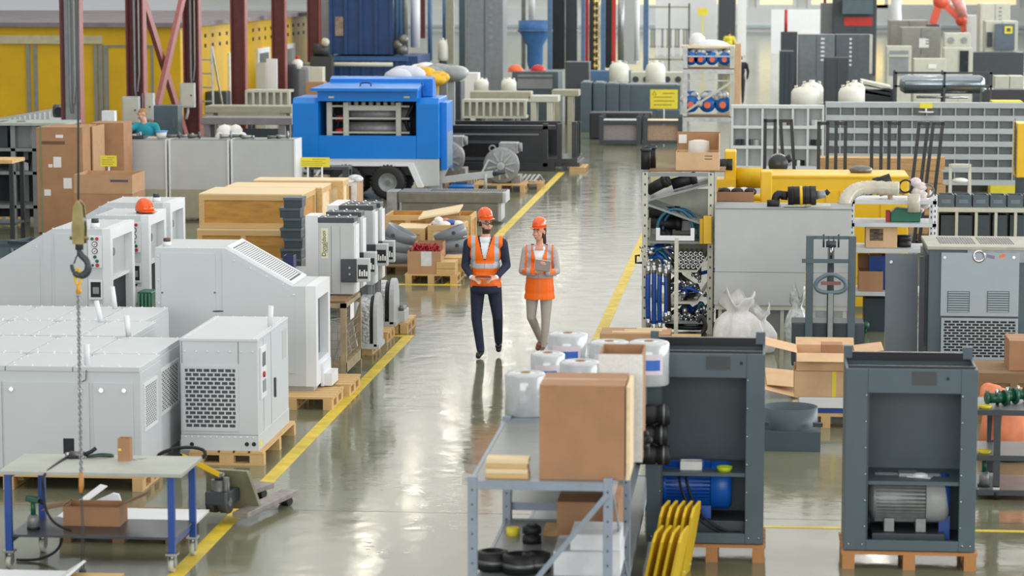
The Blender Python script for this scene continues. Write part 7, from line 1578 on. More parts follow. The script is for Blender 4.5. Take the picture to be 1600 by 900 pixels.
for k in range(5):part(tt,'winding',MB().tube([(x+.13*math.cos(a),y+.13*math.sin(a),.03+.045*k)for a in np.linspace(0,2*PI,20,endpoint=False)],.02,6,closed=True),COPPER)
x,y=G(1096,545);single('black_hook_bar','black curved handle standing up behind the small crate','handle',MB().tube(smooth([(x-.15,y,.0),(x-.1,y,.15),(x+.0,y,.2),(x+.05,y,.3),(x+.0,y,.42),(x-.05,y,.35)]),.03),BLACK,(x,y,0))
rr=random.Random(4)
def sack(label,px,pyb,pyt,wd,n=12,m=None):
 x,y=G(px,pyb);h=W(px,pyt,y)[1];q=MB();nn=30;vs=[]
 ph=[rr.uniform(0,6.3)for _ in range(4)]
 prof=((.3,0),(.46,.06),(.52,.25),(.5,.45),(.42,.6),(.3,.7),(.2,.76),(.26,.86),(.36,.98),(.33,1.0))
 for k,(r,u)in enumerate(prof):
  for j in range(nn):
   a=2*PI*j/nn;f=1+.1*math.sin(5*a+ph[0]+u*3)+.07*math.sin(9*a+ph[1]-u*4)+rr.uniform(-.05,.05)
   top=(.16*math.sin(3*a+ph[2])+.1*math.sin(5*a+ph[3]))if u>.8 else 0
   vs.append((x+wd*r*f*math.cos(a),y+wd*.85*r*f*math.sin(a),h*(u+top*(u-.7)*2.4)))
 q.add(vs,[(i*nn+j,i*nn+(j+1)%nn,(i+1)*nn+(j+1)%nn,(i+1)*nn+j)for i in range(len(prof)-1)for j in range(nn)],True)
 single('plastic_sack',label,'sack',q,m or mat('white_plastic_sack',(222,220,218),.4,var=.06,scale=12,bump=.5),(x,y,0))
sack('big white plastic sack full of parts below the large grey panel',1152,556,463,.62)
sack('second white plastic sack leaning to the right of the big one',1186,552,483,.4)
sack('clear plastic bag hanging between the big panel and the hand stacker',1245,545,458,.3,6,FILMG)
# ================================================================== LARGE PALE PANEL MACHINE
YQ=35.6;Q0,Q1=W(1117,400,YQ)[0],W(1330,400,YQ)[0];qz0,qz1=W(1220,478,YQ)[1],W(1220,327,YQ)[1]
t=thing('panel_machine','large plain pale grey panelled machine behind the hand stacker','machine',((Q0+Q1)/2,YQ,0))
part(t,'front_panel',MB().box(Q0,Q1,YQ,YQ+.9,qz0,qz1),LGREY,bev=.008);part(t,'top_edge',MB().box(Q0-.01,Q1+.01,YQ-.01,YQ+.91,qz1+.001,qz1+.012),MGREY)
zs=W(1220,426,YQ)[1];panel_seams(t,[(Q0,Q1,YQ-.002,YQ+.004,zs,zs+.006)])
for x in np.linspace(Q0+.05,Q1-.1,5):part(t,'leg',MB().box(x,x+.05,YQ+.05,YQ+.1,0,qz0),BEIGE);part(t,'leg',MB().box(x,x+.05,YQ+.8,YQ+.85,0,qz0),BEIGE)
part(t,'frame_rail',MB().box(Q0,Q1,YQ+.02,YQ+.07,qz0-.06,qz0),BEIGE);part(t,'lower_sheet',MB().box(Q0+.05,Q1-.05,YQ+.12,YQ+.14,.05,qz0-.06),MGREY)
fp=lambda px,py,d=.4:Vector((W(px,py,YQ+d)[0],YQ+d,W(px,py,YQ+d)[1]))
t=thing('air_filter','black cylindrical air filter with yellow band on the pale machine top','filter',fp(1250,325))
a,b=fp(1231,306),fp(1275,305);part(t,'canister',MB().cyl(a,b,.125,n=26),BLACK);c1,c2=a.lerp(b,.42),a.lerp(b,.52);part(t,'yellow_band',MB().cyl(c1,c2,.128,n=26),YEL)
for u in(.15,.62,.8):part(t,'rib',MB().cyl(a.lerp(b,u),a.lerp(b,u+.04),.13,n=26),BLACK)
part(t,'outlet',MB().cyl(b,fp(1290,303),.06,.05,n=14),CAST);part(t,'outlet_neck',MB().cyl(fp(1290,303),fp(1295,298),.035,n=12),BLACK);part(t,'inlet',MB().cyl(fp(1221,305),a,.06,n=14),BLACK)
part(t,'inlet_elbow',MB().tube(smooth([fp(1223,305),fp(1216,304),fp(1212,310),fp(1212,320)]),.055,12),BLACK);part(t,'base_plate',MB().box(fp(1220,325).x,fp(1298,325).x,YQ+.25,YQ+.6,qz1,qz1+.03),BEIGE);part(t,'bracket',MB().box(fp(1240,325).x,fp(1268,325).x,YQ+.35,YQ+.45,qz1+.03,qz1+.09),YEL)
p=fp(1209,325,.3);single('black_cylinder','short black cylinder lying at the corner of the pale machine top','cylinder',MB().cyl((p.x-.09,p.y,qz1+.05),(p.x+.07,p.y,qz1+.05),.05,n=14),BLACK,(p.x,p.y,qz1))
p=fp(1250,326,.15);t=thing('wrench','dark steel spanner lying on the edge of the pale machine top','tool',(p.x,p.y,qz1));part(t,'shaft',MB().bar((p.x-.22,p.y,qz1+.015),(p.x+.08,p.y,qz1+.015),.03,.015),CHAR);part(t,'head',MB().cyl((p.x+.1,p.y,qz1),(p.x+.1,p.y,qz1+.03),.045,n=8),STEELD)
Yp=37.2;x0,x1,_,z1=RC(1120,1178,300,325,Yp)
carton('open brown carton of black plastic parts left of the yellow machine',x0,x1,Yp,Yp+.7,0,z1,CARDD,open_=True)
for k in range(5):single('black_part','black glossy plastic part lying in the open brown carton','part',MB().ball((x0+.1+k*.09,Yp+.3+.08*(k%2),z1-.02),(.09,.08,.06),8,6),(BLACK,FILM,BLACK,CHROME,BLACK)[k],(x0+.1+k*.09,Yp+.3,z1-.05),group='black parts in the brown carton')
x0,z0=W(1120,318,36.9);single('black_drum_edge','dark brown curved cover on the floor side of the brown carton','cover',MB().prism([(x0,0),(x0+.5,0),(x0+.5,z0-.02),(x0+.4,z0+.02),(x0,z0+.02)],36.85,37.1),mat('dark_brown_cover',(70,56,48),.5),(x0+.2,36.9,0),bev=.02)
# ================================================================== YELLOW COMPRESSOR
YY=40.2;y0,y1,_,yz=RC(1190,1420,274,340,YY)
t=thing('yellow_compressor','long bright yellow compressor housing behind the pale machine','machine',((y0+y1)/2,YY,0));part(t,'body',MB().box(y0,y1,YY,YY+1.2,.2,yz),YEL,bev=.03);part(t,'skid',MB().box(y0,y1,YY+.05,YY+1.15,0,.2),CHAR)
xs_=[W(p,320,YY)[0]for p in(1213,1288,1310,1374,1414)]
for a,b in zip(xs_[:-1],xs_[1:]):part(t,'door_panel',MB().box(a+.02,b-.02,YY-.015,YY,.35,yz-.22),YEL,bev=.006)
part(t,'top_rail',MB().box(y0,y1,YY-.01,YY+.02,yz-.05,yz-.02),YELD);x=W(1345,270,YY+.6)[0];part(t,'rain_cap',MB().ball((x,YY+.6,yz+.04),(.18,.16,.07),12,6),STEELD);part(t,'cap_neck',MB().cyl((x,YY+.6,yz-.0),(x,YY+.6,yz+.05),.08,n=12),STEELD);part(t,'name_plate',MB().box(xs_[2]+.35,xs_[2]+.5,YY-.02,YY-.015,yz-.3,yz-.26),CHAR)
Yv=41.5;f=lambda px,py,d=0:Vector((W(px,py,Yv+d)[0],Yv+d,W(px,py,Yv+d)[1]))
t=thing('yellow_flange_machine','yellow machine part with square flange and black ribbed hose','machine',(f(1150,265).x,Yv,0))
x0,x1,z0,z1=RC(1120,1150,236,290,Yv);part(t,'flange_plate',MB().box(x0+.12,x1,Yv,Yv+.5,z0,z1),YEL,bev=.02);part(t,'base_block',MB().box(x0-.0,x1,Yv-.1,Yv+.5,z0-.25,z0+.1),YEL);a,b=f(1150,278,.2),f(1192,278,.2);part(t,'shaft_housing',MB().cyl(a,b,.16,n=18),YELD);a,b=f(1120,257),f(1142,257);part(t,'ribbed_hose',MB().lathe([(0,0),(.09,0),(.09,.05),(.08,.06),(.09,.07),(.09,.14),(.08,.15),(.09,.16),(.09,.24),(0,.24)],a,18,'x'),BLACK);part(t,'stand',MB().box(x0+.1,x0+.5,Yv,Yv+.5,0,z0-.25),CHAR)
for k,(px,py)in enumerate(((1172,308),(1180,318))):a=f(px,py,-2.0);single('yellow_tube',('short yellow tube lying on stacked parts left of the yellow compressor','short yellow tube just below the other one')[k],'tube',MB().cyl(a,a+Vector((.32,0,0)),.05,n=14).box(a.x+.02,a.x+.3,a.y-.05,a.y+.05,0,a.z-.05),YEL,(a.x,a.y,0))
x0,x1,z0,z1=RC(1188,1206,268,326,37.6);single('yellow_post','narrow yellow upright housing touching the pale machine top','housing',MB().box(x0,x1,37.6,38.0,0,z1),YEL,((x0+x1)/2,37.6,0),bev=.02)
x,z=W(1216,256,42);t=thing('black_motor','round black motor standing behind the yellow compressor','motor',(x,42,0));part(t,'stand',MB().box(x-.2,x+.2,41.9,42.3,0,z-.1),CHAR);part(t,'drum',MB().lathe([(0,-.05),(.14,-.05),(.155,0),(.155,.3),(0,.3)],(x,41.9,z),24,'y'),mat('black_drum',(50,54,60),.35));part(t,'side_inlet',MB().cyl((x+.1,42,z+.05),(x+.2,42,z+.1),.06,n=12),BLACK)
# ================================================================== PERFORATED POST RACK IN FRONT OF THE YELLOW COMPRESSOR
YR=36.6;r0,r1,_,rz=RC(1328,1464,311,400,YR);rd=.8
t=thing('slotted_rack','pale slotted angle rack with hoses and cartons before the yellow compressor','rack',((r0+r1)/2,YR,0))
for x in(r0,r1-.06):
 for y in(YR,YR+rd-.05):
  zt6=rz+.06;p=part(t,'slotted_upright',MB().box(x,x+.06,y,y+.05,0,zt6),WHITE2);q=MB()
  for z in np.arange(.3,zt6,.075):q.box(x+.022,x+.038,y-.002,y,z,z+.035)
  part(p,'slot_holes',q,CHAR,stuff=True)
zr=[rz-.02]+[W(1390,py,YR)[1]for py in(349,389,457,530)]
for z in zr:part(t,'shelf',MB().box(r0+.01,r1-.01,YR,YR+rd,z-.05,z),WHITE)
R=lambda px,py,d=.3:Vector((W(px,py,YR+d)[0],YR+d,W(px,py,YR+d)[1]))
pipe('black ribbed hose sleeve lying tilted on top of the slotted rack',R(1392,279),R(1366,288),.075)
for k,(px,py)in enumerate(((1415,291),(1449,298))):
 c=R(px,py);c.z=max(c.z,zr[0]+.1);single('hose_clamp_ring',('black ring standing on the slotted rack left of the film bag','black and steel ring standing on the slotted rack right of the film bag')[k],'ring',MB().lathe([(.075,-.04),(.095,-.04),(.095,.04),(.075,.04),(.075,-.04)],c,26,'y'),(BLACK,STEELD)[k],c)
c=R(1437,300);q=MB()
for i in range(7):q.ball((c.x+rr.uniform(-.06,.06),c.y,c.z+.13-i*.06),(rr.uniform(.07,.1),.08,.07),8,6)
single('film_bundle','bundle of pinkish clear film standing on the slotted rack','film',q,mat('pinkish_film',(220,206,204),.2,var=.1,scale=14,bump=.4),c)
single('translucent_duct','cream translucent bag hanging off the slotted rack shelf','bag',MB().cyl(R(1428,303,-.05),R(1428,331,-.05),.085,.09,n=14),GLASSY,R(1428,331,-.05))
pts=smooth([R(1318,330,-.15),R(1322,312,-.05),R(1335,298,.1),R(1360,293,.2),R(1405,295,.2)],8);rs=[(.1 if i%2 else .088)for i in range(len(pts))];single('flexible_duct','clear ribbed flexible duct arching over the slotted rack','duct',MB().tube(pts,rs,14),GLASSY,pts[0])
p=R(1380,305);single('tan_hoses','tan rubber elbows and hoses piled on the slotted rack','hoses',MB().tube(smooth([p+Vector((-.1,0,.02)),p+Vector((.0,0,.1)),p+Vector((.08,-.05,.05)),p+Vector((.1,-.05,-.1))]),.035).tube(smooth([p+Vector((-.05,.1,.0)),p+Vector((.15,.1,.05)),p+Vector((.3,.1,.02))]),.03),mat('tan_rubber',(206,176,140),.5,var=.2,scale=9),p)
p=R(1414,348,.3);t2=thing('green_pump','dark green cast pump with red end on the slotted rack','pump',(p.x,p.y,zr[1]));z=zr[1];part(t2,'body',MB().prism([(p.x-.2,z),(p.x+.2,z),(p.x+.22,z+.17),(p.x-.12,z+.19),(p.x-.2,z+.12)],p.y-.1,p.y+.15),mat('emerald_paint',(10,108,78),.35),bev=.015);part(t2,'red_end',MB().box(p.x-.26,p.x-.2,p.y-.06,p.y+.1,z,z+.15),RED,bev=.01)
xa,xb=W(1353,370,YR+.1)[0],W(1402,370,YR+.1)[0];carton('brown carton with black handwriting on the slotted rack',xa,xb,YR+.1,YR+.6,zr[2]+.003,W(1378,350,YR+.1)[1],CARDL,labels=((.12,.55,.3,.8,mat('black_marker_scrawl',(112,92,76),.8,var=.4,scale=14,stretch=(1,1,4))),),tape=False)
p=R(1412,378);single('rubber_roll','black ribbed rubber roll beside the handwritten carton','rubber roll',MB().lathe([(0,0),(.1,0),(.1,.07),(.09,.075),(.09,.085),(.1,.09),(.1,.16),(0,.16)],(p.x,p.y,zr[2]),20),BLACK,(p.x,p.y,zr[2]))
xa,xb=W(1342,430,YR+.1)[0],W(1380,430,YR+.1)[0];carton('open brown carton on the lower shelf behind the hand stacker mast',xa,xb,YR+.1,YR+.6,zr[3]+.003,W(1360,424,YR+.1)[1],CARDD,open_=True,flaps=(('b',.2,.4),))
xa,xb,_,z1=RC(1358,1425,400,420,YR+.35);single('blue_crate','blue plastic crate on the slotted rack behind the loose panel','crate',MB().shell(xa,xb,YR+.3,YR+.7,zr[3]+.002,z1,.015),BLUED,((xa+xb)/2,YR+.5,zr[3]))
xa,xb,_,z1=RC(1350,1383,466,506,YR+.1);single('navy_case','dark navy case on the bottom shelf behind the hand stacker','case',MB().box(xa,xb,YR+.1,YR+.6,zr[4],z1),DGREY2,((xa+xb)/2,YR+.3,zr[4]),bev=.01)
xa,xb,_,z1=RC(1336,1348,464,476,YR-.05);single('yellow_case','small yellow box beside the mast of the hand stacker','box',MB().box(xa,xb,YR-.06,YR-.01,W(1340,478,YR)[1],z1),YEL,((xa+xb)/2,YR-.04,z1))
x,z=W(1352,508,YR-.1);single('rubber_grip','small green rubber grip beside the hand stacker housing','grip',MB().ball((x,YR-.1,z),.06,10,7).cyl((x,YR-.1,.0),(x,YR-.1,z),.02,n=8),GREEN,(x,YR-.1,0))
# ================================================================== PIGEONHOLE RACKS
def pigeon(label,px0,px1,pyt,pyb,Y,cols,rows,z_low,m,depth=.5,legs=True,fill=0):
 x0,x1,z0,z1=RC(px0,px1,pyt,pyb,Y);z0=z_low
 t=thing('pigeonhole_rack',label,'rack',((x0+x1)/2,Y,0));e=.045 if cols<10 else .022;eh=1.4 if cols<10 else 5
 part(t,'back_sheet',MB().box(x0,x1,Y+depth-.02,Y+depth,z0,z1),m)
 for i in range(cols+1):x=x0+(x1-x0-e)*i/cols;part(t,'divider',MB().box(x,x+e,Y,Y+depth-.02,z0 if legs else z0,z1),m)
 for j in range(rows+1):z=z0+(z1-z0-e)*j/rows;part(t,'shelf',MB().box(x0,x1,Y-.01,Y+depth-.02,z,z+e*eh),m)
 if legs and z0>.05:
  for x in(x0,x1-.06):part(t,'leg',MB().box(x,x+.06,Y,Y+depth,0,z0),m)
 r2=random.Random(fill)
 for k in range(fill):
  i,j=r2.randrange(cols),r2.randrange(rows);cx=x0+(x1-x0)*(i+.5)/cols;z=z0+(z1-z0-e)*j/rows+e*1.4;w=(x1-x0)/cols*.36;h=(z1-z0)/rows
  q=MB()
  for u in range(3):q.cbox((cx+r2.uniform(-w,w)*.5,Y+.12+.05*u,z+h*.14),(w*.8,.12,h*.28),(0,0,r2.uniform(0,2)))
  single('small_parts','small parts lying in a compartment of the %s'%('grey pigeonhole rack' if cols>8 else 'pale shelf rack'),'parts',q,(CHAR,STEEL,FILM,BLACK)[r2.randrange(4)],(cx,Y+.2,z),group='parts in the %s'%('grey pigeonhole rack' if cols>8 else 'pale shelf rack'))
 return t
pigeon('pale grey shelf rack of square compartments behind the black frames',1142,1287,166,330,55.2,6,4,.45,mat('pale_shelf_grey',(206,212,212),.5,var=.02),.32,fill=8)
pigeon('wide grey pigeonhole rack with many compartments at the right',1289,1606,167,300,56.0,14,6,.5,mat('shelf_grey',(176,184,186),.5,var=.03),.3,fill=16)
pigeon('low beige pigeonhole row carrying slate bins at the right',1462,1620,327,360,42.5,5,1,.62,BEIGE,fill=0)
for k in range(6):
 x0,x1,z0,z1=RC(1466+27*k,1491+27*k,310,327,42.6);zb=W(1540,327,42.5)[1]+.012
 t=thing('slate_bin','slate blue open bin, number %s from the left on the beige pigeonhole row'%('one','two','three','four','five','six')[k],'bin',((x0+x1)/2,42.8,zb),0,'slate bins on the beige row');w=(x1-x0)/2-.005
 part(t,'tub',MB().shell(-w,w,-.2,.2,0,.2,.015),DGREY,False);part(t,'label',MB().box(-w*.6,w*.6,-.204,-.2,.07,.13),mat('bin_label',(110,122,132),.6),False)
 x0,x1,z0,z1=RC(1470+27*k,1492+27*k,332,352,42.6)
 if k<5:single('slate_insert_box','dark slate drawer box inside the beige pigeonhole row, number %s from the left'%('one','two','three','four','five')[k],'drawer box',MB().box(x0,x1,42.55,42.9,.69,z1-.04).cyl(((x0+x1)/2,42.54,.9),((x0+x1)/2,42.55,.9),.02,n=8),DGREY2,((x0+x1)/2,42.7,.69))
# --- black tubular frames, planks, step stool
def bframe(label,pa,pb,pyt,Y,lean=0,h=None):
 x0,z1=W(pa,pyt,Y);x1=W(pb,pyt,Y)[0]
 t=thing('tube_stand',label,'frame',((x0+x1)/2,Y,0))
 for x in(x0,x1-.06):part(t,'upright',MB().bar((x+.03-lean,Y,0),(x+.03,Y,z1),.06,up=(0,1,0)),BLACKP)
 part(t,'top_bar',MB().box(x0,x1,Y-.03,Y+.03,z1-.06,z1),BLACKP)
 for z in(.5,):part(t,'cross_bar',MB().box(x0-lean*.6,x1-lean*.6,Y-.02,Y+.02,z,z+.05),BLACKP)
 part(t,'foot_plate',MB().box(x0-lean-.05,x1-lean+.1,Y-.1,Y+.5,0,.04),BLACKP)
for k,(a,b,y,l)in enumerate(((1193,1214,186,0),(1217,1239,186,-.15),(1277,1296,190,0),(1304,1324,190,0),(1360,1380,190,0),(1387,1408,190,0),(1434,1453,190,.22),(1456,1476,190,.22))):
 bframe('black tubular frame, %s from the left in the row before the pigeonhole racks'%('first','second','third','fourth','fifth','sixth','seventh','last')[k],a,b,y,48.4,l)
for j in range(6):
 for i in range(2):
  x0,x1,z0,z1=RC(1280,1478,247,300,49.6);z1=z1-.0;h=(z1-.1)/6;z=.1+h*j
  single('timber_beam','sawn timber beam in the stack behind the black frames','beam',MB().box(x0+.02*(j%2),x1-.05*((j+i)%3),49.6+.3*i,49.87+.3*i,z+.004,z+h-.004),WOODX,((x0+x1)/2,49.7+.3*i,z),group='timber beams in the stack')
single('timber_skid','pair of timber skids under the stack of beams','skid',MB().box(x0+.2,x0+.4,49.55,50.2,0,.1).box(x1-.5,x1-.3,49.55,50.2,0,.1),WOODD,((x0+x1)/2,49.9,0))
Y=46.5;x0,x1,_,z1=RC(1483,1517,257,320,Y)
t=thing('step_stool','pale metal step stool with three treads beside the timber stack','stool',((x0+x1)/2,Y,0))
for k in range(3):u=1-k/3;part(t,'tread',MB().box(x0+.03*u,x1-.03*u,Y-.25*(1-u),Y+.2-.25*(1-u),z1*u-.05,z1*u),BEIGE)
for x in(x0,x1-.04):part(t,'side_rail',MB().bar((x+.02,Y-.3,0),(x+.02,Y+.08,z1),.05),BEIGE);part(t,'rear_leg',MB().bar((x+.02,Y+.4,0),(x+.02,Y+.12,z1-.04),.04),BEIGE)
x,z=W(1500,282,Y);single('cloth_bundle','pale cloth bundle lying on a tread of the step stool','cloth',MB().ball((x,Y-.02,z),(.14,.1,.05),9,6),PAPER,(x,Y,z))
Y=50;x0,x1,z0,z1=RC(1589,1625,193,278,Y);t=thing('yellow_machine','yellow machine with black warning stripes cut by the right edge','machine',((x0+x1)/2,Y,0));part(t,'hood',MB().box(x0,x1,Y,Y+.8,z0,z1),YEL,bev=.02);part(t,'base',MB().box(x0+.05,x1,Y+.05,Y+.75,0,z0),DGREY2)
for k in range(12):part(t,'warning_stripe',MB().cbox((x0-.002,Y+.3,z0+.12+k*.075),(.008,.5,.03),(.5,0,0)),CHAR)
# ================================================================== TROLLEY AT THE RIGHT EDGE
Y=24.95;x0,x1=W(1533,700,Y+.5)[0],W(1650,700,Y)[0];lv=[W(1580,p,Y)[1]for p in(766,712,641)];xp=W(1553,700,Y)[0]
t=thing('parts_trolley','dark steel three shelf trolley at the right edge','trolley',((x0+x1)/2,Y,0))
for x,y in((xp,Y),(x1-.06,Y),(xp,Y+.75),(x1-.06,Y+.75)):part(t,'upright',MB().box(x,x+.06,y,y+.05,.12,lv[2]),CHAR);c=part(t,'caster',MB().cyl((x+.01,y+.03,.05),(x+.05,y+.03,.05),.05,n=14),BLACK);part(c,'fork',MB().box(x,x+.06,y,y+.05,.09,.13),STEEL)
for z in lv:part(t,'shelf',MB().box(xp-.15,x1,Y+.0,Y+.8,z-.03,z-.005),mat('trolley_sheet',(110,116,118),.35));part(t,'shelf_rim',MB().box(xp-.15,x1,Y-.01,Y+.01,z-.05,z),CHAR);part(t,'shelf_rim',MB().box(xp-.16,xp-.14,Y,Y+.8,z-.05,z),CHAR)
gm=mat('bottle_green_part',(20,84,60),.3)
for k,(px,py)in enumerate(((1556,624),(1572,632),(1590,622))):
 x,z=W(px,py,Y+.3+.1*k);z=lv[2];tt=thing('green_fitting',('green ribbed pipe fitting at the left on the top trolley shelf','green flanged pipe fitting in the middle of the top trolley shelf','green pipe fitting at the right on the top trolley shelf')[k],'fitting',(x,Y+.25+.12*k,z));part(tt,'body',MB().cyl((-.1,0,.07),(.1,.05,.07),.05,n=12),gm,False);part(tt,'flange',MB().cyl((-.1,0,.07),(-.07,0,.07),.075,n=12),gm,False);part(tt,'flange',MB().cyl((.07,.04,.07),(.1,.05,.07),.075,n=12),gm,False);part(tt,'bolt',MB().cyl((.0,-.02,.1),(.0,-.03,.16),.012,n=8),CHROME,False)
for k,(px,z)in enumerate(((1538,lv[2]),(1538,lv[1]))):x=W(px,700,Y+.1)[0];single('yellow_dish','yellow dish on the %s shelf of the trolley'%('top','middle')[k],'dish',MB().lathe([(0,0),(.05,0),(.07,.03),(.05,.012),(0,.012)],(x,Y+.12,z-.004),18),YELS,(x,Y+.12,z))
x=W(1538,720,Y+.2)[0];tt=thing('impact_wrench','green handled impact wrench standing on the bottom trolley shelf','tool',(x,Y+.2,lv[0]-.004));part(tt,'foot',MB().cyl((0,0,0),(0,0,.02),.06,n=14),BLACK,False);part(tt,'body',MB().cyl((0,0,.02),(0,0,.14),.045,n=14),CAST,False);part(tt,'handle',MB().cyl((0,0,.14),(0,0,.26),.022,n=10),GREEN,False)
Oc=mat('salmon_cloth',(232,140,100),.8,var=.1)
x,z=W(1575,600,27.2);q=MB().cyl((x,27.2,.02),(x,27.2,z-.25),.3,.24,n=12)
rr=random.Random(9)
for i in range(8):q.ball((x+rr.uniform(-.2,.25),27.2+rr.uniform(-.1,.1),z-.25+rr.uniform(-.05,.2)),rr.uniform(.08,.16),8,6)
single('cloth_heap','heap of orange cloth behind the trolley at the right edge','cloth',q,Oc,(x,27.2,0));x=W(1555,660,Y+.5)[0];single('hanging_rag','orange rag hanging from the top trolley shelf','cloth',MB().prism([(x-.05,lv[2]-.34),(x+.03,lv[2]-.3),(x+.05,lv[2]-.052),(x-.04,lv[2]-.052)],Y+.3,Y+.33),Oc,(x,Y+.3,lv[2]-.3))
x0,x1,_,z1=RC(1577,1640,533,580,29.5);carton('brown carton standing on goods at the right edge',x0,x1,29.5,30.1,.55,z1,CARDD);crate('wooden crate under the brown carton at the right edge',x0-.35,x1,29.3,30.3,0,.548,m=WOODD,top=WOODD,batten=WOODD)
x,y=G(1540,650);single('blue_bundle','bundle of blue plastic behind the trolley uprights','bundle',MB().ball((x,y,.12),(.25,.2,.12),10,6).ball((x+.15,y+.1,.2),(.2,.15,.1),10,6),mat('cobalt_plastic',(30,80,180),.35),(x,y,0));x,y=G(1545,605);pallet('pine pallet behind the trolley at the right edge',x-.3,x+1.2,y,y+.9,m=WOOD)
# ================================================================== MIDDLE BACKGROUND
Y=75.8
for k,(a,b,m_)in enumerate(((936,1001,mat('grey_wool_panel',(150,144,140),.9,var=.1,scale=30)),(1005,1066,BROWN))):
 x0,x1,z0,z1=RC(a,b,197,234,Y);t=thing('panel_cage',('black framed cage with grey panels at the end of the aisle','black framed cage with brown panels at the end of the aisle')[k],'cage',((x0+x1)/2,Y,0));z1=max(z1,.7)
 part(t,'panel',MB().box(x0+.12,x1-.12,Y+.1,Y+.14,.12,z1-.12),m_)
 for x in(x0,x1-.12):part(t,'post',MB().box(x,x+.12,Y,Y+.12,0,z1+.12),CHAR);part(t,'post',MB().box(x,x+.12,Y+1,Y+1.12,0,z1+.12),CHAR)
 part(t,'top_rail',MB().box(x0,x1,Y+.02,Y+.1,z1-.1,z1),CHAR);part(t,'bottom_rail',MB().box(x0,x1,Y+.02,Y+.1,.04,.14),CHAR);part(t,'top_sheet',MB().box(x0+.1,x1-.1,Y+.1,Y+1.0,z1-.04,z1),WOODP if k else LGREY)
sign('yellow warning notice on a white post above the slate ducts',1016,1059,140,170,79,205,tri=True)
for k in range(5):
 a=(907,927,947,968,982)[k];b=(923,945,966,983,1062)[k];t=cabbox('slate_duct',('first','second','third','fourth','long fifth')[k]+' slate grey duct section from the aisle in the row below the tanks','duct',a,b,129+k,196,82+.4*k,DGREY,1.2);x0,x1,z0,z1=RC(a,b,129+k,196,82+.4*k);part(t,'top_hatch',MB().box(x0+.05,x1-.08,82.1+.4*k,83+.4*k,z1,z1+.03),MGREY)
cabbox('storage_chest','long black metal trunk before the slate duct sections','trunk',921,1018,176,215,78.5,BLACKP,.8,bev=.04);cabbox('slate_sheet','slate panel standing behind the yellow warning notice','panel',1026,1062,172,200,80.5,DGREY,.2)
def tank(label,cx,w,pyt,pyb,Y,stand=True):
 x,z0=W(cx,pyb,Y);z1=W(cx,pyt,Y)[1];r=w/2*Y/4200;h=z1-z0
 t=thing('pressure_tank',label,'tank',(x,Y,0));part(t,'vessel',MB().lathe([(0,z0),(r*.8,z0),(r,z0+h*.06),(r,z1-h*.3),(r*.85,z1-h*.12),(r*.4,z1-h*.02),(0,z1-h*.02)],n=24),CREAM,False);part(t,'cap',MB().cyl((0,0,z1-h*.06),(0,0,z1+h*.08),r*.25,n=12),CREAM,False);part(t,'band',MB().lathe([(r+.003,z0+h*.1),(r+.01,z0+h*.1),(r+.01,z0+h*.14),(r+.003,z0+h*.14)],n=24),BEIGE,False)
 if stand:part(t,'stand',MB().cyl((0,0,0),(0,0,z0),r*.8,n=12),CHAR,False)
 for a in(.4,2.7):part(t,'handle',MB().tube([(r*.75*math.cos(a),r*.75*math.sin(a),z1-h*.15),(r*.8*math.cos(a),r*.8*math.sin(a),z1),(r*.6*math.cos(a),r*.6*math.sin(a),z1)],.02,6),CREAM,False)
for l,*p in(('cream tank standing behind the slate duct sections, nearer the aisle',967,31,97,130,86.5),('cream tank standing behind the slate duct sections, nearer the valve rack',1024,31,97,132,87),('small cream tank behind the ribbed frame, nearer the trailer',752,23,123,143,72.5),('small cream tank behind the ribbed frame, farther from the trailer',795,24,123,143,72.5),('big cream tank before the shelf rack, left of the pair',1258,44,135,167,58.5),('smaller cream tank tucked behind the left one of the pair',1268,36,128,165,59.7),('big cream tank before the pigeonhole rack, right of the pair',1330,40,134,167,58.5),('smaller cream tank tucked behind the right one of the pair',1335,32,128,165,59.7),('tall white tank hanging among the blue pipes above the sacks',692,16,62,95,92)):tank(l,*p)
Y=62;x0,x1,_,z1=RC(1067,1147,72,200,Y);t=thing('valve_rack','tall pale steel rack of film wrapped valves behind the carton','rack',((x0+x1)/2,Y,0))
for x in(x0,x1-.1):
 for y in(Y,Y+1.1):part(t,'upright',MB().box(x,x+.1,y,y+.08,0,z1),BEIGE if x>x0 else STEEL)
vz=[W(1107,p,Y)[1]for p in(107,182)]
for z in vz:part(t,'shelf_board',MB().box(x0,x1,Y,Y+1.15,z-.08,z),WOODD);part(t,'shelf_beam',MB().box(x0,x1,Y-.02,Y,z-.12,z-.02),STEEL)
for py in(87,125):z=W(1107,py,Y)[1];part(t,'cross_rail',MB().box(x0,x1,Y-.02,Y,z-.03,z),STEEL)
part(t,'diagonal',MB().bar((x0+.05,Y-.03,vz[1]+.1),(x1-.05,Y-.03,vz[0]-.3),.05),BEIGE);part(t,'top_board',MB().box(x0-.05,x1,Y+.1,Y+1,z1-.05,z1),WOODP)
VB=mat('valve_blue',(20,100,180),.35);ORC=mat('orange_cap',(236,110,60),.4);rr=random.Random(6)
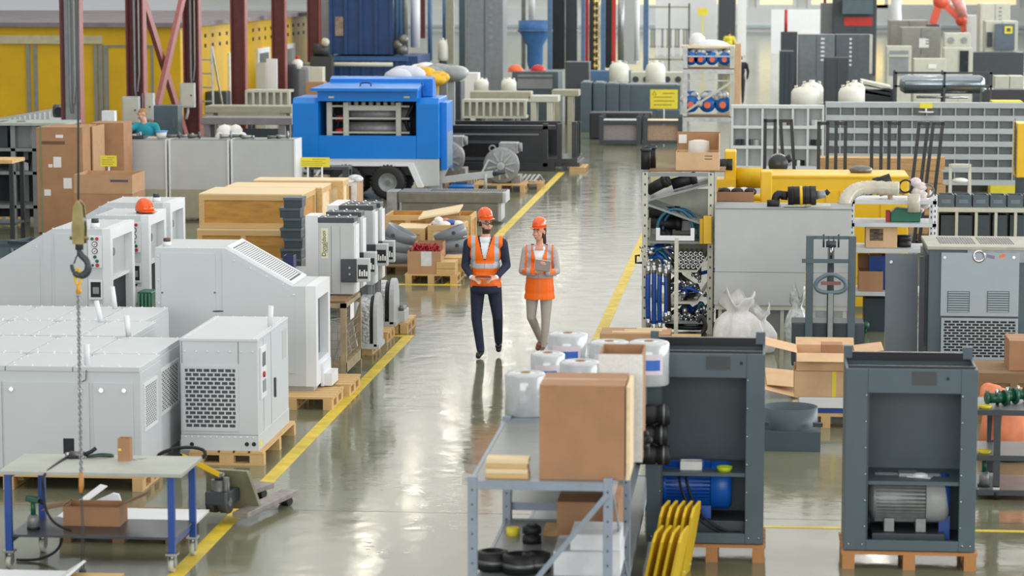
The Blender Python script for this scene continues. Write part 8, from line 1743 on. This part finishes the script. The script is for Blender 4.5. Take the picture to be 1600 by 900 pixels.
for k,(px,j)in enumerate(((1080,0),(1095,0),(1113,0),(1132,0),(1080,1),(1106,1),(1130,1))):
 x=W(px,100,Y+.3)[0];z=vz[j];r=.2 if j==0 else .26;tt=thing('wrapped_valve','%s film wrapped blue valve from the left on the %s shelf of the valve rack'%(('first','second','third','fourth','first','second','third')[k],('upper','lower')[j]),'valve',(x,Y+.35,z));part(tt,'blue_body',MB().lathe([(0,-.25),(r*.75,-.25),(r*.75,.2),(0,.2)],(0,0,r+.02),18,'y').cyl((0,0,r*1.7),(0,0,r*2.2),r*.4,n=10),VB,False);part(tt,'orange_cap',MB().cyl((0,-.3,r),(0,-.25,r),r*.3,n=12),ORC,False);q=MB()
 for i in range(5):a=rr.uniform(0,6.3);q.ball((r*.7*math.cos(a),-.1+rr.uniform(-.1,.1),r+abs(r*.9*math.sin(a))),(r*.4,r*.6,r*.34),8,6)
 part(tt,'film_wrap',q,FILMG,False)
single('film_heap','heap of clear film on top of the valve rack','film',MB().ball(((x0+x1)/2,Y+.5,z1-.02),(.5,.35,.16),10,6).ball((x0+.3,Y+.5,z1+.1),(.2,.2,.2),8,6),FILM,((x0+x1)/2,Y+.5,z1));cabbox('cardboard_box','tall brown carton behind the upper shelf of the valve rack','box',1148,1158,68,103,66,CARDL,.6)
def post(name,label,cat,px,w,pyb,Y,m,pyt=-25,rnd=False):
 x,z0=W(px,pyb,Y);z1=W(px,pyt,Y)[1];h=w/2*Y/4200;q=MB().cyl((x,Y,max(0,z0)),(x,Y,z1),h,n=14)if rnd else MB().box(x-h,x+h,Y-h,Y+h,max(0,z0),z1);single(name,label,cat,q,m,(x,Y,max(0,z0)))
POSTS=[('white_pipe','thick white pipe right of the navy machine','pipe',649,15,74,90,WHITE2,1),('blue_pipe','slim blue pipe standing above the sacks','pipe',672,7,95,91,BLUEG,1),('dark_post','dark post between white pipe and blue pipe','post',661,7,60,93,MAROON,0),('blue_pipe','thin blue pipe over the tall white tank','pipe',694,5,62,92.5,BLUEG,1),('beige_column','beige column left of the tall grey cabinet','column',703,13,100,97,BEIGED,0),('grey_post','grey post left of the blue funnel','post',818,6,110,100,STEELD,0),('white_pipe','white pipe above the blue funnel','pipe',831,10,31,101,WHITE2,1),('blue_post','first blue post right of the blue funnel','post',859,7,110,99,BLUEG,0),('blue_post','second blue post right of the blue funnel','post',911,6,110,99,BLUEG,0),('red_post','slim red post beside the yellow black chain','post',917,5,100,100,RED,0),('blue_post','blue post right of the yellow black chain','post',942,7,110,99,BLUEG,0),('red_post','bold red post left of the silver pipes','post',959,6,98,99,RED,0),('silver_pipe','first silver pipe right of the red post','pipe',970,10,95,101,STEEL,1),('silver_pipe','tall white silver pipe between the tanks','pipe',995,8,95,101,WHITE2,1),('blue_post','blue post right of the silver pipes','post',1009,8,110,99,BLUEG,0),('black_curtain','black hanging sheet between the blue posts','curtain',872,20,108,103,DARKIN,0),('black_curtain','grey black hanging sheet next to the second blue post','curtain',893,18,108,103.5,CHAR,0),('black_curtain','black hanging sheet left of the yellow black chain','curtain',925,9,110,102,BLACKP,0),('black_curtain','black hanging sheet between chain and bold red post','curtain',951,11,106,103,DARKIN,0),('grey_curtain','pale grey hanging sheet behind the silver pipes','curtain',983,24,100,104,LGREY,0)]
for n,l,c,px,w,pb,Y,m_,rd in POSTS:post(n,l,c,px,w,pb,Y,m_,rnd=bool(rd))
CH=thing('barrier_chain','yellow and black barrier chain hanging between the posts','chain',(W(932,110,99)[0],99,0))
x=W(932,100,99)[0]
for k in range(22):z=W(932,108-5.6*k,99)[1];part(CH,'link',MB().tube([(x+.09*math.cos(a)*(1 if k%2 else .3),99,z+.1*math.sin(a))for a in np.linspace(0,2*PI,8,endpoint=False)],.03,5,closed=True),YEL if k%2 else BLACK)
x,z0=W(836,104,100);z1=W(836,32,100)[1];h=z1-z0;t=thing('blue_funnel','steel blue funnel hopper under the white pipe','hopper',(x,100,0));part(t,'hopper',MB().lathe([(.26,z0),(.3,z0+h*.1),(.3,z0+h*.45),(.62,z1-h*.22),(.62,z1),(.56,z1)],n=24),mat('hopper_blue',(66,118,176),.45),False);part(t,'ring',MB().lathe([(.62,z1-h*.24),(.66,z1-h*.24),(.66,z1-h*.2),(.62,z1-h*.2)],n=24),BLUEG,False);part(t,'leg',MB().cyl((0,0,0),(0,0,z0),.24,n=14),BLUEG,False)
B=[('grey_cabinet','tall grey metal booth behind the small tanks','booth',728,786,-20,118,92,mat('booth_grey',(128,134,136),.45,metal=.2,var=.06),1.5,1,2),('dark_sheet','dark panel left of the tall grey booth','panel',717,727,-20,90,95,DGREY,.3,1,0),('machine_block','slate grey machine base behind the beige frames','machine',800,872,112,140,88,DGREY,2,1,0),('black_hood','black sheet metal hood behind the slate ducts','hood',883,920,97,130,86,CHAR,1,1,0),('beige_console','beige console with round dials behind the tanks','console',985,1068,113,135,92,BEIGE,1,1,0),('blue_grey_bench','blue grey bench behind the cream tanks','bench',920,985,111,128,94,BLUEG,1,1,0),('dark_crate','black cabinet under a khaki frame right of the trailer','cabinet',673,720,127,175,74,CHAR,1,1,2),('white_bin','white square bin behind the small cream tanks','bin',720,747,114,142,76,PAPER,.6,1,0),('slate_cabinet','wide slate cabinet with white marks at the right back','cabinet',1247,1304,54,120,92,mat('blue_slate',(110,118,124),.5),1,1,1),('slate_cabinet','dark slate cabinet joined to the wide slate one','cabinet',1305,1363,54,115,92.3,mat('blue_slate_dark',(86,94,100),.5),1,1,1),('black_machine','tall black machine with red stripe at the back','machine',1302,1370,-10,54,128,CHAR,2,1,2),('grey_machine','grey machine column left of the black machine','machine',1283,1302,5,55,130,MGREY,2,1,0),('grey_block','grey machine block below the orange robot arm','machine',1390,1450,32,80,112,mat('taupe_machine',(150,148,140),.5),2,1,1),('grey_block','taupe machine housing right of the grey block','machine',1408,1470,43,85,108,mat('taupe_machine2',(142,142,134),.5),1.5,1,1),('beige_machine','beige machine with two dials below the white cabinets','machine',1476,1517,52,74,97.3,BEIGE,1,1,0),('beige_machine','beige cabinet with two dark windows under the dial machine','machine',1474,1520,75,118,96,BEIGE,1,1,2),('white_cabinet','white tall cabinet right of the orange robot','cabinet',1510,1526,24,62,110,WHITE2,1,1,0),('white_cabinet','large white machine cabinet at the right back','cabinet',1531,1578,6,68,108,BEIGE,1.5,1,1),('cnc_machine','beige machine tool with dark sliding door at the right back','machine',1540,1590,33,90,104,BEIGE,1.5,1,0),('grey_machine','long dark machine bed under the machine tool','machine',1520,1600,82,118,102,CHAR,1,1,0),('stacking_box','black base under the folded beige sheets','base',1347,1400,139,160,66,BLACKP,1,1,0),('open_cabinet','beige open frame cabinet behind the steel vessel','frame',1385,1424,72,120,84,BEIGE,.6,1,1),('beige_box','beige box with label left of the steel vessel top','box',1428,1478,92,112,85,BEIGE,.8,1,0),('yellow_skip','yellow open skip behind the cream tanks','skip',1254,1300,116,135,108,YEL,.8,1,0),('dark_parts','dark machine parts before the wide slate cabinet','parts',1288,1326,90,118,90,CHAR,.8,1,2),('yellow_tray','yellow tray on the right behind the pigeonhole rack','tray',1550,1598,158,167,59,YELS,.6,1,0),('white_crates','white crate left of the pair at the right edge back','crate',1555,1577,119,138,70,BEIGE,.8,1,0),('white_crates','white crate at the right edge back','crate',1578,1600,119,138,70,BEIGE,.8,1,0),('black_bench','dark blue black bench under the white crates','bench',1535,1610,140,166,68,BLACKP,.8,1,0),('small_machine','dark machine on a trolley beside the far gangway','machine',1220,1246,50,78,110,CHAR,1,1,0),('radiator_stack','stack of dark finned parts on a pallet by the far gangway','stack',1218,1240,80,102,98,DGREY2,1,1,3),('white_wall_unit','white wall cupboard with a green sign at the far end','cupboard',1205,1282,15,36,160,WHITE2,.5,1,0)]
FEAT={'tall black machine with red stripe at the back':'rs','beige machine tool with dark sliding door at the right back':'dv','beige machine with two dials below the white cabinets':'g','beige cabinet with two dark windows under the dial machine':'w','wide slate cabinet with white marks at the right back':'v','dark slate cabinet joined to the wide slate one':'m','grey machine block below the orange robot arm':'vp','taupe machine housing right of the grey block':'lv','large white machine cabinet at the right back':'v','beige console with round dials behind the tanks':'G','beige open frame cabinet behind the steel vessel':'o','tall grey metal booth behind the small tanks':'v','slate grey machine base behind the beige frames':'o','beige box with label left of the steel vessel top':'l','grey machine column left of the black machine':'s','dark machine on a trolley beside the far gangway':'s'}
for n,l,c,a,b,p,q_,Y,m_,d,fl,tr_ in B:
 t=cabbox(n,l,c,a,b,p,q_,Y,m_,d,bool(fl),tr_);x0,x1,z0,z1=RC(a,b,max(p,0),q_,Y);w,h,y=x1-x0,z1-z0,Y-.03
 for e in FEAT.get(l,''):
  if e=='r':part(t,'red_stripe',MB().box(x0+w*.25,x1-w*.1,y-.03,y,z1-h*.75,z1-h*.5),RED);part(t,'upper_hood',MB().box(x0+w*.2,x1-w*.1,y-.5,y,z1-h*.4,z1),DGREY)
  if e=='s':part(t,'signal_lamp',MB().cyl((x0+w*.3,Y+.2,z1),(x0+w*.3,Y+.2,z1+.9),.07,n=10),RED)
  if e=='d':u=part(t,'sliding_door',MB().box(x0+w*.28,x1-w*.1,y-.06,y,z0+h*.2,z1-.1),mat('smoky_glass',(84,98,112),.2));part(u,'bow_handle',MB().frame(x0+w*.58,x0+w*.82,z1-h*.34,z1-h*.14,y-.12,y-.06,.07),YELS);part(t,'control_unit',MB().box(x0+w*.04,x0+w*.2,y-.2,y,z0+h*.3,z1-h*.3),BLACKP)
  if e=='v':
   q=MB()
   for k in range(6):q.box(x0+w*.62,x0+w*.72,y-.01,y,z1-h*(.12+.1*k),z1-h*(.08+.1*k))
   part(t,'vent_marks',q,WHITE2 if 'marks' in l else MGREY,stuff=True);part(t,'centre_seam',MB().box(x0+w*.5,x0+w*.51,y-.005,y,z0,z1),CHAR)
  if e=='m':
   q=MB()
   for k in range(7):q.box(x0+w*.38,x0+w*.44,y-.01,y,z1-h*(.14+.11*k),z1-h*(.09+.11*k))
   part(t,'white_marks',q,WHITE2,stuff=True);part(t,'pale_edge',MB().box(x1-.1,x1,y-.01,y,z0,z1),BEIGE)
  if e in 'gG':
   for k in range(2 if e=='g' else 5):u=(k+.5)/(2 if e=='g' else 5);part(t,'dial',MB().cyl((x0+w*u,y-.02,(z0+z1)/2),(x0+w*u,y,(z0+z1)/2),h*.22,n=14),MGREY if e=='g' else CHAR)
  if e=='w':
   for u in(.3,.72):part(t,'dark_window',MB().box(x0+w*.55,x0+w*.85,y-.02,y,z1-h*u-.2,z1-h*u+.2),DARKIN)
  if e=='o':part(t,'recess',MB().box(x0+w*.12,x1-w*.12,y-.01,y,z0+h*.05,z1-h*.15),MGREY);part(t,'cross_rail',MB().box(x0+w*.1,x1-w*.1,y-.04,y-.01,z1-h*.35,z1-h*.28),m_)
  if e=='p':part(t,'duct_pipe',MB().tube(smooth([(x0+.3,Y+.5,z1-.1),(x0+.3,Y+.5,z1+.9),(x0+.8,Y+.5,z1+1.2),(x0+2.6,Y+.5,z1+1.2)]),.22,10),WHITE2)
  if e=='l':part(t,'paper_label',MB().box(x0+w*.45,x0+w*.7,y-.01,y,z0+h*.25,z0+h*.6),PAPER)
rp=lambda px,py:Vector((W(px,py,110)[0],110,W(px,py,110)[1]));OR_=mat('robot_orange',(226,92,66),.4)
t=thing('robot_arm','orange red industrial robot arm bending over the grey machines','robot',(rp(1458,40).x,110,0));part(t,'base',MB().cyl((rp(1458,40).x,110,0),rp(1458,38),.3,n=14),CHAR);part(t,'lower_arm',MB().bar(rp(1457,38),rp(1468,4),.3),OR_);part(t,'elbow',MB().ball(rp(1470,2),.32,12,8),OR_);part(t,'upper_arm',MB().bar(rp(1470,2),rp(1500,30),.26),OR_);part(t,'wrist',MB().ball(rp(1502,32),.24,10,7),OR_);part(t,'tool',MB().bar(rp(1503,32),rp(1506,50),.2),OR_);part(t,'wrapped_cable',MB().tube([rp(1493,-4),rp(1500,10),rp(1503,26)],.22,8),mat('pale_red_cover',(220,150,140),.4))
Y=60.5;x0,x1,z0,z1=RC(1398,1550,112,163,Y);t=thing('steel_vessel','polished cylindrical vessel lying in a black frame behind the pigeonhole rack','vessel',((x0+x1)/2,Y,0));zc=W(1475,133,Y)[1];r=.21
part(t,'vessel',MB().lathe([(0,.12),(r*.7,.14),(r,.25),(r,x1-x0-.25),(r*.7,x1-x0-.14),(0,x1-x0-.12)],(x0,Y+.4,zc),28,'x'),mat('brushed_steel_vessel',(150,160,168),.25,metal=.85,var=.04));part(t,'lower_pipe',MB().cyl((x0+.5,Y+.3,zc-.28),(x1-.5,Y+.3,zc-.28),.03,n=10),CHROME)
for x in(x0,(x0+x1)/2,x1-.05):
 for y in(Y,Y+.8):part(t,'frame_post',MB().box(x,x+.05,y,y+.05,0,z1),CHAR)
for z in(z1-.05,zc-.05,z0):part(t,'frame_rail',MB().box(x0,x1,Y,Y+.05,z,z+.045),CHAR)
part(t,'base_panel',MB().box(x0+.05,x1-.05,Y+.1,Y+.7,.0,z0),BLACKP);sign('small yellow notice on the rim of the pigeonhole rack',1437,1457,161,169,55.9,300,zb=2.0,lines=False)
for k in range(3):x0,z0=W(1346,132-7*k,66);x1=W(1392,140,66)[0];single('beige_sheet',('lowest','middle','topmost')[k]+' beige folded sheet leaning on the black base','sheet',MB().add([(x0,66,z0-.2),(x1,66,z0-.3),(x1,66.8,z0-.28),(x0,66.8,z0-.18),(x0,66,z0-.12),(x1,66,z0-.27),(x1,66.8,z0-.25),(x0,66.8,z0-.1)],[(0,3,2,1),(4,5,6,7),(0,1,5,4),(1,2,6,5),(2,3,7,6),(3,0,4,7)]),BEIGE,(x0,66.2,z0-.2))
bench_frame('beige machine frame behind the open end of the black container',826,872,150,192,70.5,BEIGE);bench_frame('tall beige machine frame by the slate ducts',862,904,141,195,72,BEIGED)
rr=random.Random(12)
for k,(px,py,w,m_)in enumerate(((638,112,1.0,mat('pale_blue_bag',(200,206,222),.4,var=.05)),(606,117,.35,mat('tan_sack',(180,160,140),.8)),(655,117,1.0,mat('yellow_tarp',(222,178,40),.6,var=.15,scale=8)),(676,114,.8,mat('yellow_tarp',(0,0,0))),(690,108,1.0,MGREY),(665,102,.7,PAPER),(702,112,.8,LGREY))):
 Y=69+.6*k;x,z=W(px,py,Y);q=MB()
 for i in range(4):q.ball((x+rr.uniform(-.3,.3)*w,Y+rr.uniform(-.2,.2),z-.1+rr.uniform(-.1,.1)),(w*.4,.35,w*.22),10,6)
 single('tarp_bundle',('pale blue bag','small tan sack','crumpled yellow tarpaulin nearest the trailer lid','crumpled yellow tarpaulin farther right','grey folded sheets','white crumpled bag','light grey folded sheets')[k]+' in the heap behind the trailer','bundle',q.box(x-.15,x+.15,Y-.1,Y+.1,0,z-.1),m_,(x,Y,0))
Y=112;x0,x1,_,z1=RC(1010,1078,5,110,Y);t=thing('parts_wall','wire rack wall hung with yellow and white hoses at the back','rack',((x0+x1)/2,Y,0))
for x in(x0,(x0+x1)/2,x1-.08):part(t,'upright',MB().box(x,x+.08,Y,Y+.08,0,z1),STEELD)
for py in(10,45,72,92):z=W(1040,py,Y)[1];part(t,'shelf',MB().box(x0,x1,Y,Y+.8,z-.06,z),BLUEG if py==45 else BEIGED)
for k in range(15):px=1014+4.2*k;z1_=W(px,45,Y)[1]-.03;x=W(px,50,Y-.1)[0];single('hanging_hose','hose or strip hanging on the wire rack wall','hose',MB().box(x-.04,x+.04,Y-.08,Y+.01,z1_-(.75 if k%3 else 1.1),z1_+.02),(PAPER,BEIGED,YEL,MGREY)[k%4 if k%7==4 else(0,1,3)[k%3]],(x,Y-.1,z1_-.8),group='hoses on the wire rack wall')
x0,x1,z0,z1=RC(1090,1106,13,24,150);single('notice_board','small yellow notice on the far white wall','sign',MB().box(x0,x1,150,150.05,z0,z1).box((x0+x1)/2-.04,(x0+x1)/2+.04,150.05,150.1,0,z0),YELS,(x0,150,z0));cabbox('beige_column','beige far column with a dark slot','column',1122,1150,-20,50,155,BEIGED,.8,trims=1,trimm=CHAR);cabbox('white_partition','white partition wall section at the far end','partition',1024,1120,-20,40,158,WHITE2,.3);cabbox('white_partition','white partition right of the beige far column','partition',1152,1166,-20,45,156,WHITE2,.3)
def farman(label,px,pyb,Y,top,low,hair):
 x=W(px,pyb,Y)[0];t=thing('person',label,'person',(x,Y,0));P=[]
 legs(P,(-.1,0,.92),(-.1,-.03,.5),(-.1,.02,.09),(-.1,.12,.04),(.1,.07,.05),'trouser','trouser');legs(P,(.1,0,.92),(.11,.03,.5),(.1,.05,.09),(.1,.15,.04),(.1,.07,.05),'trouser','trouser')
 P+=[('e',(0,0,1.0),(.18,.13,.15),'top'),('e',(0,0,1.2),(.18,.13,.2),'top'),('e',(0,0,1.38),(.21,.13,.15),'top'),('c',(-.18,0,1.47),(.18,0,1.47),.075,.075,'top'),('c',(0,0,1.48),(0,-.0,1.6),.06,.055,'skin')]
 for k in(-1,1):P+=[('c',(k*.22,0,1.45),(k*.29,.02,1.18),.07,.055,'top'),('c',(k*.29,.02,1.18),(k*.26,.16,.95),.052,.04,'top')];hand(P,(k*.26,.17,.93),(0,.3,-1),(k,0,0),(0,1,0))
 hp,f,R,rot=head_prims((0,0,1.68),PI*.9);P+=hp;me=body_mesh(P,.014,'body');C=centers(me);near=prim_dist(P,C).argmin(0);tg=[p[5]if p[0]=='c' else p[3]for p in P];nm_=['skin','top','trouser'];ix=np.array([nm_.index(tg[i])for i in near]);ix[(C[:,2]>1.72)|((C[:,2]>1.62)&(C[:,1]<-.01))]=3
 paint(me,[SKIN,top,low,hair],ix);attach(t,'body',me);face_parts(t,f,R,rot,1.0);return t
fm=farman('man in dark work clothes with orange back mark walking away by the valve rack',1156,172,100,mat('dark_workwear',(44,48,58),.8),CHAR,BEARD);part(fm,'back_mark',MB().cyl((-.08,-.145,1.32),(-.08,-.12,1.32),.06,n=12),ORC,False)
farman('distant man in a yellow top behind the valve rack',1139,100,140,YELS,CHAR,BEARD)
for k,(px,py,Y)in enumerate(((838,108,88.7),(803,110,88.6))):x,z=W(px,112,88)[0],W(836,112,88)[1];single('red_helmet',('red helmet lying below the blue funnel','orange helmet left of the blue funnel')[k],'helmet',MB().ball((x,Y,z-.02),(.25,.25,.24),12,6,0.,1.).box(x-.28,x+.28,Y-.27,Y+.25,z,z+.02),ORC if k else RED,(x,Y,z))
LM_=mat('lamp_diffuser',(255,246,226),.4,emit=70);HM=MB().lathe([(.05,.5),(.12,.5),(.34,.1),(.36,0),(.33,0),(.1,.42),(.05,.42)],n=18).mesh('reflector',STEEL);DM=MB().cyl((0,0,.02),(0,0,.04),.33,n=18).mesh('lamp_disc',LM_);RM=MB().cyl((0,0,.5),(0,0,3),.02,n=6).mesh('suspension',CHAR)
for i,x in enumerate((-20,-11.6,3.5)):
 for j in range(11):
  y=56+11*j;t=thing('high_bay_lamp','round high bay lamp hanging from the hall roof','lamp',(x,y,12.5),0,'high bay lamps')
  for n,me in(('reflector',HM),('diffuser',DM),('suspension',RM)):meshpart(n,me,t,(0,0,0))
